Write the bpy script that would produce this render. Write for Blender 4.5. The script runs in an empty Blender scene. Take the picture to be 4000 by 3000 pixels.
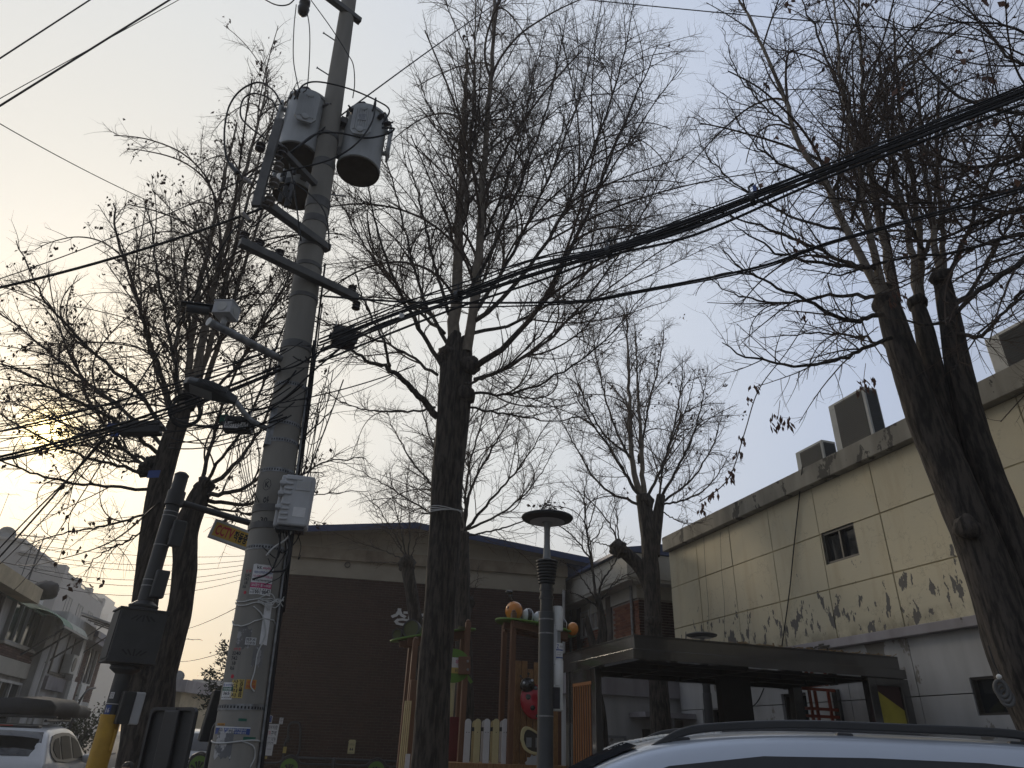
import bpy, math, random
import numpy as np
from mathutils import Vector, Matrix, noise as mnoise

random.seed(7)
SC = bpy.context.scene
COL = SC.collection
PI = math.pi

# ------------------------------------------------------------------ camera
FPX = 2670.0
SS = 4000 / 2212.0
_U = Vector((190.0, 5060.0, -FPX)).normalized()
_F = Vector((0, 0, -1.0))
_Y = (_F - _F.dot(_U) * _U).normalized()
_X = _Y.cross(_U)
ROT = Matrix((_X, _Y, _U))
CAM = Vector((0, 0, 1.5))
cam_data = bpy.data.cameras.new('camera')
cam = bpy.data.objects.new('camera', cam_data)
COL.objects.link(cam)
cam.matrix_world = Matrix.Translation(CAM) @ ROT.to_4x4()
cam_data.sensor_width = 36.0
cam_data.lens = FPX / 4000.0 * 36.0
cam_data.clip_start = 0.05
cam_data.clip_end = 3000
SC.camera = cam

# ------------------------------------------------------------------ light
SUN_AZ, SUN_EL = math.radians(-36.0), math.radians(18.4)
SUN_DIR = Vector((math.sin(SUN_AZ) * math.cos(SUN_EL), math.cos(SUN_AZ) * math.cos(SUN_EL), math.sin(SUN_EL)))
world = bpy.data.worlds.new('World')
SC.world = world
world.use_nodes = True
wn, wl = world.node_tree.nodes, world.node_tree.links
wn.clear()
w_out = wn.new('ShaderNodeOutputWorld')
w_bg = wn.new('ShaderNodeBackground')
w_sky = wn.new('ShaderNodeTexSky')
w_sky.sky_type = 'NISHITA'
w_sky.sun_disc = False
w_sky.sun_elevation = SUN_EL
w_sky.sun_rotation = SUN_AZ
w_sky.altitude = 50
w_sky.air_density = 1.0
w_sky.dust_density = 2.2
w_sky.ozone_density = 1.6
w_bg.inputs['Strength'].default_value = 0.15
# thin high winter veil over the Nishita sky: brightest round the veiled sun, warm towards the horizon
w_tc = wn.new('ShaderNodeTexCoord')
w_dot = wn.new('ShaderNodeVectorMath'); w_dot.operation = 'DOT_PRODUCT'
w_dot.inputs[1].default_value = SUN_DIR
wl.new(w_tc.outputs['Generated'], w_dot.inputs[0])
w_mr = wn.new('ShaderNodeMapRange'); w_mr.inputs['From Min'].default_value = -1.0
wl.new(w_dot.outputs['Value'], w_mr.inputs['Value'])
w_r = wn.new('ShaderNodeValToRGB')
wl.new(w_mr.outputs[0], w_r.inputs[0])
cr = w_r.color_ramp
VEIL = ((0.0, (0.16, 0.175, 0.21)), (0.5, (0.26, 0.295, 0.37)), (0.74, (0.49, 0.56, 0.71)), (0.85, (0.62, 0.665, 0.74)), (0.93, (0.73, 0.735, 0.71)), (0.985, (0.79, 0.75, 0.655)), (1.0, (0.80, 0.72, 0.55)))
cr.elements[0].position, cr.elements[0].color = VEIL[0][0], (*VEIL[0][1], 1)
cr.elements[1].position, cr.elements[1].color = VEIL[-1][0], (*VEIL[-1][1], 1)
for p_, c_ in VEIL[1:-1]:
    e_ = cr.elements.new(p_); e_.color = (*c_, 1)
w_sep = wn.new('ShaderNodeSeparateXYZ'); wl.new(w_tc.outputs['Generated'], w_sep.inputs[0])
w_h = wn.new('ShaderNodeValToRGB'); wl.new(w_sep.outputs['Z'], w_h.inputs[0])
w_h.color_ramp.elements[0].position = 0.0; w_h.color_ramp.elements[0].color = (0.93, 0.74, 0.52, 1)
w_h.color_ramp.elements[1].position = 0.30; w_h.color_ramp.elements[1].color = (1, 1, 1, 1)
e_ = w_h.color_ramp.elements.new(0.13); e_.color = (0.98, 0.88, 0.73, 1)
def _vm(op, a, b):
    n = wn.new('ShaderNodeVectorMath'); n.operation = op
    wl.new(a, n.inputs[0])
    if isinstance(b, tuple): n.inputs[1].default_value = b
    else: wl.new(b, n.inputs[1])
    return n.outputs[0]
def _sc(fac, col):
    n = wn.new('ShaderNodeVectorMath'); n.operation = 'SCALE'
    n.inputs[0].default_value = col
    wl.new(fac, n.inputs['Scale'])
    return n.outputs[0]
w_max = wn.new('ShaderNodeMath'); w_max.operation = 'MAXIMUM'; w_max.inputs[1].default_value = 0.0
wl.new(w_dot.outputs['Value'], w_max.inputs[0])
def _pow(e):
    n = wn.new('ShaderNodeMath'); n.operation = 'POWER'; n.inputs[1].default_value = e
    wl.new(w_max.outputs[0], n.inputs[0]); return n.outputs[0]
VEIL_GAIN = 6.8
veil = _vm('MULTIPLY', _vm('MULTIPLY', w_r.outputs[0], w_h.outputs[0]), (VEIL_GAIN,) * 3)
sky_part = _vm('MULTIPLY', w_sky.outputs[0], (0.14, 0.14, 0.14))
tot = _vm('ADD', veil, sky_part)
tot = _vm('ADD', tot, _sc(_pow(5200.0), (60, 45, 17)))      # the sun's veiled disc
tot = _vm('ADD', tot, _sc(_pow(700.0), (2.4, 1.7, 0.5)))
wl.new(tot, w_bg.inputs['Color'])
wl.new(w_bg.outputs[0], w_out.inputs[0])

sun_data = bpy.data.lights.new('sun', 'SUN')
sun_data.energy = 1.5
sun_data.angle = math.radians(10)
sun_data.color = (1.0, 0.86, 0.68)
sun = bpy.data.objects.new('sun', sun_data)
COL.objects.link(sun)
sun.location = SUN_DIR * 60
sun.rotation_euler = (-SUN_DIR).to_track_quat('-Z', 'Y').to_euler()

vs = SC.view_settings
SC.display_settings.display_device = 'sRGB'
vs.view_transform = 'Standard'
vs.look = 'None'
vs.gamma = 1.0
vs.exposure = 0.0
vs.use_curve_mapping = False
SC.cycles.use_denoising = True
SC.cycles.max_bounces = 6
SC.cycles.volume_bounces = 0

# ------------------------------------------------------------------ helpers
def ray(x, y):
    return ROT @ Vector((x * SS - 2000, 1500 - y * SS, -FPX))
def P(x, y, Y):
    d = ray(x, y)
    return CAM + d * (Y / d.y)
def PZ(x, y, z):
    d = ray(x, y)
    return CAM + d * ((z - CAM.z) / d.z)
def PL(x, y, p0, n):
    d = ray(x, y)
    return CAM + d * ((p0 - CAM).dot(n) / d.dot(n))
def V(*a):
    return Vector(a)
UP = Vector((0, 0, 1))

def new_mesh(name, verts, faces, mats, mi=None, smooth=False):
    me = bpy.data.meshes.new(name)
    me.from_pydata([tuple(v) for v in verts], [], faces)
    for m in (mats if isinstance(mats, (list, tuple)) else [mats]):
        me.materials.append(m)
    if mi is not None:
        me.polygons.foreach_set('material_index', mi)
    if smooth:
        me.polygons.foreach_set('use_smooth', [True] * len(me.polygons))
    me.update()
    return me

def link(name, me, parent=None):
    o = bpy.data.objects.new(name, me)
    COL.objects.link(o)
    if parent is not None:
        o.parent = parent
        off = parent.location if parent.parent is None else Vector((0, 0, 0))   # parts themselves sit at the world origin
        o.matrix_parent_inverse = Matrix.Translation(-off)
    return o

def thing(name, label, cat, loc=(0, 0, 0), group=None):
    o = bpy.data.objects.new(name, None)
    o.empty_display_size = 0.2
    COL.objects.link(o)
    o.location = loc
    o['label'] = label; o['category'] = cat
    if group: o['group'] = group
    return o
def tag(o, label=None, cat=None, group=None, kind=None):
    if label: o['label'] = label
    if cat: o['category'] = cat
    if group: o['group'] = group
    if kind: o['kind'] = kind
    return o

class MB:
    """collects shapes into one mesh"""
    def __init__(s):
        s.v, s.f, s.m, s.cur = [], [], [], 0
    def add(s, vs_, fs):
        b = len(s.v)
        s.v += [Vector(p) for p in vs_]
        for f in fs:
            s.f.append(tuple(i + b for i in f)); s.m.append(s.cur)
        return s
    def box(s, c, size, ax=None, ay=None, az=None):
        c = Vector(c)
        ax = Vector(ax).normalized() if ax is not None else Vector((1, 0, 0))
        az = Vector(az).normalized() if az is not None else None
        if ay is None:
            az = az or UP
            ay = az.cross(ax).normalized()
        else:
            ay = Vector(ay).normalized()
        if az is None: az = ax.cross(ay).normalized()
        hx, hy, hz = size[0] / 2, size[1] / 2, size[2] / 2
        vs_ = [c + ax * (hx * i) + ay * (hy * j) + az * (hz * k) for k in (-1, 1) for j in (-1, 1) for i in (-1, 1)]
        return s.add(vs_, [(0, 2, 3, 1), (4, 5, 7, 6), (0, 1, 5, 4), (2, 6, 7, 3), (0, 4, 6, 2), (1, 3, 7, 5)])
    def bar(s, a, b, w, h, up=UP):
        a, b = Vector(a), Vector(b)
        d = b - a
        L = d.length
        d.normalize()
        side = d.cross(Vector(up))
        if side.length < 1e-4: side = d.cross(Vector((1, 0, 0)))
        side.normalize()
        u = side.cross(d).normalized()
        return s.box((a + b) / 2, (L, w, h), d, side, u)
    def tube(s, pts, rad, n=8, caps=True):
        pts = [Vector(p) for p in pts]
        if not hasattr(rad, '__len__'): rad = [rad] * len(pts)
        b = []
        t0 = (pts[1] - pts[0]).normalized()
        ref = Vector((0, 0, 1)) if abs(t0.z) < 0.9 else Vector((1, 0, 0))
        nx = (ref - t0 * ref.dot(t0)).normalized()
        for i, p in enumerate(pts):
            a = pts[max(i - 1, 0)]; c = pts[min(i + 1, len(pts) - 1)]
            t = (c - a).normalized()
            nx = (nx - t * nx.dot(t)).normalized()
            ny = t.cross(nx)
            for k in range(n):
                an = 2 * PI * k / n
                b.append(p + (nx * math.cos(an) + ny * math.sin(an)) * rad[i])
        fs = []
        for i in range(len(pts) - 1):
            for k in range(n):
                k2 = (k + 1) % n
                fs.append((i * n + k, i * n + k2, (i + 1) * n + k2, (i + 1) * n + k))
        if caps:
            fs.append(tuple(range(n - 1, -1, -1)))
            fs.append(tuple((len(pts) - 1) * n + k for k in range(n)))
        return s.add(b, fs)
    def lathe(s, prof, org, axis=UP, n=24, close=True):
        """prof: list of (r, h) along axis from org"""
        org = Vector(org); axis = Vector(axis).normalized()
        ref = Vector((1, 0, 0)) if abs(axis.x) < 0.9 else Vector((0, 1, 0))
        nx = (ref - axis * ref.dot(axis)).normalized(); ny = axis.cross(nx)
        b, fs = [], []
        for r, h in prof:
            for k in range(n):
                an = 2 * PI * k / n
                b.append(org + axis * h + (nx * math.cos(an) + ny * math.sin(an)) * r)
        for i in range(len(prof) - 1):
            for k in range(n):
                k2 = (k + 1) % n
                fs.append((i * n + k, i * n + k2, (i + 1) * n + k2, (i + 1) * n + k))
        if close:
            if prof[0][0] > 1e-4: fs.append(tuple(range(n - 1, -1, -1)))
            if prof[-1][0] > 1e-4: fs.append(tuple((len(prof) - 1) * n + k for k in range(n)))
        return s.add(b, fs)
    def prism(s, poly, o, ux, uy, depth):
        """polygon (2D) in the frame o,ux,uy, extruded along ux x uy by depth"""
        o, ux, uy = Vector(o), Vector(ux), Vector(uy)
        nz = ux.cross(uy).normalized() * depth
        n = len(poly)
        a = [o + ux * x + uy * y for x, y in poly]
        b = [p + nz for p in a]
        fs = [tuple(range(n - 1, -1, -1)), tuple(range(n, 2 * n))]
        fs += [(i, (i + 1) % n, n + (i + 1) % n, n + i) for i in range(n)]
        return s.add(a + b, fs)
    def sphere(s, c, r, n=20, m=12, sc=(1, 1, 1), frame=None):
        c = Vector(c)
        fx, fy, fz = frame if frame else (Vector((1, 0, 0)), Vector((0, 1, 0)), UP)
        b, fs = [], []
        for i in range(m + 1):
            th = PI * i / m
            for k in range(n):
                ph = 2 * PI * k / n
                b.append(c + fx * (r * sc[0] * math.sin(th) * math.cos(ph)) + fy * (r * sc[1] * math.sin(th) * math.sin(ph)) + fz * (r * sc[2] * math.cos(th)))
        for i in range(m):
            for k in range(n):
                k2 = (k + 1) % n
                fs.append((i * n + k, (i + 1) * n + k, (i + 1) * n + k2, i * n + k2))
        return s.add(b, fs)
    def build(s, name, mats, parent=None, smooth=False, bevel=0.0, autosmooth=None):
        me = new_mesh(name, s.v, s.f, mats, s.m if isinstance(mats, (list, tuple)) else None, smooth)
        o = link(name, me, parent)
        if bevel:
            md = o.modifiers.new('edge', 'BEVEL')
            md.width = bevel; md.segments = 2; md.limit_method = 'ANGLE'; md.angle_limit = math.radians(40)
        if autosmooth:
            try:
                me.set_sharp_from_angle(angle=math.radians(autosmooth))
            except Exception:
                pass
        return o

def catmull(pts, per=8):
    pts = [Vector(p) for p in pts]
    if len(pts) < 3: 
        return [pts[0].lerp(pts[1], i / per) for i in range(per + 1)]
    q = [pts[0] * 2 - pts[1]] + pts + [pts[-1] * 2 - pts[-2]]
    out = []
    for i in range(1, len(q) - 2):
        a, b, c, d = q[i - 1], q[i], q[i + 1], q[i + 2]
        for k in range(per):
            t = k / per
            out.append(0.5 * ((2 * b) + (c - a) * t + (2 * a - 5 * b + 4 * c - d) * t * t + (3 * b - a - 3 * c + d) * t ** 3))
    out.append(pts[-1])
    return out

# ------------------------------------------------------------------ materials
def nodes_of(name):
    m = bpy.data.materials.new(name)
    m.use_nodes = True
    nt = m.node_tree
    return m, nt.nodes, nt.links, nt.nodes['Principled BSDF']

def mat(name, col, rough=0.6, metal=0.0, col2=None, nscale=4.0, amt=0.5, bump=0.0, bscale=30.0, stretch=(1, 1, 1), spec=0.5, coat=0.0, lo=0.35, hi=0.7, detail=6.0):
    m, N, L, b = nodes_of(name)
    b.inputs['Roughness'].default_value = rough
    b.inputs['Metallic'].default_value = metal
    b.inputs['Specular IOR Level'].default_value = spec
    b.inputs['Coat Weight'].default_value = coat
    b.inputs['Coat Roughness'].default_value = 0.08
    b.inputs['Base Color'].default_value = (*col, 1)
    geo = N.new('ShaderNodeNewGeometry')
    mp = N.new('ShaderNodeMapping')
    mp.inputs['Scale'].default_value = stretch
    L.new(geo.outputs['Position'], mp.inputs[0])
    if col2 is None:
        col2 = tuple(c * 0.78 for c in col)
    nz = N.new('ShaderNodeTexNoise')
    nz.inputs['Scale'].default_value = nscale
    nz.inputs['Detail'].default_value = detail
    nz.inputs['Roughness'].default_value = 0.62
    L.new(mp.outputs[0], nz.inputs['Vector'])
    mr = N.new('ShaderNodeMapRange')
    mr.inputs['From Min'].default_value = lo; mr.inputs['From Max'].default_value = hi
    mr.inputs['To Max'].default_value = amt * 2 if amt < 0.5 else 1.0
    L.new(nz.outputs['Fac'], mr.inputs['Value'])
    mx = N.new('ShaderNodeMixRGB')
    mx.inputs[1].default_value = (*col, 1); mx.inputs[2].default_value = (*col2, 1)
    L.new(mr.outputs[0], mx.inputs[0])
    L.new(mx.outputs[0], b.inputs['Base Color'])
    if bump:
        n2 = N.new('ShaderNodeTexNoise')
        n2.inputs['Scale'].default_value = bscale
        n2.inputs['Detail'].default_value = 5
        L.new(mp.outputs[0], n2.inputs['Vector'])
        bp = N.new('ShaderNodeBump')
        bp.inputs['Strength'].default_value = bump
        bp.inputs['Distance'].default_value = 0.02
        L.new(n2.outputs['Fac'], bp.inputs['Height'])
        L.new(bp.outputs[0], b.inputs['Normal'])
    return m

M = {}
M['bark'] = mat('bark', (0.072, 0.06, 0.05), 0.95, col2=(0.017, 0.0145, 0.0125), nscale=24, stretch=(1, 1, 0.17), bump=1.0, bscale=34, lo=0.42, hi=0.58)
M['bark_pale'] = mat('bark_pale', (0.25, 0.215, 0.17), 0.9, col2=(0.13, 0.108, 0.083), nscale=10, stretch=(1, 1, 0.6), bump=0.5, bscale=40)
M['twig'] = mat('twig', (0.085, 0.06, 0.045), 0.9, col2=(0.05, 0.036, 0.028), nscale=6)
M['twig_pale'] = mat('twig_pale', (0.12, 0.093, 0.07), 0.9, col2=(0.07, 0.052, 0.04), nscale=6)
M['dead_leaf'] = mat('dead_leaf', (0.10, 0.05, 0.028), 0.8, col2=(0.045, 0.026, 0.018), nscale=20)
M['leaf_brown'] = mat('leaf_brown', (0.16, 0.08, 0.05), 0.8, col2=(0.08, 0.035, 0.025), nscale=20)
M['steel_dark'] = mat('steel_dark', (0.055, 0.058, 0.062), 0.5, 0.2, nscale=6)
M['steel_galv'] = mat('steel_galv', (0.33, 0.34, 0.35), 0.5, 0.6, col2=(0.14, 0.14, 0.14), nscale=14)
M['cross_steel'] = mat('cross_steel', (0.13, 0.128, 0.122), 0.6, 0.2, col2=(0.085, 0.083, 0.08), nscale=8)
M['cable'] = mat('cable', (0.018, 0.018, 0.02), 0.6, spec=0.3)
M['cable_white'] = mat('cable_white', (0.55, 0.55, 0.53), 0.6)
M['black_plastic'] = mat('black_plastic', (0.028, 0.029, 0.031), 0.5, nscale=20)
M['porcelain'] = mat('porcelain', (0.22, 0.2, 0.18), 0.3, col2=(0.14, 0.12, 0.1), nscale=12)
M['porcelain_dark'] = mat('porcelain_dark', (0.06, 0.05, 0.05), 0.3)
M['transformer'] = mat('transformer_paint', (0.42, 0.44, 0.45), 0.5, col2=(0.33, 0.34, 0.34), nscale=5, stretch=(1, 1, 0.3), bump=0.05)
M['transformer_low'] = mat('transformer_base', (0.10, 0.085, 0.065), 0.8, col2=(0.07, 0.06, 0.045), nscale=8)
M['box_grey'] = mat('box_grey', (0.48, 0.49, 0.5), 0.55, col2=(0.4, 0.4, 0.4), nscale=6, stretch=(1, 1, 0.4))
M['white'] = mat('white_paint', (0.72, 0.72, 0.70), 0.5, col2=(0.6, 0.6, 0.57), nscale=8)
M['paper'] = mat('paper', (0.72, 0.72, 0.72), 0.8, col2=(0.6, 0.59, 0.57), nscale=12)
M['ink'] = mat('ink_black', (0.02, 0.02, 0.025), 0.7)
M['ink_red'] = mat('ink_red', (0.5, 0.03, 0.05), 0.6)
M['ink_magenta'] = mat('ink_magenta', (0.5, 0.03, 0.15), 0.6)
M['ink_blue'] = mat('ink_blue', (0.04, 0.08, 0.28), 0.5)
M['ink_grey'] = mat('ink_grey', (0.3, 0.3, 0.3), 0.7)
M['ink_white'] = mat('ink_white', (0.75, 0.75, 0.75), 0.6)
M['ink_green'] = mat('ink_green', (0.02, 0.12, 0.08), 0.6)
M['yellow'] = mat('yellow_paint', (0.55, 0.32, 0.03), 0.5, col2=(0.42, 0.24, 0.03), nscale=7)
M['sign_yellow'] = mat('sign_yellow', (0.6, 0.38, 0.05), 0.45, col2=(0.5, 0.32, 0.05))
M['sticker_yellow'] = mat('sticker_yellow', (0.55, 0.42, 0.12), 0.7)
M['sticker_orange'] = mat('sticker_orange', (0.5, 0.25, 0.05), 0.7)
M['navy'] = mat('navy_roof', (0.03, 0.06, 0.16), 0.5, col2=(0.025, 0.045, 0.12), nscale=3)
M['mortar'] = mat('mortar', (0.145, 0.12, 0.10), 0.95, col2=(0.07, 0.06, 0.05), nscale=6)
M['mortar_pale'] = mat('mortar_pale', (0.30, 0.26, 0.22), 0.95, col2=(0.2, 0.17, 0.15), nscale=6)
M['band'] = mat('band_plaster', (0.40, 0.36, 0.28), 0.9, col2=(0.31, 0.275, 0.21), nscale=1.2, stretch=(1, 1, 1.5), bump=0.1)
M['band_stain'] = mat('band_stained', (0.34, 0.29, 0.21), 0.9, col2=(0.17, 0.13, 0.09), nscale=2.2, stretch=(1, 1, 0.8), bump=0.15)
M['white_band'] = mat('white_band', (0.5, 0.48, 0.42), 0.9, col2=(0.4, 0.38, 0.33), nscale=1.5)
M['glass'] = mat('dark_glass', (0.02, 0.024, 0.028), 0.05, spec=0.8)
M['glass_green'] = mat('green_glass', (0.02, 0.05, 0.043), 0.12, spec=0.6)
M['glass_car'] = mat('car_glass', (0.012, 0.015, 0.02), 0.06, spec=0.0, coat=0.1)
M['frame_dark'] = mat('frame_dark', (0.05, 0.045, 0.04), 0.4)
M['frame_white'] = mat('frame_white', (0.55, 0.55, 0.54), 0.5)
M['frame_grey'] = mat('frame_grey', (0.25, 0.26, 0.26), 0.5)
M['pavilion'] = mat('pavilion_metal', (0.034, 0.034, 0.035), 0.2, 0.0, col2=(0.028, 0.028, 0.028), nscale=3, coat=1.0, spec=0.9)
M['pavilion_under'] = mat('pavilion_underside', (0.03, 0.028, 0.027), 0.7)
M['wood_slat'] = mat('wood_slat', (0.42, 0.18, 0.06), 0.55, col2=(0.3, 0.12, 0.04), nscale=8, stretch=(6, 6, 0.6))
M['red_lattice'] = mat('red_lattice', (0.28, 0.05, 0.02), 0.55)
M['maroon'] = mat('maroon_panel', (0.055, 0.022, 0.022), 0.6)
M['olive_yellow'] = mat('yellow_panel', (0.42, 0.36, 0.05), 0.6)
M['post_brown'] = mat('post_brown', (0.17, 0.078, 0.038), 0.55, col2=(0.13, 0.06, 0.03), nscale=3, stretch=(4, 4, 0.5))
M['plank'] = mat('plank_wood', (0.36, 0.2, 0.08), 0.6, col2=(0.18, 0.085, 0.03), nscale=14, stretch=(6, 6, 0.8))
M['leaf_green'] = mat('play_green', (0.12, 0.26, 0.03), 0.5)
M['olive_play'] = mat('play_olive', (0.07, 0.085, 0.018), 0.55)
M['cream'] = mat('cream_board', (0.6, 0.53, 0.28), 0.5, col2=(0.53, 0.46, 0.24))
M['picket_white'] = mat('picket_white', (0.68, 0.69, 0.70), 0.5, col2=(0.6, 0.6, 0.6))
M['orange_ball'] = mat('orange_ball', (0.72, 0.25, 0.025), 0.25, coat=0.3)
M['white_ball'] = mat('white_ball', (0.7, 0.73, 0.76), 0.25, coat=0.3)
M['black_ball'] = mat('black_gloss', (0.01, 0.01, 0.012), 0.2, coat=0.4)
M['ladybug_red'] = mat('ladybug_red', (0.42, 0.012, 0.03), 0.22, coat=0.4)
M['maroon_bar'] = mat('maroon_bar', (0.16, 0.015, 0.02), 0.5)
M['car_silver'] = mat('car_silver', (0.50, 0.54, 0.60), 0.30, 0.55, col2=(0.48, 0.52, 0.58), coat=0.6)
M['car_white'] = mat('car_white', (0.66, 0.67, 0.68), 0.35, 0.0, col2=(0.62, 0.63, 0.64), coat=0.5)
M['black_trim'] = mat('black_trim', (0.03, 0.031, 0.034), 0.42)
M['rubber'] = mat('rubber', (0.02, 0.02, 0.02), 0.8)
M['tarp'] = mat('tarp', (0.032, 0.032, 0.034), 0.8, col2=(0.022, 0.022, 0.023), nscale=8, bump=0.35, bscale=8)
M['red_light'] = mat('red_lens', (0.4, 0.02, 0.02), 0.2)
M['rim'] = mat('wheel_rim', (0.45, 0.46, 0.48), 0.35, 0.8)
M['concrete_house'] = mat('house_render', (0.55, 0.55, 0.54), 0.9, col2=(0.33, 0.325, 0.31), nscale=2.2, stretch=(1, 1, 0.35), bump=0.1)
M['house_cream'] = mat('house_cream', (0.55, 0.46, 0.3), 0.9, col2=(0.36, 0.3, 0.2), nscale=2)
M['far_wall'] = mat('far_wall', (0.45, 0.43, 0.41), 0.9, col2=(0.39, 0.37, 0.35), nscale=0.5)
M['far_wall2'] = mat('far_wall2', (0.40, 0.41, 0.41), 0.9, col2=(0.36, 0.36, 0.36), nscale=0.3)
M['awning'] = mat('awning_green', (0.03, 0.16, 0.09), 0.4, col2=(0.02, 0.1, 0.06))
M['awning_pale'] = mat('awning_pale', (0.34, 0.36, 0.3), 0.5, col2=(0.22, 0.24, 0.2))
M['asphalt'] = mat('asphalt', (0.052, 0.052, 0.053), 0.95, col2=(0.04, 0.04, 0.04), nscale=3, bump=0.3, bscale=120)
M['paving'] = mat('paving', (0.22, 0.2, 0.18), 0.9, col2=(0.16, 0.145, 0.13), nscale=3, bump=0.2, bscale=60)
M['kerb'] = mat('kerb_granite', (0.32, 0.31, 0.3), 0.85, nscale=30)
M['earth'] = mat('earth', (0.12, 0.1, 0.075), 0.95, col2=(0.08, 0.065, 0.05), nscale=1)
M['play_floor'] = mat('play_floor', (0.2, 0.09, 0.06), 0.95, col2=(0.15, 0.07, 0.05), nscale=60)
M['line_white'] = mat('line_white', (0.7, 0.7, 0.68), 0.8, col2=(0.45, 0.45, 0.44), nscale=6)
M['leaf_dark'] = mat('evergreen', (0.028, 0.042, 0.02), 0.7, col2=(0.018, 0.026, 0.014), nscale=10)
M['shrub'] = mat('shrub_leaf', (0.055, 0.07, 0.035), 0.7, col2=(0.035, 0.045, 0.022), nscale=10)
M['skin'] = mat('skin', (0.5, 0.33, 0.25), 0.6)
M['hair'] = mat('hair', (0.02, 0.016, 0.013), 0.6)
M['cloth'] = mat('cloth_grey', (0.35, 0.34, 0.33), 0.9)
M['cloth_dark'] = mat('cloth_dark', (0.04, 0.04, 0.05), 0.9)
M['foil'] = mat('plastic_bag', (0.08, 0.085, 0.1), 0.25, bump=0.6, bscale=20)
M['louvre'] = mat('louvre', (0.022, 0.026, 0.028), 0.5)
M['ac_shell'] = mat('ac_shell', (0.5, 0.5, 0.47), 0.6, col2=(0.4, 0.4, 0.37), nscale=4)
M['hose'] = mat('hose_grey', (0.1, 0.1, 0.098), 0.7)
M['dry_litter'] = mat('dry_litter', (0.3, 0.2, 0.1), 0.9)

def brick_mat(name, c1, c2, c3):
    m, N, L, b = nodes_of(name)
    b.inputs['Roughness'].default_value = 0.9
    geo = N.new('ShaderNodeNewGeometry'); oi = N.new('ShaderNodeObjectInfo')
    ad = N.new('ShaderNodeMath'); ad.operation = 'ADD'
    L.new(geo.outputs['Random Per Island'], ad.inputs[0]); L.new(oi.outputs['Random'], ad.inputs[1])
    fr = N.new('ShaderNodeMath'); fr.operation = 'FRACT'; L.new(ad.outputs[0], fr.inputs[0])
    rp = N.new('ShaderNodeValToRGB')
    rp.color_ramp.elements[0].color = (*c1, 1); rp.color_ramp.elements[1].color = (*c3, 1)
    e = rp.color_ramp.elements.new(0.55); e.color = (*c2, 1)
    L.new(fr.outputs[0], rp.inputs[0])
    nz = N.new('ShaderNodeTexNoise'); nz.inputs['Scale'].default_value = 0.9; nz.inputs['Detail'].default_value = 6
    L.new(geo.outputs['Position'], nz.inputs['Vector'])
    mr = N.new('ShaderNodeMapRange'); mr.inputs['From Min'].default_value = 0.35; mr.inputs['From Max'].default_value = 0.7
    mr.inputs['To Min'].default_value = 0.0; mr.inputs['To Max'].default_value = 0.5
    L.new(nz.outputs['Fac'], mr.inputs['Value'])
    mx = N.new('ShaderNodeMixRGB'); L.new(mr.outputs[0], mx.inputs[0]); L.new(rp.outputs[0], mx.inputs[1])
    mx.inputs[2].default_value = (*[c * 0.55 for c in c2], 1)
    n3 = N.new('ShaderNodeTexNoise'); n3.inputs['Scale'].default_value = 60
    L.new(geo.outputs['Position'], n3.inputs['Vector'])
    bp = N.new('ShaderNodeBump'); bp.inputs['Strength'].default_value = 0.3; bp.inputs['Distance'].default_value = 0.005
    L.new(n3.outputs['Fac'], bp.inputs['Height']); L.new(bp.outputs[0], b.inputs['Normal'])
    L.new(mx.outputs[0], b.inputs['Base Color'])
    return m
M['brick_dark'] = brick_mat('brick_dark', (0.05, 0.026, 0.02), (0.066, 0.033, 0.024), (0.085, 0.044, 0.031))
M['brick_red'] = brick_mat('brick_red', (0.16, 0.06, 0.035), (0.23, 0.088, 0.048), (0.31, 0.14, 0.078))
M['brick_house'] = brick_mat('brick_house', (0.09, 0.05, 0.04), (0.13, 0.07, 0.055), (0.19, 0.11, 0.09))

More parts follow.
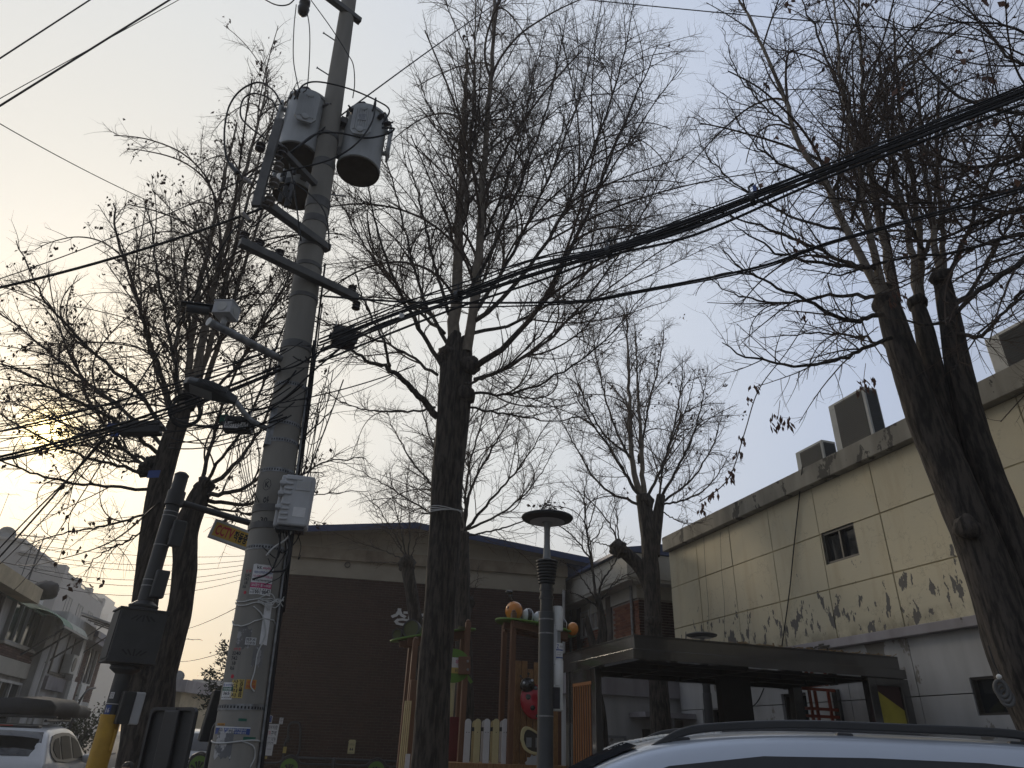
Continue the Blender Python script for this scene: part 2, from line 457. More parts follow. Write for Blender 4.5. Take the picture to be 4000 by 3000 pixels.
def plaster_mat():
    """yellow render, flaked off in upright patches low on the upper storey, grey scratch coat below"""
    m, N, L, b = nodes_of('peeling_plaster')
    b.inputs['Roughness'].default_value = 0.92
    geo = N.new('ShaderNodeNewGeometry')
    sx = N.new('ShaderNodeSeparateXYZ'); L.new(geo.outputs['Position'], sx.inputs[0])
    mp = N.new('ShaderNodeMapping'); mp.inputs['Scale'].default_value = (1, 1, 0.42)
    L.new(geo.outputs['Position'], mp.inputs[0])
    def noise_(sc, det, rough=0.6, vec=mp):
        n = N.new('ShaderNodeTexNoise'); n.inputs['Scale'].default_value = sc; n.inputs['Detail'].default_value = det
        n.inputs['Roughness'].default_value = rough
        L.new(vec.outputs[0], n.inputs['Vector']); return n
    a = noise_(6.2, 8, 0.6)
    h = N.new('ShaderNodeMapRange'); h.inputs['From Min'].default_value = 3.7; h.inputs['From Max'].default_value = 5.2
    h.inputs['To Min'].default_value = 0.0; h.inputs['To Max'].default_value = 0.24
    L.new(sx.outputs['Z'], h.inputs['Value'])
    h2 = N.new('ShaderNodeMapRange'); h2.inputs['From Min'].default_value = 3.25; h2.inputs['From Max'].default_value = 3.5
    h2.inputs['To Min'].default_value = 0.03; h2.inputs['To Max'].default_value = 0.0
    L.new(sx.outputs['Z'], h2.inputs['Value'])
    s1 = N.new('ShaderNodeMath'); s1.operation = 'SUBTRACT'; L.new(a.outputs['Fac'], s1.inputs[0]); L.new(h.outputs[0], s1.inputs[1])
    s2 = N.new('ShaderNodeMath'); s2.operation = 'SUBTRACT'; L.new(s1.outputs[0], s2.inputs[0]); L.new(h2.outputs[0], s2.inputs[1])
    th = N.new('ShaderNodeMapRange'); th.inputs['From Min'].default_value = 0.553; th.inputs['From Max'].default_value = 0.561
    L.new(s2.outputs[0], th.inputs['Value'])
    c = noise_(0.8, 6, vec=geo)
    for s in (c,):
        pass
    r1 = N.new('ShaderNodeValToRGB')
    r1.color_ramp.elements[0].position = 0.3; r1.color_ramp.elements[0].color = (0.63, 0.565, 0.40, 1)
    r1.color_ramp.elements[1].position = 0.75; r1.color_ramp.elements[1].color = (0.55, 0.51, 0.385, 1)
    L.new(c.outputs['Fac'], r1.inputs[0])
    # warm damp stains, runs under the parapet and patchy darkening just above the ledge
    mp2 = N.new('ShaderNodeMapping'); mp2.inputs['Scale'].default_value = (2.2, 2.2, 0.35); L.new(geo.outputs['Position'], mp2.inputs[0])
    d = noise_(1.3, 7, vec=mp2)
    rd = N.new('ShaderNodeMapRange'); rd.inputs['From Min'].default_value = 0.52; rd.inputs['From Max'].default_value = 0.75; rd.inputs['To Max'].default_value = 0.55
    L.new(d.outputs['Fac'], rd.inputs['Value'])
    mx0 = N.new('ShaderNodeMixRGB'); L.new(rd.outputs[0], mx0.inputs[0]); L.new(r1.outputs[0], mx0.inputs[1]); mx0.inputs[2].default_value = (0.44, 0.345, 0.2, 1)
    hs = N.new('ShaderNodeMapRange'); hs.inputs['From Min'].default_value = 3.24; hs.inputs['From Max'].default_value = 3.5
    hs.inputs['To Min'].default_value = 0.62; hs.inputs['To Max'].default_value = 0.0
    L.new(sx.outputs['Z'], hs.inputs['Value'])
    hm = N.new('ShaderNodeMath'); hm.operation = 'MULTIPLY'; L.new(hs.outputs[0], hm.inputs[0])
    n4 = noise_(3.5, 6, vec=geo); n4m = N.new('ShaderNodeMapRange'); n4m.inputs['From Min'].default_value = 0.35; n4m.inputs['From Max'].default_value = 0.6
    L.new(n4.outputs['Fac'], n4m.inputs['Value']); L.new(n4m.outputs[0], hm.inputs[1])
    mx1 = N.new('ShaderNodeMixRGB'); L.new(hm.outputs[0], mx1.inputs[0]); L.new(mx0.outputs[0], mx1.inputs[1]); mx1.inputs[2].default_value = (0.085, 0.075, 0.05, 1)
    mx = N.new('ShaderNodeMixRGB'); L.new(th.outputs[0], mx.inputs[0]); L.new(mx1.outputs[0], mx.inputs[1]); mx.inputs[2].default_value = (0.135, 0.128, 0.12, 1)
    # hairline cracks
    vo = N.new('ShaderNodeTexVoronoi'); vo.feature = 'DISTANCE_TO_EDGE'; vo.inputs['Scale'].default_value = 0.9
    wv = N.new('ShaderNodeVectorMath'); wv.operation = 'ADD'
    n5 = noise_(2.2, 6, vec=geo); sc5 = N.new('ShaderNodeVectorMath'); sc5.operation = 'SCALE'; sc5.inputs['Scale'].default_value = 1.2
    L.new(n5.outputs['Color'], sc5.inputs[0]); L.new(geo.outputs['Position'], wv.inputs[0]); L.new(sc5.outputs[0], wv.inputs[1]); L.new(wv.outputs[0], vo.inputs['Vector'])
    ck = N.new('ShaderNodeMapRange'); ck.inputs['From Min'].default_value = 0.0; ck.inputs['From Max'].default_value = 0.008; ck.inputs['To Min'].default_value = 0.35; ck.inputs['To Max'].default_value = 0.0
    L.new(vo.outputs['Distance'], ck.inputs['Value'])
    mxc = N.new('ShaderNodeMixRGB'); L.new(ck.outputs[0], mxc.inputs[0]); L.new(mx.outputs[0], mxc.inputs[1]); mxc.inputs[2].default_value = (0.12, 0.1, 0.07, 1)
    L.new(mxc.outputs[0], b.inputs['Base Color'])
    inv = N.new('ShaderNodeMath'); inv.operation = 'MULTIPLY_ADD'; inv.inputs[1].default_value = -1; 
    L.new(th.outputs[0], inv.inputs[0])
    n6 = noise_(18, 6, vec=geo); m6 = N.new('ShaderNodeMath'); m6.operation = 'MULTIPLY'; m6.inputs[1].default_value = 0.5; L.new(n6.outputs['Fac'], m6.inputs[0])
    L.new(m6.outputs[0], inv.inputs[2])
    bp = N.new('ShaderNodeBump'); bp.inputs['Strength'].default_value = 0.5; bp.inputs['Distance'].default_value = 0.012
    L.new(inv.outputs[0], bp.inputs['Height']); L.new(bp.outputs[0], b.inputs['Normal'])
    return m
M['plaster'] = plaster_mat()
M['plaster_groove'] = mat('plaster_groove', (0.40, 0.35, 0.22), 0.95, col2=(0.22, 0.19, 0.11), nscale=5)

def patch_mat(name, c1, c2, c3, sc, thr, stretch=(1, 1, 0.6)):
    m, N, L, b = nodes_of(name)
    b.inputs['Roughness'].default_value = 0.92
    geo = N.new('ShaderNodeNewGeometry')
    mp = N.new('ShaderNodeMapping'); mp.inputs['Scale'].default_value = stretch; L.new(geo.outputs['Position'], mp.inputs[0])
    a = N.new('ShaderNodeTexNoise'); a.inputs['Scale'].default_value = sc; a.inputs['Detail'].default_value = 9; a.inputs['Roughness'].default_value = 0.65; L.new(mp.outputs[0], a.inputs['Vector'])
    t = N.new('ShaderNodeMapRange'); t.inputs['From Min'].default_value = thr; t.inputs['From Max'].default_value = thr + 0.015; L.new(a.outputs['Fac'], t.inputs['Value'])
    mp2 = N.new('ShaderNodeMapping'); mp2.inputs['Scale'].default_value = (1, 1, 0.25); L.new(geo.outputs['Position'], mp2.inputs[0])
    c = N.new('ShaderNodeTexNoise'); c.inputs['Scale'].default_value = 3.0; c.inputs['Detail'].default_value = 7; L.new(mp2.outputs[0], c.inputs['Vector'])
    cm = N.new('ShaderNodeMapRange'); cm.inputs['From Min'].default_value = 0.35; cm.inputs['From Max'].default_value = 0.68; L.new(c.outputs['Fac'], cm.inputs['Value'])
    x1 = N.new('ShaderNodeMixRGB'); L.new(cm.outputs[0], x1.inputs[0]); x1.inputs[1].default_value = (*c1, 1); x1.inputs[2].default_value = (*c2, 1)
    x2 = N.new('ShaderNodeMixRGB'); L.new(t.outputs[0], x2.inputs[0]); L.new(x1.outputs[0], x2.inputs[1]); x2.inputs[2].default_value = (*c3, 1)
    L.new(x2.outputs[0], b.inputs['Base Color'])
    bp = N.new('ShaderNodeBump'); bp.inputs['Strength'].default_value = 0.4; bp.inputs['Distance'].default_value = 0.01
    L.new(a.outputs['Fac'], bp.inputs['Height']); L.new(bp.outputs[0], b.inputs['Normal'])
    return m
M['parapet'] = patch_mat('parapet_concrete', (0.30, 0.285, 0.24), (0.17, 0.16, 0.135), (0.07, 0.066, 0.057), 2.6, 0.57)
M['ledge'] = patch_mat('ledge_concrete', (0.36, 0.34, 0.36), (0.25, 0.235, 0.24), (0.1, 0.09, 0.075), 3.0, 0.66)
M['ground_render'] = patch_mat('ground_floor_render', (0.46, 0.46, 0.455), (0.35, 0.347, 0.342), (0.21, 0.195, 0.17), 1.1, 0.6)
M['pole_concrete'] = patch_mat('pole_concrete', (0.30, 0.283, 0.25), (0.2, 0.19, 0.168), (0.15, 0.115, 0.08), 2.4, 0.7, (2, 2, 0.5))
M['pole_grime'] = patch_mat('pole_grime', (0.12, 0.115, 0.11), (0.2, 0.195, 0.19), (0.33, 0.325, 0.32), 14, 0.56, (1, 1, 1))
M['poster_torn'] = patch_mat('poster_torn', (0.5, 0.49, 0.48), (0.4, 0.39, 0.385), (0.16, 0.16, 0.165), 9, 0.52, (1, 1, 0.7))

# ------------------------------------------------------------------ print: lettering and flat notices
_tc = {}
def text_geo(s, bold=0.0):
    if (s, bold) in _tc: return _tc[(s, bold)]
    cu = bpy.data.curves.new('lettering', 'FONT')
    cu.body = s
    cu.resolution_u = 2
    cu.offset = bold
    o = bpy.data.objects.new('lettering', cu)
    me = o.to_mesh()
    vs_ = [(v.co.x, v.co.y) for v in me.vertices]
    fs = [tuple(p.vertices) for p in me.polygons]
    o.to_mesh_clear()
    bpy.data.objects.remove(o); bpy.data.curves.remove(cu)
    xs = [v[0] for v in vs_]; ys = [v[1] for v in vs_]
    x0, x1, y0, y1 = min(xs), max(xs), min(ys), max(ys)
    vs_ = [((x - x0) / (x1 - x0), (y - y0) / max(y1 - y0, 1e-5)) for x, y in vs_]
    _tc[(s, bold)] = (vs_, fs)
    return vs_, fs

def notice(name, label, fn, w, h, base, rows, cat='notice', group=None, parent=None, blocks=(), bgcut=None, nseg=8, loc=None):
    """flat print. fn(u,v,d) maps 0..w, 0..h to the surface; rows: (text, u0, v0, u1, v1, material[, bold]); blocks: coloured rectangles"""
    def patch(u0, v0, u1, v1, d, jag=0):
        vs_, fs = [], []
        for i in range(nseg + 1):
            u = u0 + (u1 - u0) * i / nseg
            j0 = random.uniform(-jag, jag); j1 = random.uniform(-jag, jag)
            vs_ += [fn(u, v0 + j0, d), fn(u, v1 + j1, d)]
        for i in range(nseg):
            a = 2 * i
            fs.append((a, a + 2, a + 3, a + 1))
        return vs_, fs
    mb = MB()
    mb.add(*patch(0, 0, w, h, 0.0015, bgcut or 0))
    if parent is None:
        o = mb.build(name, base)
        tag(o, label, cat, group)
    else:
        o = mb.build(name, base, parent)
        if label: o['label'] = label
    by = {}
    for b in blocks:
        m2 = by.setdefault(b[4], MB())
        m2.add(*patch(b[0], b[1], b[2], b[3], 0.0025))
    for mname, m2 in by.items():
        m2.build('printed_panel', M[mname], o)
    by = {}
    for r in rows:
        t, u0, v0, u1, v1, mname = r[:6]
        vs_, fs = text_geo(t, r[6] if len(r) > 6 else 0.012)
        m2 = by.setdefault(mname, MB())
        m2.add([fn(u0 + (u1 - u0) * x, v0 + (v1 - v0) * y, 0.0035) for x, y in vs_], fs)
    for mname, m2 in by.items():
        m2.build('lettering', M[mname], o)
    return o

class Frame:
    """a wall plane: o origin (ground level), u along it, n outwards"""
    def __init__(s, o, u, n):
        s.o = Vector((o[0], o[1], 0)); s.u = Vector(u).normalized(); s.n = Vector(n).normalized()
    def pt(s, u, z, d=0.0):
        return s.o + s.u * u + UP * z + s.n * d
    def uv(s, x, y, d=0.0):
        p = PL(x, y, s.o + s.n * d, s.n)
        return (p - s.o).dot(s.u), p.z
    def box(s, mb, u0, u1, z0, z1, d0, d1):
        return mb.box(s.pt((u0 + u1) / 2, (z0 + z1) / 2, (d0 + d1) / 2), (u1 - u0, abs(d1 - d0), z1 - z0), s.u, s.n, UP)
    def fn(s, u0, z0, d=0.0):
        return lambda u, v, dd: s.pt(u0 + u, z0 + v, d + dd)

def proj(p):
    c = ROT.transposed() @ (p - CAM)
    if c.z > -0.05: return None
    return ((c.x / -c.z * FPX + 2000), (1500 - c.y / -c.z * FPX))

def bricks(fr, u0, u1, z0, z1, parent, material, nind, holes=(), bl=0.19, bh=0.057, j=0.0105, d0=-0.02, face=0.0):
    """running bond of real bricks; the nind that show largest are parts, the rest one piece of stuff"""
    items = []
    z, row = z0, 0
    while z + bh <= z1 + 1e-4:
        u = u0 - (0.5 * (bl + j) if row % 2 else 0.0)
        while u < u1 - 0.02:
            a, b = max(u, u0), min(u + bl, u1)
            if b - a > 0.03:
                ok = True
                for h in holes:
                    if a < h[1] and b > h[0] and z < h[3] and z + bh > h[2]:
                        ok = False; break
                if ok: items.append((a, b, z))
            u += bl + j
        z += bh + j; row += 1
    sc = []
    for it in items:
        p = fr.pt((it[0] + it[1]) / 2, it[2], 0)
        q = proj(p)
        vis = q is not None and 0 < q[0] < 4000 and 0 < q[1] < 3000
        full = abs(it[1] - it[0] - bl) < 1e-3
        sc.append((0 if (vis and full) else 1, (p - CAM).length))
    order = sorted(range(len(items)), key=lambda i: sc[i])
    ind = set([i for i in order if sc[i][0] == 0][:nind])
    meshes = []
    if ind:
        for k in range(5):
            mb = MB()
            dd = random.uniform(-0.0035, 0.0035)
            t = random.uniform(-0.002, 0.002)
            mb.add([fr.u * (x * bl) + UP * (zz * bh) + fr.n * d for zz in (0, 1) for x in (0, 1) for d in (d0, face + dd + t * x)],
                   [(1, 3, 7, 5), (0, 1, 5, 4), (2, 6, 7, 3), (4, 5, 7, 6), (0, 2, 3, 1)])
            meshes.append(new_mesh('brick', mb.v, mb.f, material))
    rest = MB()
    for i, (a, b, z) in enumerate(items):
        if i in ind:
            o = link('brick', random.choice(meshes), parent)
            o.location = fr.pt(a, z + random.uniform(-0.0015, 0.0015), 0)
        else:
            dd = random.uniform(-0.0035, 0.0035)
            rest.add([fr.pt(x, zz, d) for zz in (z, z + bh) for x in (a, b) for d in (d0, face + dd)],
                     [(1, 3, 7, 5), (0, 1, 5, 4), (2, 6, 7, 3), (4, 5, 7, 6)])
    if rest.v:
        o = rest.build('brickwork', material, parent)
        o['kind'] = 'stuff'

def window(fr, parent, u0, u1, z0, z1, frame_m, glass_m, nv=2, fw=0.05, d=0.0, rec=0.06, open_=None, sill=None):
    """a sliding window: outer frame, mullions, one pane per light"""
    mb = MB()
    fr.box(mb, u0, u1, z0, z0 + fw, d - rec, d + 0.02)
    fr.box(mb, u0, u1, z1 - fw, z1, d - rec, d + 0.02)
    fr.box(mb, u0, u0 + fw, z0 + fw, z1 - fw, d - rec, d + 0.02)
    fr.box(mb, u1 - fw, u1, z0 + fw, z1 - fw, d - rec, d + 0.02)
    w = (u1 - u0 - 2 * fw) / nv
    for k in range(1, nv):
        fr.box(mb, u0 + fw + w * k - fw * 0.4, u0 + fw + w * k + fw * 0.4, z0 + fw, z1 - fw, d - rec, d + 0.008)
    f = mb.build('window', frame_m, parent)
    for k in range(nv):
        pb = MB()
        a = u0 + fw + w * k + (fw * 0.4 if k else 0); b = u0 + fw + w * (k + 1) - (fw * 0.4 if k < nv - 1 else 0)
        dd = d - rec * 0.55 - (0.012 if k % 2 else 0)
        fr.box(pb, a, b, z0 + fw, z1 - fw, dd - 0.008, dd)
        pb.build('pane', glass_m, f)
    if sill:
        sb = MB(); fr.box(sb, u0 - 0.06, u1 + 0.06, z0 - 0.07, z0 - 0.002, d - rec, d + 0.07)
        sb.build('sill', sill, f)
    return f

# ------------------------------------------------------------------ directions of the street grid
A17 = math.radians(-17.0)
SV = Vector((math.sin(A17), math.cos(A17), 0))       # along the street, away
RV = Vector((SV.y, -SV.x, 0))                        # across it, to the right

# ------------------------------------------------------------------ ground
def sheet(name, pts, z, m, t=0.0):
    mb = MB()
    n = len(pts)
    if t:
        mb.add([(p[0], p[1], z - t) for p in pts] + [(p[0], p[1], z) for p in pts],
               [tuple(range(n, 2 * n))] + [(i, (i + 1) % n, n + (i + 1) % n, n + i) for i in range(n)])
    else:
        mb.add([(p[0], p[1], z) for p in pts], [tuple(range(n))])
    return tag(mb.build(name, m), kind='structure')
sheet('ground', [(-900, -900), (900, -900), (900, 900), (-900, 900)], 0.0, M['earth'])
def sr(a, b):   # street coordinates: a across, b along
    p = SV * b + RV * a
    return (p.x, p.y)
sheet('road', [sr(-9.4, -60), sr(-2.6, -60), sr(-2.6, 140), sr(-9.4, 140)], 0.006, M['asphalt'])
sheet('side_road', [sr(-2.6, 1.6), sr(40, 1.6), sr(40, 6.4), sr(-2.6, 6.4)], 0.006, M['asphalt'])
sheet('pavement', [sr(-2.45, 6.55), sr(30, 6.55), sr(30, 22), sr(-2.45, 22)], 0.12, M['paving'], 0.12)
sheet('kerb', [sr(-2.6, 6.4), sr(30, 6.4), sr(30, 6.55), sr(-2.45, 6.55), sr(-2.45, 22), sr(-2.6, 22)], 0.125, M['kerb'], 0.13)
sheet('playground_floor', [sr(-1.0, 8.7), sr(3.2, 8.7), sr(3.2, 17), sr(-1.0, 17)], 0.126, M['play_floor'])
sheet('road_line', [sr(-6.05, -40), sr(-5.93, -40), sr(-5.93, 120), sr(-6.05, 120)], 0.011, M['line_white'])
sheet('far_pavement', [sr(-11.2, -20), sr(-9.5, -20), sr(-9.5, 60), sr(-11.2, 60)], 0.1, M['paving'], 0.1)

# ------------------------------------------------------------------ brick building with the shallow gable
a80 = math.radians(80)
FU = Vector((math.sin(a80), math.cos(a80), 0)); FN = Vector((math.cos(a80), -math.sin(a80), 0))
q0 = P(605, 1500, 19.5)
FB = Frame(q0 + FU * -0.42, FU, FN)
BW = 8.0
bb = thing('brick_building', 'dark brick building with a shallow blue edged gable roof behind the playground', 'building', FB.pt(BW / 2, 0, -4))
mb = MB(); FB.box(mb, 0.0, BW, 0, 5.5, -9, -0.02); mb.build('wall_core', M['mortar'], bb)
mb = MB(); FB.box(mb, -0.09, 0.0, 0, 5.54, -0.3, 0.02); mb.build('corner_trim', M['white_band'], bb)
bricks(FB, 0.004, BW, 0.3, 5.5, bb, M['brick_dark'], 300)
mb = MB(); FB.box(mb, -0.09, BW + 0.05, 5.5, 5.98, -9, 0.02); mb.build('plaster_band', M['band'], bb)
mb = MB(); FB.box(mb, -0.12, BW + 0.1, 5.98, 6.3, -9, 0.09); mb.build('ring_beam', M['band_stain'], bb)
ug, zg = 3.45, 7.12
def gz(u): return zg - abs(u - ug) * 0.118
gpoly = [(-0.1, 6.3), (BW + 0.1, 6.3), (BW + 0.1, gz(BW + 0.1) - 0.12), (ug, zg - 0.12), (-0.1, gz(-0.1) - 0.12)]
mb = MB(); mb.prism(gpoly, FB.pt(0, 0, -0.03), FB.u, UP, -0.2)
mb.build('gable', M['band'], bb)
for sgn, ua, ub in ((-1, -0.7, ug), (1, ug, BW + 0.75)):
    mb = MB()
    mb.prism([(ua, gz(ua) - 0.11), (ub, gz(ub) - 0.11), (ub, gz(ub) + 0.0), (ua, gz(ua) + 0.0)], FB.pt(0, 0, 0.42), FB.u, UP, -0.0 + 9.2 * -1)
    mb.build('roof', M['navy'], bb)
    mb = MB()
    mb.prism([(ua, gz(ua) - 0.15), (ub, gz(ub) - 0.15), (ub, gz(ub) + 0.03), (ua, gz(ua) + 0.03)], FB.pt(0, 0, 0.425), FB.u, UP, 0.03)
    mb.build('roof_edge', M['navy'], bb)
    mb = MB()
    mb.prism([(ua, gz(ua) - 0.14), (ub, gz(ub) - 0.14), (ub, gz(ub) - 0.115), (ua, gz(ua) - 0.115)], FB.pt(0, 0, 0.42), FB.u, UP, -0.45)
    mb.build('soffit', M['band'], bb)
uo, zo = FB.uv(1358 / 1.0 * 1.0 * 0 + (900 + 690 / 1.508) / SS, (1900 + 463 / 1.508) / SS, 0.02)
mb = MB(); mb.lathe([(0.075, 0), (0.085, 0.01), (0.085, 0.04), (0.06, 0.04), (0.055, -0.02), (0.0, -0.02)], FB.pt(uo, zo, 0.02), FB.n, 16, False)
mb.build('vent_hole', M['frame_dark'], bb)
mb = MB()
mb.tube([FB.pt(BW - 0.02, 0.1, 0.08), FB.pt(BW - 0.02, 5.6, 0.08)], 0.045, 10)
mb.build('drainpipe', M['frame_white'], bb)
# painted name on the wall; only its first syllable and the edge of the second show beside the trunk
l0 = FB.uv(846, 1311, 0.0); l1 = FB.uv(888, 1353, 0.0)
m2 = MB()
vs_, fs = text_geo('성', 0.03)
m2.add([FB.pt(l0[0] + (l1[0] - l0[0]) * x, l1[1] + (l0[1] - l1[1]) * y, 0.0065) for x, y in vs_], fs)
vs_, fs = text_geo('수', 0.03)
m2.add([FB.pt(l0[0] + 0.72 + (l1[0] - l0[0]) * x, l1[1] + (l0[1] - l1[1]) * y, 0.0065) for x, y in vs_], fs)
m2.build('painted_lettering', M['white'], bb)
# gas pipe and meter on the wall
gp = thing('gas_pipe', 'dark gas pipe with an inverted U bend on the brick wall', 'pipe', FB.pt(1.3, 0.2, 0.08))
pts = [FB.uv((1000 + a / 3.16) / SS, (2700 + b / 3.16) / SS, 0.08) for a, b in ((500, 820), (540, 700), (545, 430), (500, 385), (430, 395), (400, 450), (390, 600), (355, 660), (330, 900))]
mb = MB(); mb.tube(catmull([FB.pt(u, z, 0.08) for u, z in pts], 5), 0.028, 8); mb.build('pipe_run', M['steel_dark'], gp)
mb = MB(); mb.tube([FB.pt(pts[0][0], pts[0][1], 0.08), FB.pt(pts[0][0] + 4.0, pts[0][1] - 0.02, 0.08)], 0.03, 8); mb.build('pipe_run', M['steel_dark'], gp)
u, z = pts[6]; mb = MB(); mb.lathe([(0.03, -0.06), (0.055, -0.04), (0.055, 0.04), (0.03, 0.06)], FB.pt(u, z, 0.08), UP, 12)
mb.box(FB.pt(u, z, 0.15), (0.16, 0.02, 0.02), FB.u); mb.build('valve', M['steel_dark'], gp)
u, z = FB.uv((1000 + 355 / 3.16) / SS, (2700 + 725 / 3.16) / SS, 0.12); mb = MB(); FB.box(mb, u - 0.04, u + 0.04, z - 0.07, z + 0.07, 0.1, 0.15); mb.build('yellow_tag', M['sticker_yellow'], gp)

def fbn(x, y, k=3.16, ox=1000, oy=2700): return FB.uv((ox + x / k) / SS, (oy + y / k) / SS, 0.02)
# house number plate 16
a = fbn(75, 390); b = fbn(213, 285)
w, h = b[0] - a[0], b[1] - a[1]
pl_ = MB(); pl_.prism([(0, 0), (w, 0), (w, h * 0.8), (w * 0.5, h), (0, h * 0.8)], FB.pt(a[0], a[1], 0.012), FB.u, UP, -0.012)
o = pl_.build('number_plate', M['frame_white']); tag(o, 'blue house number plate with white 16 above the parking notice', 'number plate')
pb = MB(); e = 0.02; pb.prism([(e, e), (w - e, e), (w - e, h * 0.78), (w * 0.5, h - e), (e, h * 0.78)], FB.pt(a[0], a[1], 0.0135), FB.u, UP, -0.001); pb.build('face', M['ink_blue'], o)
m2 = MB()
for t, x0, y0, x1, y1 in (('16', 0.36, 0.16, 0.68, 0.46), ('동일로22길', 0.25, 0.66, 0.75, 0.76), ('Dongil-ro 22-gil', 0.25, 0.57, 0.75, 0.62)):
    vs_, fs = text_geo(t, 0.01); m2.add([FB.pt(a[0] + w * (x0 + (x1 - x0) * x), a[1] + h * (y0 + (y1 - y0) * y), 0.0155) for x, y in vs_], fs)
m2.build('lettering', M['ink_white'], o)
def wall_notice(name, label, x0, y0, x1, y1, base, rows, blocks=(), cat='notice'):
    a = fbn(x0, y1); b = fbn(x1, y0); w, h = b[0] - a[0], b[1] - a[1]
    return notice(name, label, FB.fn(a[0], a[1], 0.008), w, h, base,
                  [(r[0], w * r[1], h * r[2], w * r[3], h * r[4], r[5]) for r in rows], cat, blocks=[(w * c[0], h * c[1], w * c[2], h * c[3], c[4]) for c in blocks], nseg=2)
wall_notice('small_notice', 'small white notice high beside the house number plate', 280, 328, 340, 406, M['paper'],
            [('보안등', .2, .78, .85, .92, 'ink'), ('자양4동', .15, .52, .9, .7, 'ink'), ('367', .3, .3, .75, .46, 'ink'), ('450-7673', .15, .08, .85, .2, 'ink')])
n_ = wall_notice('parking_notice', 'white no parking notice in black and red Korean under the number plate', 28, 408, 290, 646, M['paper'],
            [('외부차량', .36, .72, .92, .94, 'ink'), ('주차금지', .06, .42, .58, .66, 'ink_red'), ('구역', .6, .42, .9, .66, 'ink'), ('시 헌', .68, .14, .92, .28, 'ink'), ('#466-7773', .06, .02, .82, .1, 'ink'), ('위반시 견인 조치함', .2, .27, .9, .33, 'ink')])
a = fbn(85, 452); mb = MB(); mb.lathe([(0.0, 0.0), (0.085, 0.0)], FB.pt(a[0], a[1], 0.012), FB.n, 20, False); mb.build('no_parking_disc', M['ink_red'], n_)
mb = MB(); mb.lathe([(0.0, 0.0), (0.06, 0.0)], FB.pt(a[0], a[1], 0.0128), FB.n, 20, False); mb.build('no_parking_disc', M['ink_blue'], n_)
mb = MB(); mb.bar(FB.pt(a[0] - 0.05, a[1] + 0.05, 0.0138), FB.pt(a[0] + 0.05, a[1] - 0.05, 0.0138), 0.02, 0.001, FB.n); mb.build('no_parking_disc', M['ink_red'], n_)
wall_notice('paper_sheet', 'blank looking white paper sheet below the no parking notice', 8, 655, 217, 790, M['paper'], [('안내문', .38, .86, .6, .95, 'ink_grey'), ('주차하지 마세요', .1, .5, .9, .62, 'ink_grey')])
wall_notice('small_sticker', 'tiny pale sticker low on the brick wall', 93, 803, 140, 834, M['sticker_yellow'], [('도시가스', .1, .3, .9, .7, 'ink_grey')])
# letter box
a = fbn(1127, 770); b = fbn(1235, 600); w, h = b[0] - a[0], b[1] - a[1]
lb = thing('letter_box', 'cream metal letter box hanging on the brick wall', 'letter box', FB.pt(a[0], a[1], 0.05))
mb = MB(); FB.box(mb, a[0], b[0], a[1], a[1] + h * 0.82, 0.004, 0.09); mb.build('body', M['cream'], lb, bevel=0.006)
mb = MB(); mb.prism([(-0.012, h * .82), (w + .012, h * .82), (w * .9, h), (w * .1, h)], FB.pt(a[0], a[1], 0.11), FB.u, UP, -0.1); mb.build('lid', M['cream'], lb, bevel=0.005)
m2 = MB()
for t, x0, y0, x1, y1 in (('행복나눔', .3, .72, .7, .77), ('우편사서함', .15, .62, .85, .69), ('♣♣', .25, .2, .75, .45), ('우편물을 넣어주세요', .1, .06, .9, .1)):
    vs_, fs = text_geo(t, 0.01); m2.add([FB.pt(a[0] + w * (x0 + (x1 - x0) * x), a[1] + h * .95 * (y0 + (y1 - y0) * y), 0.0915) for x, y in vs_], fs)
m2.build('lettering', M['ink'], lb)

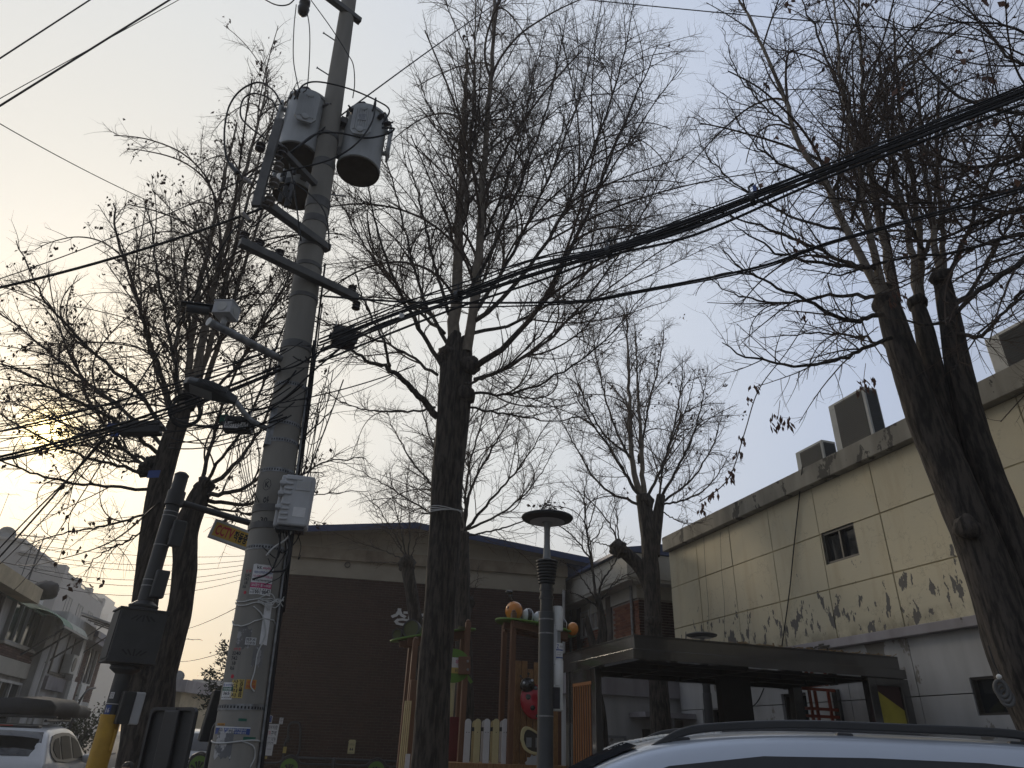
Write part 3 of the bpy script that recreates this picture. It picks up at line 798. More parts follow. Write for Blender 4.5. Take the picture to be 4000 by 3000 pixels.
# low railing with green emblems in front of the wall
FR = Frame(FB.pt(0, 0, 1.2), FU, FN)
rail = thing('emblem_railing', 'low dark railing with round green tree emblems before the brick wall', 'railing', FR.pt(3, 0.12, 0))
def frn(x, y): return FR.uv((1000 + x / 3.16) / SS, (2700 + y / 3.16) / SS, 0.0)
zr = frn(900, 905)[1]
ue = [frn(415, 900)[0], frn(1490, 900)[0]]
ue = [ue[0] - (ue[1] - ue[0]), ue[0], ue[1], 2 * ue[1] - ue[0], 3 * ue[1] - 2 * ue[0]]
pr = (ue[1] - ue[0]) / 2
for k, uc in enumerate(ue):
    mb = MB()
    mb.tube(catmull([FR.pt(uc - pr + 0.04, zr, 0), FR.pt(uc - 0.3, zr, 0), FR.pt(uc - 0.16, zr + 0.1, 0), FR.pt(uc, zr + 0.16, 0), FR.pt(uc + 0.16, zr + 0.1, 0), FR.pt(uc + 0.3, zr, 0), FR.pt(uc + pr - 0.04, zr, 0)], 6), 0.022, 8)
    mb.build('top_rail', M['black_trim'], rail)
    mb = MB(); mb.tube([FR.pt(uc - pr, 0.3, 0), FR.pt(uc + pr, 0.3, 0)], 0.022, 8); mb.build('bottom_rail', M['black_trim'], rail)
    mb = MB(); mb.lathe([(0.2, -0.015), (0.235, -0.015), (0.235, 0.015), (0.2, 0.015), (0.2, -0.015)], FR.pt(uc, zr - 0.1, 0), FR.n, 28, False)
    ring = mb.build('emblem_ring', M['black_trim'], rail)
    mb = MB(); mb.lathe([(0, -0.008), (0.2, -0.008), (0.2, 0.008), (0, 0.008)], FR.pt(uc, zr - 0.1, 0), FR.n, 28, False)
    disc = mb.build('emblem_disc', M['leaf_green'], rail)
    mb = MB()
    for an in (-60, -25, 0, 25, 60):
        aa = math.radians(an); p = FR.pt(uc, zr - 0.2, 0.011)
        q = p + (FR.u * math.sin(aa) + UP * math.cos(aa)) * 0.19
        mb.tube([p, p.lerp(q, 0.6), q], [0.008, 0.02, 0.03], 6)
    mb.build('emblem_tree', M['black_trim'], disc)
    um = uc + pr
    mb = MB(); mb.lathe([(0.05, 0), (0.05, zr + 0.09 - 0.12), (0.042, zr + 0.13 - 0.12), (0.02, zr + 0.15 - 0.12), (0, zr + 0.155 - 0.12)], FR.pt(um, 0.12, 0), UP, 14)
    mb.build('post', M['black_trim'], rail, True)

# ------------------------------------------------------------------ second brick building, its long side lit along the alley
b0 = P(1378, 1275, 18.0)
F2 = Frame(b0, SV, -RV)
B2 = thing('side_brick_building', 'red brick building with a deep pale eave beyond the pavilion', 'building', F2.pt(4, 0, -3))
ZB = 4.95; LB = 9.0
mb = MB(); F2.box(mb, 0.02, LB, 0, ZB, -7, -0.02); mb.build('wall_core', M['mortar_pale'], B2)
def f2(x, y, k=2.37, ox=2000, oy=1900, d=0.0): return F2.uv((ox + x / k) / SS, (oy + y / k) / SS, d)
w1 = f2(690, 1400), f2(722, 1285); w2 = f2(768, 1330), f2(803, 1228)
def span(w): return (min(w[0][0], w[1][0]), max(w[0][0], w[1][0]), w[0][1], w[1][1])
W1, W2 = span(w1), span(w2)
W1 = (W1[0], W1[0] + 0.62, W1[2], W1[2] + 0.75); W2 = (W2[0] - 0.1, W2[0] + 0.5, W2[2], W2[2] + 0.75)
pc = f2(628, 1450)[0], f2(900, 1200)[0]
holes = [W1, W2, (pc[0] - 0.16, pc[0] + 0.16, 0, 9), (pc[1] - 0.2, pc[1] + 0.2, 0, 9)]
bricks(F2, 0.0, LB, 2.2, ZB - 0.01, B2, M['brick_red'], 300, holes)
for u in pc:
    mb = MB(); F2.box(mb, u - 0.16, u + 0.16, 0, ZB + 0.3, -0.3, 0.03); mb.build('recess_strip', M['mortar'], B2)  # raised dark strip stands in for a recess, its shade put into the colour
for W_ in (W1, W2):
    window(F2, B2, W_[0], W_[1], W_[2], W_[3], M['frame_white'], M['glass'], 2, 0.045, 0.02, 0.08)
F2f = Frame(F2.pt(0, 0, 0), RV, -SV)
bricks(F2f, 0.0, 1.8, 2.2, ZB - 0.01, B2, M['brick_dark'], 0)  # front of the same red building, its shade put into a darker brick colour
mb = MB(); F2.box(mb, 0.03, LB, ZB, 5.28, -7, 0.025); mb.build('plaster_band', M['white_band'], B2)
mb = MB(); F2.box(mb, -0.35, LB, 5.28, 5.36, -7, 0.45); mb.build('eave_soffit', M['white_band'], B2)
mb = MB(); F2.box(mb, -0.38, LB, 5.36, 5.98, -7, 0.48); mb.build('eave_fascia', M['white_band'], B2)
mb = MB(); mb.prism([(-0.6, 6.0), (7.2, 6.0), (7.2, 6.08), (3.2, 6.75), (-0.6, 6.08)], F2.pt(-0.42, 0, 0), RV, UP, -LB); mb.build('roof', M['navy'], B2)
for u, d in ((0.28, 0.06), (pc[0] + 0.55, 0.06)):
    mb = MB(); mb.tube([F2.pt(u, 0, d), F2.pt(u, 5.3, d)], 0.04, 8); mb.build('drainpipe', M['steel_galv'], B2)
# low outbuilding seen under the pavilion roof
FO = Frame(F2.pt(-0.6, 0, 0) - SV * 0.4, RV, -SV)
ob = thing('outbuilding', 'low grey rendered outbuilding with a thick concrete canopy behind the pavilion', 'building', FO.pt(-0.5, 0, -1))
mb = MB(); FO.box(mb, -2.2, 2.6, 0, 2.55, -1.0, 0.0); mb.build('wall', M['ground_render'], ob)
mb = MB(); FO.box(mb, -2.3, 2.6, 2.55, 2.95, -1.0, 0.12); mb.build('parapet', M['ledge'], ob)
mb = MB(); FO.box(mb, -0.9, 2.2, 2.12, 2.22, 0.0, 0.75); mb.build('canopy', M['ledge'], ob)
mb = MB(); mb.tube([FO.pt(-0.2, 0, 0.65), FO.pt(-0.2, 2.12, 0.65)], 0.045, 8); mb.build('canopy_post', M['steel_galv'], ob)
mb = MB(); FO.box(mb, -0.6, 0.7, 0.05, 1.9, 0.002, 0.03); mb.build('door', M['frame_dark'], ob)
window(FO, ob, -1.9, -1.0, 1.2, 1.75, M['frame_grey'], M['glass'], 2, 0.05, 0.0, 0.05)

# ------------------------------------------------------------------ yellow rendered building on the right
y0 = P(1460, 1400, 17.0)
FY = Frame(y0, -SV, -RV)
LY = 20.0
yb = thing('rendered_building', 'two storey building with peeling yellow render and a weathered concrete parapet', 'building', FY.pt(7, 0, -3))
WIN = (5.27, 6.06, 4.46, 5.02)
GZ = [3.24, 4.05, 5.0, 5.88]
def fy(x, y, d=0.0): return FY.uv((2500 + x / 1.4747) / SS, (1300 + y / 1.4747) / SS, d)[0]
GU = [0.0] + sorted([fy(340, 1420), fy(525, 1260), fy(750, 1160), fy(1015, 1060), fy(1345, 880)])
step = GU[-1] - GU[-2]
while GU[-1] < LY - 1.3: GU.append(GU[-1] + 1.32)
GU[-1] = LY
mb = MB()
FY.box(mb, 0.0, WIN[0], 3.2, 5.9, -0.2, -0.012); FY.box(mb, WIN[1], LY, 3.2, 5.9, -0.2, -0.012)
FY.box(mb, WIN[0], WIN[1], 3.2, WIN[2], -0.2, -0.012); FY.box(mb, WIN[0], WIN[1], WIN[3], 5.9, -0.2, -0.012)
mb.build('wall_core', M['plaster_groove'], yb)
mb = MB(); FY.box(mb, 0.0, LY, 0.0, 5.9, -8, -0.3); mb.build('inner_wall', M['frame_dark'], yb)
g = 0.011
for i in range(len(GU) - 1):
    for k in range(3):
        a, b, c, d = GU[i] + g, GU[i + 1] - g, GZ[k] + g, GZ[k + 1] - g
        if i == 0: a = 0.0
        rects = [(a, b, c, d)]
        W_ = WIN
        if a < W_[1] and b > W_[0] and c < W_[3] and d > W_[2]:
            rects = []
            if c < W_[2]: rects.append((a, b, c, W_[2]))
            if d > W_[3]: rects.append((a, b, W_[3], d))
            cc, d2 = max(c, W_[2]), min(d, W_[3])
            if a < W_[0]: rects.append((a, W_[0], cc, d2))
            if b > W_[1]: rects.append((W_[1], b, cc, d2))
        mb = MB()
        dd = random.uniform(-0.003, 0.003)
        for r in rects:
            FY.box(mb, r[0], r[1], r[2], r[3], -0.03, dd)
        mb.build('plaster_panel', M['plaster'], yb, bevel=0.004 if len(rects) == 1 else 0)
mb = MB()
FY.box(mb, -0.02, LY, 5.88, 6.23, -0.25, 0.16); mb.build('parapet', M['parapet'], yb, bevel=0.012)
mb = MB(); FY.box(mb, 0.0, LY, 5.7, 5.95, -8, -0.26); mb.build('roof_slab', M['parapet'], yb)
mb = MB(); FY.box(mb, 0.0, LY, 3.10, 3.235, -0.25, 0.12); mb.build('ledge', M['ledge'], yb, bevel=0.01)
# end wall facing the alley
mb = MB(); mb.box(FY.pt(-0.05, 2.95, -4), (0.1, 7.7, 5.9), FY.u, FY.n); mb.build('end_wall', M['plaster'], yb)
# lower storey
DW = (7.48, 8.9, 2.04, 2.5)
def lw(x, y, k, ox, oy): return FY.uv((ox + x / k) / SS, (oy + y / k) / SS, -0.02)
d1 = lw(1540, 30, 2.765, 2500, 2700)
D2 = (d1[0] - 0.05, d1[0] + 0.62, 1.6, d1[1])
d3 = lw(675, 205, 2.765, 2500, 2700); d4 = lw(850, 195, 2.765, 2500, 2700)
D3 = (d3[0], d4[0], 1.7, d3[1])
HL = [DW, D2, D3]
gl = [0.0, d3[0] - 0.75, lw(1210, 535, 2.458, 3100, 2500)[0]]
g2u = lw(550, 570, 2.458, 3100, 2500)[0]
gl = sorted([0.0, 1.2, g2u, gl[2], gl[2] + 3.3, gl[2] + 5.0, LY])
zl = [0.0, lw(1230, 540, 2.458, 3100, 2500)[1], 3.1]
mb = MB(); FY.box(mb, 0, LY, 0, 3.1, -0.28, -0.24); mb.build('wall_core', M['frame_dark'], yb)
def cut(r, hs):
    out = [r]
    for h in hs:
        nx = []
        for a, b, c, d in out:
            if a < h[1] and b > h[0] and c < h[3] and d > h[2]:
                if c < h[2]: nx.append((a, b, c, h[2]))
                if d > h[3]: nx.append((a, b, h[3], d))
                c2, d2 = max(c, h[2]), min(d, h[3])
                if a < h[0]: nx.append((a, h[0], c2, d2))
                if b > h[1]: nx.append((h[1], b, c2, d2))
            else: nx.append((a, b, c, d))
        out = nx
    return out
for i in range(len(gl) - 1):
    for k in range(2):
        r = (gl[i] + (0.007 if i else 0), gl[i + 1] - 0.007, zl[k] + 0.007, zl[k + 1] - (0.007 if k == 0 else 0))
        mb = MB()
        for q in cut(r, HL): FY.box(mb, q[0], q[1], q[2], q[3], -0.24, -0.02)
        mb.build('render_panel', M['ground_render'], yb)
window(FY, yb, WIN[0], WIN[1], WIN[2], WIN[3], M['frame_dark'], M['glass'], 2, 0.045, -0.05, 0.1)
window(FY, yb, DW[0], DW[1], DW[2], DW[3], M['frame_dark'], M['glass'], 1, 0.03, -0.06, 0.1)
window(FY, yb, D2[0], D2[1], D2[2], D2[3], M['frame_dark'], M['glass'], 2, 0.04, -0.1, 0.1)
window(FY, yb, D3[0], D3[1], D3[2], D3[3], M['frame_dark'], M['glass'], 2, 0.04, -0.1, 0.1)
# torn stub of a removed gutter on the ledge
mb = MB(); u = FY.uv((3000 + 380 / 2.074) / SS, (2200 + 660 / 2.074) / SS, 0.12)
for k in range(26):
    uu = u[0] + random.uniform(-0.35, 0.3); mb.box(FY.pt(uu, 3.13 + random.uniform(-0.05, 0.05), 0.125), (random.uniform(.04, .14), 0.02, random.uniform(.01, .04)), FY.u, FY.n)
mb.build('ledge_damage', M['frame_dark'], yb)

def ac_unit(u0, z0, L, D, H, d0, label):
    t = thing('air_conditioner', label, 'air conditioner', FY.pt(u0, z0, d0), 'outdoor units on the parapet roof')
    mb = MB(); FY.box(mb, u0, u0 + L, z0, z0 + H, d0 - D, d0); mb.build('casing', M['ac_shell'], t, bevel=0.015)
    fr_ = Frame(FY.pt(u0, 0, d0), FY.u, FY.n)
    mb = MB(); fr_.box(mb, L * 0.17, L * 0.93, z0 + 0.04, z0 + H - 0.05, -0.01, 0.004); grille = mb.build('coil_panel', M['louvre'], t)
    n = 0; zz = z0 + 0.08
    mb = MB()
    while zz < z0 + H - 0.07:
        fr_.box(mb, L * 0.18, L * 0.92, zz, zz + 0.006, 0.004, 0.012); zz += 0.035
    mb.build('fins', M['black_plastic'], grille)
    f2_ = Frame(FY.pt(u0 + L, 0, d0 - D), FY.n, FY.u)
    mb = MB(); f2_.box(mb, D * 0.1, D * 0.9, z0 + 0.04, z0 + H - 0.05, -0.01, 0.004); grille = mb.build('coil_panel', M['louvre'], t)
    mb = MB(); zz = z0 + 0.08
    while zz < z0 + H - 0.07:
        f2_.box(mb, D * 0.12, D * 0.88, zz, zz + 0.006, 0.004, 0.012); zz += 0.035
    mb.build('fins', M['black_plastic'], grille)
    mb = MB(); FY.box(mb, u0 + 0.05, u0 + L - 0.05, 5.95, z0, d0 - D + 0.05, d0 - 0.05); mb.build('stand', M['steel_galv'], t)
def acp(x, y): return FY.uv((2500 + x / 1.4747) / SS, (1300 + y / 1.4747) / SS, -0.35)
a1, a2 = acp(1082, 425), acp(1290, 330)
ac_unit(a1[0], 6.0, a2[0] - a1[0], 0.3, a1[1] - 6.0, -0.35, 'tall outdoor air conditioner standing on the parapet beside the big tree')
a1, a2 = acp(893, 693), acp(1045, 618)
ac_unit(a1[0], 5.97, a2[0] - a1[0], 0.32, a1[1] - 5.97, -0.35, 'shorter outdoor air conditioner, second one along the parapet')
a1 = FY.uv(2125, 735, -0.3)
ac_unit(a1[0], 6.0, 1.3, 0.5, a1[1] - 6.0, -0.3, 'outdoor air conditioner nearest the camera in the top right of the roof')
# bundled black plastic on the roof corner
mb = MB(); c = FY.pt(0.75, 6.15, -0.7)
mb.sphere(c, 0.34, 18, 12, (1.3, 1, 0.9))
for v in mb.v: v += (v - c).normalized() * (0.09 * (mnoise.noise(v * 6) + mnoise.noise(v * 14) * 0.6))
tag(mb.build('plastic_bundle', M['foil'], smooth=True), 'crumpled dark plastic bundle on the far corner of the parapet roof', 'bundle')
mb = MB(); c = FY.pt(0.2, 6.4, -0.9); mb.lathe([(0.02, -0.4), (0.02, 0), (0.09, 0.02), (0.1, 0.12), (0.05, 0.2), (0, 0.21)], c, UP, 14)
tag(mb.build('roof_vent', M['steel_galv'], smooth=True), 'small round metal roof vent behind the plastic bundle', 'vent')
# loose cables down the facade
def wall_cable(pts, r, label):
    q = [FY.pt(*FY.uv(x, y, 0.2), 0.2) if i == 0 else FY.pt(*FY.uv(x, y, 0.03), 0.04) for i, (x, y) in enumerate(pts)]
    mb = MB(); mb.tube(catmull(q, 6), r, 6)
    tag(mb.build('wall_cable', M['cable'], smooth=True), label, 'cable', 'cables hanging down the yellow wall')
wall_cable([(1733, 1008), (1727, 1080), (1716, 1180), (1706, 1280), (1690, 1395)], 0.011, 'thick black cable hanging down the yellow wall left of the window')
wall_cable([(1520, 1160), (1526, 1250), (1531, 1310), (1533, 1395)], 0.0035, 'thin cable hanging near the left end of the yellow wall')
wall_cable([(1556, 1150), (1560, 1240), (1566, 1310), (1565, 1390)], 0.003, 'thin slack cable on the yellow wall above the far lamp')
wall_cable([(1660, 1463), (1652, 1485), (1638, 1515), (1622, 1530)], 0.011, 'black cable drooping on the grey wall under the pavilion')

# ------------------------------------------------------------------ houses along the left side of the street
h0 = P(0, 1500, 22.0)
FH = Frame(h0, SV, RV)
def z1(x, y, d=0.0): return FH.uv((x / 1.508) / SS, (1900 + y / 1.508) / SS, d)
def aerial(label, base, h, n=5, rot=0.6, w=0.5):
    t = thing('tv_aerial', label, 'aerial', base, 'television aerials on the roofs')
    mb = MB(); mb.tube([base, base + UP * h], 0.018, 6); mb.build('mast', M['steel_dark'], t)
    a = Vector((math.cos(rot), math.sin(rot), 0)); b = Vector((-a.y, a.x, 0))
    mb = MB(); c = base + UP * (h - 0.1); mb.tube([c - a * 0.75, c + a * 0.75], 0.012, 5)
    for k in range(n):
        p = c + a * (-0.7 + 1.4 * k / (n - 1)); ww = w * (1.0 - 0.5 * k / n); mb.tube([p - b * ww, p + b * ww], 0.007, 4)
    mb.build('antenna', M['steel_dark'], t)

eave_z = z1(0, 440, .45)[1] - .36
wt = z1(60, 590), z1(290, 690), z1(200, 970), z1(30, 910)
wu0, wu1 = wt[3][0] - 0.1, z1(290, 690)[0] + 0.05
wz1, wz0 = wt[0][1] + 0.0, wt[3][1]
lt = z1(0, 1100), z1(140, 1150), z1(70, 1420)
ha = thing('terraced_house', 'grey rendered two storey house with green window and brick strip, nearest on the left', 'house', FH.pt(0, 0, -3))
mb = MB(); FH.box(mb, -8, wu1 + 0.5, 0, eave_z - 0.05, -8, -0.12); mb.build('wall_core', M['concrete_house'], ha)
bz0, bz1 = lt[0][1] + 0.45, wz0 - 0.1
bricks(FH, -4, wu1 + 0.2, bz0, bz1, ha, M['brick_house'], 0, d0=-0.12)
mb = MB(); FH.box(mb, -8, wu1 + 0.2, lt[0][1] + 0.0, bz0 - 0.02, -0.12, 0.03); mb.build('lintel', M['white_band'], ha)
window(FH, ha, wu0, wu1, wz0, wz1 - 0.02, M['frame_grey'], M['glass_green'], 4, 0.06, -0.02, 0.1, sill=M['white_band'])
window(FH, ha, wu0 - 4.6, wu0 - 1.0, wz0, wz1 - 0.2, M['frame_dark'], M['glass'], 3, 0.06, -0.02, 0.1)
window(FH, ha, -3.0, lt[1][0], 0.55, lt[1][1] - 0.05, M['frame_white'], M['glass'], 5, 0.07, -0.02, 0.1)
mb = MB(); FH.box(mb, -8, wu1 + 0.3, wz1, eave_z - 0.06, -0.12, 0.0); mb.build('upper_wall', M['awning'], ha)
mb = MB(); FH.box(mb, -8, z1(170, 560)[0], eave_z - 0.05, eave_z + 0.36, -8, 0.45); mb.build('eave', M['house_cream'], ha)
mb = MB(); FH.box(mb, wu1 + 0.12, wu1 + 0.62, 0, eave_z + 0.1, -0.3, 0.22); mb.build('pillar', M['concrete_house'], ha)
mb = MB(); mb.tube([FH.pt(wu1 + 0.72, 0, 0.3), FH.pt(wu1 + 0.72, eave_z, 0.3)], 0.05, 8); mb.tube([FH.pt(wu1 + 0.9, 0, 0.26), FH.pt(wu1 + 0.9, eave_z, 0.26)], 0.035, 8)
mb.build('drainpipe', M['frame_white'], ha)
# green and clear corrugated awning
aw = thing('corrugated_awning', 'curved green and clear corrugated awning on raking struts over the green window', 'awning', FH.pt(wu1, eave_z, 0.5))
zA = z1(310, 640)[1]
au0, au1 = wu1 - 1.5, wu1 + 1.9
def awning(u0, u1, m, name):
    mb = MB()
    nu, nv = int((u1 - u0) / 0.05), 7
    vs_, fs = [], []
    for i in range(nu + 1):
        for k in range(nv + 1):
            th = k / nv * 1.35
            d = 0.02 + 1.0 * math.sin(th); z = eave_z - 0.02 - 0.55 * (1 - math.cos(th)) + (0.016 if i % 2 else -0.016)
            vs_.append(FH.pt(u0 + (u1 - u0) * i / nu, z, d))
    for i in range(nu):
        for k in range(nv):
            a = i * (nv + 1) + k; fs.append((a, a + 1, a + nv + 2, a + nv + 1))
    mb.add(vs_, fs); return mb.build(name, m, aw, True)
awning(au0, wu1 - 0.3, M['awning'], 'green_sheet')
awning(wu1 - 0.3, au1, M['awning_pale'], 'clear_sheet')
mb = MB(); FH.box(mb, au0, au1, eave_z - 0.52, eave_z - 0.46, 0.96, 1.02); mb.build('front_bar', M['frame_grey'], aw)
for uu in (au0 + 0.3, wu1 - 0.2, au1 - 0.3):
    mb = MB(); mb.bar(FH.pt(uu, eave_z - 0.5, 0.97), FH.pt(uu, eave_z - 1.35, 0.02), 0.05, 0.05); mb.build('strut', M['steel_dark'], aw)
aw2 = thing('shelter_panel', 'grey flat panelled canopy tilted beyond the curved awning', 'canopy', FH.pt(au1 + 2, eave_z - 0.4, 0.8))
c = FH.pt(au1 + 2.3, eave_z + 0.35, 0.9)
mb = MB(); mb.box(c, (2.4, 1.3, 0.05), SV, RV * 0.9 - UP * 0.25); mb.build('sheet', M['frame_grey'], aw2)
for k in (-1, 0, 1):
    mb = MB(); mb.bar(c + SV * (k * 1.1) - RV * 0.6 - UP * 0.0 + UP * 0.08, c + SV * (k * 1.1) + RV * 0.6 - UP * 0.23, 0.04, 0.05); mb.build('rib', M['steel_dark'], aw2)
for k in (-1, 1):
    mb = MB(); mb.bar(c + SV * k + RV * 0.3 - UP * 0.1, FH.pt(au1 + 2.3 + k, eave_z - 0.9, 0.02), 0.04, 0.04); mb.build('strut', M['steel_dark'], aw2)
# second house with the tall stair window
t0, t1, t2 = z1(390, 790), z1(470, 850), z1(310, 1110)
ezb = FH.uv(150, 1321, .5)[1] - .25
hb_u0 = wu1 + 0.62; hb_u1 = hb_u0 + 4.4
hb = thing('terraced_house', 'pale rendered house with a tall dark framed stair window, second on the left', 'house', FH.pt(hb_u0 + 2, 0, -3))
mb = MB(); FH.box(mb, hb_u0, hb_u1, 0, ezb - 0.2, -8, 0.0); mb.build('wall', M['concrete_house'], hb)
mb = MB(); FH.box(mb, hb_u0 - 0.02, hb_u1, ezb - 0.2, ezb + 0.25, -8, 0.5); mb.build('eave', M['concrete_house'], hb)
mb = MB(); FH.box(mb, hb_u0 + 0.2, hb_u0 + 1.5, ezb + 0.25, eave_z + 1.0, -3, -0.8); mb.build('chimney', M['concrete_house'], hb)
window(FH, hb, t0[0] - 0.25, t1[0] + 0.25, t2[1], t0[1], M['frame_dark'], M['glass'], 2, 0.09, 0.03, 0.08)
mb = MB(); FH.box(mb, t1[0] + 0.3, hb_u1 - 0.5, t2[1], t0[1] - 0.1, 0.002, 0.03); mb.build('dark_panel', M['frame_dark'], hb)
window(FH, hb, t0[0] - 0.2, t1[0] + 1.2, 1.0, t2[1] - 0.7, M['frame_white'], M['glass'], 3, 0.06, 0.03, 0.08)
mb = MB(); FH.box(mb, t0[0] - 0.4, t1[0] + 1.5, t2[1] - 0.5, t2[1] - 0.08, 0.0, 0.12); mb.build('balcony_ledge', M['ledge'], hb)
mb = MB(); FH.box(mb, hb_u1 - 0.45, hb_u1, 0, eave_z + 0.1, 0.0, 0.3); mb.build('pillar', M['frame_white'], hb)
ac = thing('air_conditioner', 'white outdoor air conditioner hung on the second house wall', 'air conditioner', FH.pt(hb_u1 - 1.5, t2[1] + 0.6, 0.3))
mb = MB(); FH.box(mb, hb_u1 - 1.55, hb_u1 - 0.75, t2[1] + 0.1, t2[1] + 0.75, 0.08, 0.38); mb.build('casing', M['ac_shell'], ac, bevel=0.02)
mb = MB(); mb.lathe([(0.24, 0), (0.24, 0.02), (0.0, 0.02)], FH.pt(hb_u1 - 1.2, t2[1] + 0.42, 0.38), RV, 20); mb.build('fan_grille', M['louvre'], ac)
sg = MB(); FH.box(sg, hb_u1 - 1.75, hb_u1 - 0.95, t2[1] - 1.3, t2[1] - 0.15, 0.5, 0.62)
tag(sg.build('sign_box', M['white'], bevel=0.01), 'blank white projecting sign box under the second house eave', 'sign')
# third house, brick, navy roof edge
eave_z0 = eave_z; eave_z = ezb + .05
hc_u0, hc_u1 = hb_u1, hb_u1 + 5.0
hc = thing('terraced_house', 'brick house with white windows and a dark navy roof edge, third on the left', 'house', FH.pt(hc_u0 + 2, 0, -3))
mb = MB(); FH.box(mb, hc_u0, hc_u1, 0, eave_z - 0.3, -8, -0.12); mb.build('wall_core', M['mortar_pale'], hc)
wi = [(hc_u0 + 0.4, hc_u0 + 1.3, 3.3, 4.7), (hc_u0 + 2.3, hc_u0 + 3.9, 3.1, 4.7), (hc_u0 + 1.0, hc_u0 + 3.6, 0.9, 2.2)]
bricks(FH, hc_u0, hc_u1, 2.5, eave_z - 0.3, hc, M['brick_house'], 0, wi, d0=-0.12)
mb = MB(); FH.box(mb, hc_u0, hc_u1, 0, 2.5, -0.12, 0.0); mb.build('lower_wall', M['concrete_house'], hc)
for q in wi: window(FH, hc, *q, M['frame_white'], M['glass'], 2, 0.07, 0.03, 0.1)
mb = MB(); FH.box(mb, hc_u0 - 0.05, hc_u1, eave_z - 0.3, eave_z - 0.1, -8, 0.6); mb.build('eave', M['ledge'], hc)
mb = MB(); FH.box(mb, hc_u0 - 0.1, hc_u1, eave_z - 0.1, eave_z + 0.12, -8, 0.65); mb.build('roof_edge', M['navy'], hc)
sg = MB(); FH.box(sg, hc_u0 + 0.1, hc_u0 + 0.9, 2.0, 3.0, 0.45, 0.57)
tag(sg.build('sign_box', M['white'], bevel=0.01), 'blank white projecting sign box on the third house', 'sign')
# things on the roofs
eave_z = eave_z0
aerial('dark tv aerial on the chimney of the second house', FH.pt(hb_u0 + 0.6, eave_z + 1.2, -1.2), 1.6, 4, 0.4)
aerial('tv aerial with a leaning mast between two others', FH.pt(hb_u0 + 1.8, eave_z + 0.2, -1.6), 2.5, 6, 1.0)
aerial('tallest tv aerial, furthest along the left roofs', FH.pt(hb_u0 + 2.3, eave_z + 0.2, -2.0), 3.0, 5, 0.2)
mb = MB(); c = FH.pt(wu1 - 1.3, eave_z + 0.55, 0.1); mb.sphere(c, 0.42, 18, 12, (1, 0.8, 0.7))
for v in mb.v: v += (v - c).normalized() * 0.1 * mnoise.noise(v * 5)
tag(mb.build('tarpaulin_heap', M['tarp'], smooth=True), 'dark heap of covered junk on the yellowish eave', 'heap')
# balcony shrub before the second house
def leafy(name, label, cat, c, rx, ry, rz, n, m, size, stem_m, group=None, seed=1, needle=False):
    rng = random.Random(seed)
    t = thing(name, label, cat, (c[0], c[1], c[2] - rz), group)
    mb = MB(); st = MB()
    for k in range(26):
        a = rng.uniform(0, 2 * PI); e = rng.uniform(0.2, 1.0)
        tip = Vector(c) + Vector((math.cos(a) * rx * e, math.sin(a) * ry * e, rng.uniform(-0.5, 1.0) * rz))
        b = Vector((c[0], c[1], c[2] - rz))
        st.tube([b, b.lerp(tip, 0.5) + UP * 0.1, tip], [0.015, 0.009, 0.004], 4)
        for j in range(n // 26):
            f = rng.uniform(0.45, 1.05)
            p = b.lerp(tip, f) + Vector((rng.gauss(0, 1), rng.gauss(0, 1), rng.gauss(0, 1))) * size * 1.4
            d = Vector((rng.gauss(0, 1), rng.gauss(0, 1), rng.gauss(0, 1))).normalized()
            s = d.cross(Vector((rng.gauss(0, 1), rng.gauss(0, 1), rng.gauss(0, 1)))).normalized()
            L = size * rng.uniform(0.6, 1.3); w = L * (0.2 if needle else 0.42)
            mb.add([p, p + d * L * .5 + s * w, p + d * L, p + d * L * .5 - s * w], [(0, 1, 2, 3)])
    st.build('stem', stem_m, t); o = mb.build('foliage', m, t); o['kind'] = 'stuff'
    return t
leafy('balcony_shrub', 'dark green shrub standing in front of the second house', 'shrub', FH.pt(hb_u0 + 1.2, 1.5, 1.6), 1.1, 0.8, 0.85, 1500, M['shrub'], 0.09, M['bark'], seed=3)
mb = MB(); mb.tube(catmull([FH.pt(hb_u0 + 0.3, 0.1, 1.5), FH.pt(hb_u0 + 0.3, 1.9, 1.5), FH.pt(hb_u0 + 0.5, 2.6, 1.6), FH.pt(hb_u0 + 1.2, 2.75, 1.7)], 6), 0.03, 8)
sl = mb.build('curved_lamp', M['steel_dark'], smooth=True); tag(sl, 'small curved dark lamp in front of the second house', 'lamp')

# pale flats stepping down behind the houses
flat0 = P(10, 1240, 48.0)
FA = Frame(flat0, RV, -SV)
def za(x, y): return FA.uv((x / 3.6875) / SS, (2050 + y / 3.6875) / SS)
ap = thing('apartment_block', 'pale stepped apartment block with balcony railings above the left houses', 'apartment block', FA.pt(0, 0, -6))
s1, s2 = za(330, 240), za(600, 440)
steps = [(-22, s1[0], 0, s1[1], -9), (s1[0], s2[0], 0, s2[1], -9)]
for k, (a, b, c, d, e) in enumerate(steps):
    mb = MB(); FA.box(mb, a, b, c, d, e, -0.01 * k); mb.build('wall', M['far_wall'], ap)
    mb = MB(); FA.box(mb, a - 0.1, b + 0.12, d, d + 0.18, e, 0.12); mb.build('coping', M['far_wall'], ap)
s3 = za(660, 690); s4 = za(830, 565); s5 = za(960, 585)
mb = MB(); FA.box(mb, s2[0], s5[0], 0, s3[1], -14, 0.0); mb.build('wall', M['far_wall'], ap)
mb = MB(); FA.box(mb, s4[0], s5[0], s3[1], s4[1], -0.9, 0.0); mb.build('pier', M['far_wall'], ap)
for dd in (-4.5, -8.5, -13.6):
    mb = MB(); FA.box(mb, s5[0] - 0.5, s5[0], s3[1], s4[1] - 0.05, dd - 0.7, dd); mb.build('pier', M['far_wall'], ap)
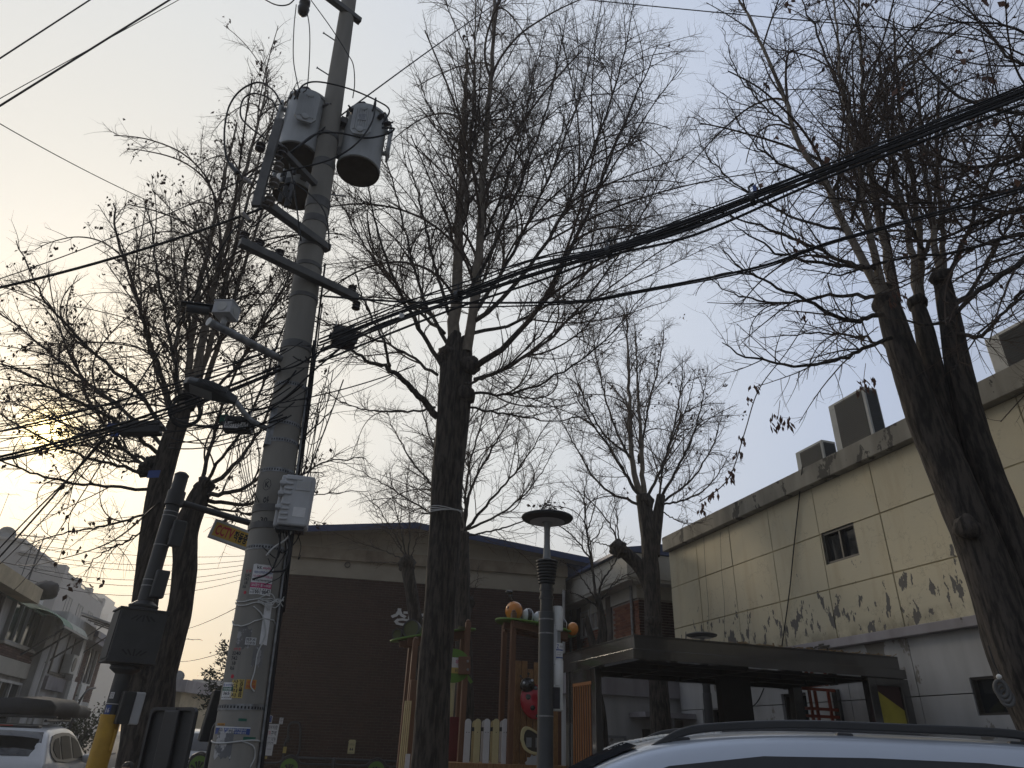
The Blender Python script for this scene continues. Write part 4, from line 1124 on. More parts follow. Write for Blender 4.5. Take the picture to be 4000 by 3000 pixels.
def railing(p, q, h, n, parent):
    mb = MB(); mb.bar(p + UP * h, q + UP * h, 0.06, 0.06); mb.bar(p + UP * 0.1, q + UP * 0.1, 0.05, 0.05)
    for k in range(n + 1):
        a = p.lerp(q, k / n); mb.bar(a + UP * 0.1, a + UP * h, 0.035, 0.035, RV)
    return mb.build('balcony_railing', M['frame_grey'], parent)
railing(FA.pt(za(540, 560)[0], s3[1], 0.03), FA.pt(s4[0], s3[1], 0.03), s4[1] - s3[1] - 0.25, 14, ap)
for da, db in ((-0.95, -4.45), (-5.25, -8.45), (-9.25, -13.5)):
    railing(FA.pt(s5[0] - 0.1, s3[1], da), FA.pt(s5[0] - 0.1, s3[1], db), s4[1] - s3[1] - 0.3, 9, ap)
for k in range(3):
    fq = Frame(FA.pt(s5[0], 0, -2.5 - 3.6 * k), SV, RV)
    window(fq, ap, 0, 1.6, s3[1] - 2.4, s3[1] - 1.0, M['frame_grey'], M['glass'], 2, 0.07, 0.02, 0.06)
for k in range(3):
    window(FA, ap, -3.2 - 4.2 * k, -1.2 - 4.2 * k, s1[1] - 2.6, s1[1] - 1.2, M['frame_grey'], M['glass'], 2, 0.07, 0.03, 0.06)
ds = thing('satellite_dish', 'grey satellite dish on the roof of the stepped flats', 'satellite dish', FA.pt(za(15, 180)[0], s1[1], -0.6))
c = FA.pt(za(57, 110)[0], za(57, 110)[1], -0.6)
mb = MB(); mb.lathe([(0.0, 0.0), (0.25, 0.03), (0.45, 0.1), (0.55, 0.16), (0.56, 0.14), (0.0, -0.03)], c, Vector((0.7, -0.6, 0.35)), 22, False); mb.build('dish', M['frame_grey'], ds, True)
mb = MB(); mb.tube([c, Vector((c.x - 0.2, c.y, s1[1]))], 0.05, 8); mb.build('mast', M['frame_grey'], ds)
aerial('thin aerial mast beside the satellite dish', FA.pt(za(20, 180)[0] - 1.0, s1[1], -1.2), 3.6, 3, 0.1, 0.6)
# distant tower fading into the haze
FT = Frame(P(205, 1310, 230.0), Vector((1, 0.25, 0)), Vector((0.25, -1, 0)))
tw = thing('tower_block', 'distant stepped tower block fading into the haze', 'tower block', FT.pt(0, 0, -8))
def zt(x, y): return FT.uv((x / 3.6875) / SS, (2050 + y / 3.6875) / SS)
q1, q2, q3, q4, q5 = zt(1150, 1035), zt(1320, 985), zt(1490, 1000), zt(1518, 1080), zt(1510, 1275)
for k, (a, b, zz, d0_) in enumerate(((q1[0], q2[0], q1[1], -18), (q2[0], q3[0], q2[1], -16), (q3[0], q4[0], q4[1], -20), (q4[0], q4[0] + 2, q5[1], -22))):
    mb = MB(); FT.box(mb, a, b, 0, zz, d0_, -0.3 * k); mb.build('wall', M['far_wall2'], tw)
for zz in range(6, int(q4[1]) - 2, 3):
    for k in range(5):
        a = q1[0] + 1.0 + k * (q3[0] - q1[0] - 2) / 5
        wmb = MB(); FT.box(wmb, a, a + 1.6, zz, zz + 1.3, -0.2, 0.05); wmb.build('window', M['frame_grey'], tw)
fb_ = thing('low_block', 'long low hazy building at the foot of the distant tower', 'building', FT.pt(22, 0, -8))
lo = zt(1640, 1435); mb = MB(); FT.box(mb, q4[0] + 1.9, q4[0] + 10, 0, lo[1], -20, 6); mb.build('wall', M['far_wall2'], fb_)
mb = MB(); FT.box(mb, q4[0] + 6, q4[0] + 9, lo[1], lo[1] + 1.2, -3, 0); mb.build('roof_box', M['far_wall2'], fb_)

# houses at the end of the street, between the tree and the pole
def far_house(label, Y, xa, xb, ytop, mw, roofm, depth=8, wins=3, rz=0.5):
    pa = P(xa, ytop, Y); pb = P(xb, ytop, Y)
    L = pb.x - pa.x
    fr = Frame(pa, Vector((1, 0.0, 0)), Vector((0, -1, 0)))
    t = thing('far_house', label, 'house', fr.pt(L / 2, 0, -2), 'houses at the end of the street')
    z = pa.z
    mb = MB(); fr.box(mb, 0, L, 0, z - rz, -depth, 0); mb.build('wall', mw, t)
    mb = MB(); fr.box(mb, -0.25, L + 0.25, z - rz, z, -depth, 0.35); mb.build('roof', roofm, t)
    for fl in range(max(1, int((z - rz) / 2.8))):
        for k in range(wins):
            a = L * (k + 0.25) / wins
            window(fr, t, a, a + L * 0.5 / wins, 0.9 + fl * 2.8, 2.2 + fl * 2.8, M['frame_white'], M['glass'], 2, 0.06, 0.03, 0.05)
    return fr, L, z, t
fr, L, z, t = far_house('pale house with an aerial, just right of the forked tree trunk', 34, 345, 400, 1467, M['house_cream'], M['ledge'])
aerial('tv aerial on the pale house right of the forked trunk', P(379, 1470, 34.5), 1.9, 4, 0.0)
ds = thing('satellite_dish', 'little satellite dish on the far pale house roof', 'satellite dish', P(384, 1467, 34.5))
c = P(384, 1463, 34.5); mb = MB(); mb.lathe([(0, 0), (0.2, 0.04), (0.28, 0.1), (0.0, -0.02)], c, Vector((0.4, -0.8, 0.4)), 16, False); mb.build('dish', M['frame_grey'], ds, True)
mb = MB(); mb.tube([c, c - UP * 0.3], 0.03, 6); mb.build('mast', M['frame_grey'], ds)
far_house('grey two storey house with a low flat roof at the street end', 46, 398, 432, 1470, M['concrete_house'], M['far_wall'])
far_house('hazy pale block behind the conifer at the street end', 70, 425, 500, 1468, M['far_wall'], M['far_wall2'])
far_house('low shop front with a pale fascia band at the street end', 40, 418, 520, 1508, M['frame_grey'], M['white'], wins=4, rz=0.35)

# ------------------------------------------------------------------ concrete utility pole
PX0, PY0, PLEAN = -2.12, 6.5, -0.05
def pax(z): return Vector((PX0 + PLEAN * z, PY0, z))
def prad(z): return 0.19 - 0.0083 * (z - 1.45)
PAX = Vector((PLEAN, 0, 1)).normalized()
def ppt(th, z, off=0.0):
    f = Vector((-PX0, -PY0, 0)).normalized(); r = Vector((-f.y, f.x, 0))   # facing the camera; r to the viewer's right
    return pax(z) + (f * math.cos(th) + r * math.sin(th)) * (prad(z) + off)
def onpole(x, y):
    d = ray(x, y); z = CAM.z
    for _ in range(30):
        c = pax(z); t = (c - CAM).dot(Vector((d.x, d.y, 0))) / (d.x ** 2 + d.y ** 2)
        p0 = Vector((d.x, d.y, 0)) * t - Vector((c.x, c.y, 0)) ; lat = p0.length if True else 0
        r = prad(z); back = math.sqrt(max(r * r - lat * lat, 0)) / math.hypot(d.x, d.y)
        z = CAM.z + d.z * (t - back)
    c = pax(z)
    f = Vector((-PX0, -PY0, 0)).normalized(); rr = Vector((-f.y, f.x, 0))
    hit = CAM + d * (t - back); q = hit - c
    return math.atan2(q.dot(rr), q.dot(f)), z
_t0 = onpole(560, 1250)
up_ = thing('utility_pole', 'tall tapering concrete utility pole with steel bands, notices and wires', 'utility pole', pax(0))
mb = MB(); zs = [i * 0.4 for i in range(0, 36)]
mb.tube([pax(z) for z in zs], [prad(z) for z in zs], 40); mb.build('shaft', M['pole_concrete'], up_, True, autosmooth=50)
def band(z, h, off, m, name='band', n=40, perf=False):
    mb = MB(); mb.tube([pax(z - h / 2), pax(z + h / 2)], [prad(z) + off] * 2, n, False)
    mb.tube([pax(z - h / 2), pax(z - h / 2 + 0.0005)], [prad(z) + off, prad(z) - 0.003], n, False)
    mb.tube([pax(z + h / 2), pax(z + h / 2 + 0.0005)], [prad(z) + off, prad(z) - 0.003], n, False)
    o = mb.build(name, m, up_, True, autosmooth=40)
    if perf:
        mb = MB()
        for k in range(-12, 13):
            th = k * 0.15
            a, b = ppt(th - 0.035, z - h * 0.22, off + 0.001), ppt(th + 0.035, z - h * 0.22, off + 0.001)
            c, d = ppt(th + 0.035, z + h * 0.22, off + 0.001), ppt(th - 0.035, z + h * 0.22, off + 0.001)
            mb.add([a, b, c, d], [(0, 1, 2, 3)])
        mb.build('strap_holes', M['ink'], o)
    return o
for y, perf in ((1528, 1), (1185, 1), (910, 1), (948, 1), (828, 1), (1014, 1)):
    band(onpole(600 if y < 1100 else 530, y)[1], 0.045, 0.004, M['steel_galv'], 'perforated_strap', perf=True)
for x, y, h in ((575, 1095, 0.07), (570, 1132, 0.06), (690, 470, 0.1), (680, 520, 0.1), (668, 565, 0.05), (650, 632, 0.05), (640, 740, 0.09), (690, 345, 0.12), (705, 285, 0.06), (685, 430, 0.14)):
    band(onpole(x, y)[1], h, 0.008, M['cross_steel'], 'clamp_band')
for x, y, th in ((1300 / 1, 0, 0),): pass
for k, (x, y) in enumerate(((727, 82), (706, 233), (688, 400), (728, 740), (745, 160))):
    if k == 3: continue
    z = onpole(735 if y < 300 else 690, y)[1]
    th = -1.2 if k != 2 else 1.4
    a = ppt(th, z, -0.01); b = ppt(th, z, 0.17)
    mb = MB(); mb.tube([a, b], 0.009, 8); mb.lathe([(0.016, 0), (0.016, 0.012)], b, (b - a), 8); mb.build('step_bolt', M['steel_galv'], up_)
for y in (230, 150, 60):
    z = onpole(735, y)[1]; a = ppt(-1.3, z - 0.02, -0.01); b = ppt(-1.3, z - 0.02, 0.16)
# riser conduits on the right flank
for th, off, r, za_, zb_, m in ((1.5, 0.03, 0.022, 0.1, 5.4, 'cable'), (1.28, 0.02, 0.012, 0.1, 4.8, 'steel_galv'), (1.75, 0.035, 0.012, 0.1, 6.5, 'cable'), (1.42, 0.06, 0.008, 2.5, 5.9, 'cable')):
    mb = MB(); mb.tube([ppt(th, za_ + (zb_ - za_) * k / 12, off + random.uniform(-0.004, 0.004)) for k in range(13)], r, 8); mb.build('riser_conduit', M[m], up_, True)
# stencilled marks
def pole_fn(th0, z0):
    return lambda u, v, d: ppt(th0 + u / prad(z0), z0 + v, d)
def pole_mark(txt, x0, y0, x1, y1, m='ink', bold=0.02):
    t0, za_ = onpole(x0, y1); t1, zb_ = onpole(x1, y0)
    if t1 < t0: t0, t1 = t0 - 0.01, t0 + 0.2
    w = (t1 - t0) * prad(za_); h = zb_ - za_
    fn = pole_fn(t0, za_)
    mb = MB(); vs_, fs = text_geo(txt, bold)
    mb.add([fn(w * x, h * y, 0.002) for x, y in vs_], fs); mb.build('stencil_mark', M[m], up_)
pole_mark('K', 572, 1040, 583, 1053); pole_mark('안', 566, 1072, 582, 1097); pole_mark('-30-', 556, 1118, 584, 1130); pole_mark('O', 566, 1034, 588, 1060, bold=-0.03)

def pole_notice(name, label, x0, y0, x1, y1, base, rows, blocks=(), jag=0.0, cat='notice'):
    ym = (y0 + y1) / 2
    ta, za_ = onpole(x0, ym); tb, _z = onpole(x1, ym)
    xm = (x0 + x1) / 2
    zb = onpole(xm, y1)[1]; zt_ = onpole(xm, y0)[1]
    w = (tb - ta) * prad(zb); h = zt_ - zb
    return notice(name, label, pole_fn(ta, zb), w, h, base, [(r[0], w * r[1], h * r[2], w * r[3], h * r[4], r[5]) for r in rows], cat, 'notices stuck on the utility pole',
                  blocks=[(w * c[0], h * c[1], w * c[2], h * c[3], c[4]) for c in blocks], bgcut=jag)
pole_notice('notice', 'white broadband advert with a red price band, high on the pole', 543, 1219, 588, 1285, M['paper'],
            [('kt', .2, .84, .42, .96, 'ink'), ('skylife', .46, .83, .93, .93, 'ink_magenta'), ('방송+인터넷+와이파이', .1, .69, .97, .78, 'ink_blue'), ('广播+互联网+Wi-Fi无线上网', .06, .56, .97, .64, 'ink_magenta'),
             ('Phát sóng+Internet+Wi-Fi', .06, .42, .95, .51, 'ink'), ('30%할인 월19,000원', .05, .25, .96, .36, 'ink_white'), ('가입', .03, .13, .17, .19, 'ink'), ('문의', .03, .03, .17, .1, 'ink'), ('1661·6642', .2, .03, .95, .2, 'ink')],
            [(0, .22, 1, .385, 'ink_magenta')], 0.004)
pole_notice('sticker', 'faded white number panel reading 3240 beside the broadband advert', 524, 1230, 541, 1288, M['pole_concrete'],
            [('전 앱', .3, .88, .9, .98, 'ink_red'), ('324C', .2, .72, .95, .83, 'ink'), ('742', .2, .58, .8, .69, 'ink'), ('18', .35, .44, .7, .55, 'ink'), ('R6', .2, .3, .6, .41, 'ink'), ('●', .45, .08, .75, .2, 'ink_red')])
pole_notice('sticker', 'lower faded number panel reading 3240 at mid height of the pole', 497, 1398, 517, 1470, M['pole_concrete'],
            [('전력 앱', .2, .9, .9, .98, 'ink_red'), ('3240', .1, .76, .98, .87, 'ink'), ('742', .1, .61, .75, .72, 'ink'), ('18', .3, .46, .65, .57, 'ink'), ('R6', .15, .31, .6, .42, 'ink'), ('●', .4, .06, .7, .18, 'ink_red')])
pole_notice('sticker', 'small white moving company sticker with black lettering', 530, 1377, 553, 1393, M['paper'], [('080-209-2482', .05, .55, .95, .92, 'ink'), ('이삿짐', .08, .08, .92, .48, 'ink')])
pole_notice('sticker', 'yellow ladder truck sticker with big upright black lettering', 499, 1467, 526, 1508, M['sticker_yellow'],
            [('사', .1, .77, .55, .96, 'ink'), ('다', .1, .53, .55, .73, 'ink'), ('리', .1, .29, .55, .49, 'ink'), ('차', .1, .04, .55, .25, 'ink'), ('010', .62, .9, .95, .98, 'ink')] + [(c, .66, .8 - .105 * k, .92, .89 - .105 * k, 'ink') for k, c in enumerate('20781288')])
pole_notice('sticker', 'faded orange ladder truck sticker on the right flank', 531, 1468, 553, 1489, M['sticker_orange'], [('사다리차', .1, .55, .9, .9, 'ink_red'), ('010-1288', .1, .15, .9, .45, 'ink_red')])
pole_notice('lamp_number_plate', 'white security lamp plate with a green band and 365', 481, 1474, 503, 1511, M['paper'],
            [('보안등', .35, .78, .92, .92, 'ink_blue'), ('◐', .08, .76, .28, .94, 'ink_blue'), ('자양4동', .12, .55, .9, .69, 'ink_white'), ('365', .2, .27, .8, .46, 'ink'), ('450-7673,7675', .06, .06, .95, .16, 'ink')], [(0, .51, 1, .73, 'ink_green')])
pole_notice('poster', 'torn bleached paper remains low on the pole', 466, 1578, 502, 1640, M['poster_torn'], [('전단지', .3, .6, .6, .67, 'ink_grey')], jag=0.03, cat='poster')
pole_notice('poster', 'dark blue city notice with white lettering taped low on the pole', 466, 1570, 540, 1586, M['ink_blue'], [('이곳은 무단투기 금지구역입니다', .2, .45, .9, .8, 'ink_white'), ('적발시 과태료가 부과됩니다', .2, .1, .9, .38, 'ink_white')], [(0, .84, 1, 1, 'ink_white')], 0.004, 'poster')
pole_notice('poster', 'grey ghost of a torn off poster below the broadband advert', 512, 1355, 542, 1400, M['pole_grime'], [], jag=0.02, cat='poster')
pole_notice('poster', 'smaller dirty paste patch beside the moving company sticker', 545, 1400, 568, 1440, M['pole_grime'], [], jag=0.02, cat='poster')
pole_notice('paper_strip', 'narrow white paper strip curling on the right flank', 566, 1300, 582, 1395, M['paper'], [('안내', .3, .8, .7, .86, 'ink_grey')], jag=0.01, cat='poster')
pole_notice('sticker', 'tiny orange sticker above the blue city notice', 470, 1562, 486, 1567, M['sticker_orange'], [('사다리 이삿짐', .1, .2, .9, .8, 'ink')])
pole_notice('tape', 'strip of green tape across the lower pole', 515, 1552, 533, 1558, M['ink_green'], [], cat='tape')
pole_notice('tape', 'frayed green tape end at the right edge of the lower pole', 525, 1592, 552, 1600, M['ink_green'], [], cat='tape')
# white cords tied round the pole
cw = thing('cord', 'loose white cord knotted round the pole and hanging down', 'cord', ppt(0, 2.4, 0.02))
for y, j in ((1294, 0.02), (1300, 0.03), (1342, 0.04)):
    z = onpole(540, y)[1]
    mb = MB(); mb.tube([ppt(th, z + j * math.sin(th * 2.2) + random.uniform(-0.006, 0.006), 0.006) for th in [x * 0.2 - 1.6 for x in range(17)]], 0.005, 6); mb.build('loop', M['cable_white'], cw, True)
for k in range(5):
    z = onpole(560, 1296)[1]
    mb = MB(); mb.tube(catmull([ppt(0.0, z + random.uniform(-.03, .03), 0.012), ppt(0.5, z + random.uniform(-.06, .07), 0.04), ppt(0.9, z + random.uniform(-.05, .06), 0.03), ppt(1.3, z + random.uniform(-.03, .08), 0.05)], 6), 0.0045, 6); mb.build('knot', M['cable_white'], cw, True)
pts = [(548, 1310), (566, 1330), (572, 1370), (556, 1410), (549, 1450), (541, 1480), (548, 1494)]
mb = MB(); mb.tube(catmull([ppt(*onpole(x, y), 0.012) for x, y in pts], 6), 0.0055, 6); mb.build('tail', M['cable_white'], cw, True)
cw = thing('cord', 'white cord tied low on the pole over the torn paper', 'cord', ppt(0, 1.7, 0.02))
z = onpole(500, 1602)[1]; mb = MB(); mb.tube([ppt(th, z + 0.015 * math.sin(th * 2), 0.007) for th in [x * 0.2 - 1.6 for x in range(17)]], 0.006, 6); mb.build('loop', M['cable_white'], cw, True)
mb = MB(); mb.tube(catmull([ppt(*onpole(x, y), 0.01) for x, y in ((520, 1600), (545, 1612), (548, 1635), (538, 1658))], 6), 0.0055, 6); mb.build('tail', M['cable_white'], cw, True)
# dark rounded board tied behind the pole
sb = thing('sign_board', 'dark rounded board edge showing behind the right of the pole', 'sign board', (PX0 + 0.15, PY0 + 0.3, 0.5))
a = P(548, 1560, 6.8); a2 = P(530, 1659, 6.8)
def rrect(w, h, r, n=6):
    out = []
    for cx, cy, a0 in ((w - r, r, -90), (w - r, h - r, 0), (r, h - r, 90), (r, r, 180)):
        for k in range(n + 1):
            an = math.radians(a0 + 90 * k / n); out.append((cx + r * math.cos(an), cy + r * math.sin(an)))
    return out
ux = Vector((0.9, 0.43, 0)).normalized()
bo = P(553, 1556, 6.85); bw_, bh_ = 0.36, 0.9
mb = MB(); mb.prism(rrect(bw_, bh_, 0.09), Vector((bo.x, bo.y, bo.z - bh_)) - ux * bw_, ux, UP, 0.06); mb.build('panel', M['black_trim'], sb, bevel=0.012)
mb = MB(); mb.tube([Vector((bo.x, bo.y + 0.12, 0)) - ux * bw_ * 0.5, Vector((bo.x, bo.y + 0.12, bo.z - 0.1)) - ux * bw_ * 0.5], 0.03, 8); mb.build('post', M['steel_dark'], sb)
mb = MB(); q = P(460, 1545, 6.9); mb.box(q, (0.12, 0.2, 0.42), ux, None, UP + Vector((0.1, 0, 0)))
mb.bar(q, Vector((pax(q.z).x, PY0 + 0.1, q.z)), 0.05, 0.05)
tag(mb.build('meter_box', M['black_plastic'], bevel=0.01), 'small dark box fixed to the left rear of the pole', 'box')
# white ribbed plastic cabinet on the pole
dc = thing('equipment_cabinet', 'white ribbed plastic equipment cabinet hung on the pole, embossed DCU', 'cabinet', P(638, 1085, 6.25))
c0 = P(637, 1085, 6.22)
fx = Vector((0.97, 0.22, 0)).normalized(); fnn = Vector((fx.y, -fx.x, 0))
W_, H_ = 0.31, 0.50
FD = Frame(c0 - fx * W_ / 2, fx, fnn)
zb0 = c0.z - H_ / 2
mb = MB(); FD.box(mb, 0, W_, zb0, zb0 + H_, -0.1, 0.03); mb.build('back_shell', M['box_grey'], dc, bevel=0.02)
mb = MB(); FD.box(mb, 0.04, W_ - 0.005, zb0 + 0.01, zb0 + H_ - 0.01, 0.031, 0.09); lid = mb.build('lid', M['box_grey'], dc, bevel=0.018)
for k in range(9):
    if k in (4,): continue
    zz = zb0 + 0.05 + k * 0.048
    mb = MB(); FD.box(mb, 0.045, 0.12 if k != 8 else 0.2, zz, zz + 0.022, 0.09, 0.104); mb.build('rib', M['box_grey'], lid, bevel=0.006)
mb = MB(); FD.box(mb, 0.145, W_ - 0.03, zb0 + 0.34, zb0 + 0.45, 0.0901, 0.098); mb.build('raised_panel', M['box_grey'], lid, bevel=0.006)
mb = MB(); vs_, fs = text_geo('DCU', 0.02); mb.add([FD.pt(0.16 + 0.1 * x, zb0 + 0.365 + 0.06 * y, 0.0995) for x, y in vs_], fs); mb.build('embossed_lettering', M['ac_shell'], lid)
mb = MB(); FD.box(mb, 0.16, W_ - 0.04, zb0 + 0.09, zb0 + 0.18, 0.0901, 0.093); pl2 = mb.build('plate', M['paper'], lid)
mb = MB()
for t_, y in (('원격검침 장치', .66), ('DCU-2100', .4), ('한전', .15)):
    vs_, fs = text_geo(t_, 0.01); mb.add([FD.pt(0.17 + 0.07 * x, zb0 + 0.09 + 0.09 * (y + .16 * yy), 0.0945) for x, yy in vs_], fs)
for zz in (0.15, 0.28, 0.38):
    q = MB(); FD.box(q, 0.0, 0.05, zb0 + zz, zb0 + zz + 0.035, 0.03, 0.115); q.build('latch', M['box_grey'], dc, bevel=0.006)
q = MB(); FD.box(q, 0.03, W_ - 0.03, zb0 - 0.03, zb0, -0.08, 0.06); q.build('cable_entry', M['black_plastic'], dc)
for zz in (0.1, 0.4):
    q = MB(); q.bar(FD.pt(0.1, zb0 + zz, -0.1), pax(zb0 + zz) + Vector((0.1, 0, 0)), 0.04, 0.04); q.build('bracket', M['steel_galv'], dc)
for k in range(9):
    a = FD.pt(0.05 + 0.025 * k, zb0 - 0.03, random.uniform(-0.05, 0.03))
    e = a + Vector((random.uniform(-.15, .1), random.uniform(-.05, .1), -random.uniform(0.12, 0.4)))
    f = e + Vector((random.uniform(-.16, .02), 0, random.uniform(-.1, .12)))
    q = MB(); q.tube(catmull([a, a.lerp(e, .5) + Vector((.03, 0, 0)), e, f], 5), random.choice((0.004, 0.006, 0.009)), 6)
    q.build('cable_tail', M[random.choice(('cable', 'cable', 'cable_white', 'cable'))], dc, True)

# ------------------------------------------------------------------ pole-top steelwork
zlo = onpole(672, 515)[1]
def beam(a, b, w, h, name='crossarm', m='cross_steel', parent=up_):
    mb = MB(); mb.bar(a, b, w, h); return mb.build(name, M[m], parent, bevel=0.006)
L1 = PZ(558, 428, zlo); R1 = pax(zlo) + Vector((0.05, -0.16, 0))
beam(L1, R1 + (R1 - L1).normalized() * 0.25, 0.09, 0.09)
L2z = onpole(655, 600)[1]
L2 = PZ(518, 522, L2z); R2 = PZ(772, 645, L2z)
off = Vector((0, -0.0, 0))
pc2 = pax(L2z)
d2 = (R2 - L2).normalized()
beam(L2, R2, 0.09, 0.09)
ztop = onpole(742, 20)[1]
T1a = PZ(772, 42, ztop)
beam(T1a - d2 * 2.2, T1a + d2 * 0.05, 0.09, 0.09)
rk0 = L1 + UP * -0.12; rk1 = Vector((L1.x, L1.y, PZ(600, 258, 9).z)); 
_d = ray(602, 258); rk1 = Vector((L1.x, L1.y, CAM.z + _d.z * (math.hypot(L1.x, L1.y) / math.hypot(_d.x, _d.y))))
mb = MB(); mb.bar(rk0, rk1, 0.05, 0.1, Vector((1, 0, 0))); rack = mb.build('insulator_rack', M['cross_steel'], up_, bevel=0.005)
beam(rk1 + UP * -0.35, pax(rk1.z - 0.35) + Vector((-0.02, -0.1, 0)), 0.07, 0.07)
def spool(c, axis, r=0.055, h=0.09, m='porcelain', parent=rack, name='insulator'):
    mb = MB(); prof = [(0.02, -h / 2 - 0.01), (r * .8, -h / 2), (r, -h * .42), (r * .95, -h * .3), (r * .6, -h * .2), (r * .85, -h * .08), (r, 0.0), (r * .85, h * .08), (r * .6, h * .2), (r * .95, h * .3), (r, h * .42), (r * .8, h / 2), (0.02, h / 2 + 0.01)]
    mb.lathe(prof, c, axis, 18); return mb.build(name, M[m], parent, True, autosmooth=50)
camdir = (CAM - rk0); camdir.z = 0; camdir.normalize()
side = Vector((-camdir.y, camdir.x, 0))
if side.x < 0: side = -side
zz = rk0.z + 0.1
k = 0
for f, m in ((0.1, 'porcelain'), (0.3, 'porcelain'), (0.48, 'porcelain'), (0.66, 'porcelain_dark')):
    c = rk0.lerp(rk1, f) + side * 0.12
    spool(c, UP, m=m)
    mb = MB(); mb.tube([c + UP * .08, c - side * .12 + UP * .08], 0.012, 6); mb.tube([c - UP * .08, c - side * .12 - UP * .08], 0.012, 6); mb.tube([c - UP * .09, c + UP * .09], 0.01, 6); mb.build('bracket', M['cross_steel'], rack)
spool(rk0.lerp(rk1, 0.62) - side * 0.12, UP, m='porcelain_dark')
for f in (0.02, 0.14, 0.3, 0.94): spool(L2.lerp(R2, f) + UP * 0.09, UP, 0.05, 0.08, 'porcelain_dark', up_)
spool(R2 + Vector((0.0, 0, -0.1)), UP, 0.05, 0.1, 'porcelain_dark', up_)
# dark stack of cable clamps in the middle of the steelwork
for k in range(12):
    c = P(620 + random.uniform(-22, 35), 385 + random.uniform(-30, 60), 6.35)
    mb = MB(); mb.box(c, (random.uniform(.03, .09), random.uniform(.03, .05), random.uniform(.05, .16)), Vector((random.uniform(-1, 1), random.uniform(-.4, .4), 0.3))); mb.build('cable_clamp', M['black_plastic'], up_, bevel=0.006)
# strain insulator at the very top left
si = thing('strain_insulator', 'black strain insulator hanging in the wires at the top of the picture', 'insulator', P(656, 15, 6.3))
c = P(657, 14, 6.3); ax = (P(650, 40, 6.3) - c)
mb = MB(); mb.lathe([(0.03, -0.16), (0.07, -0.12), (0.085, -0.03), (0.06, 0.0), (0.08, 0.03), (0.075, 0.1), (0.03, 0.15)], c, Vector((0.1, -0.3, 1)), 14); mb.build('shell', M['porcelain_dark'], si, True)
mb = MB(); mb.tube([c + UP * .15, c + UP * .6 + Vector((.2, .1, 0))], 0.012, 6); mb.build('link', M['cross_steel'], si)

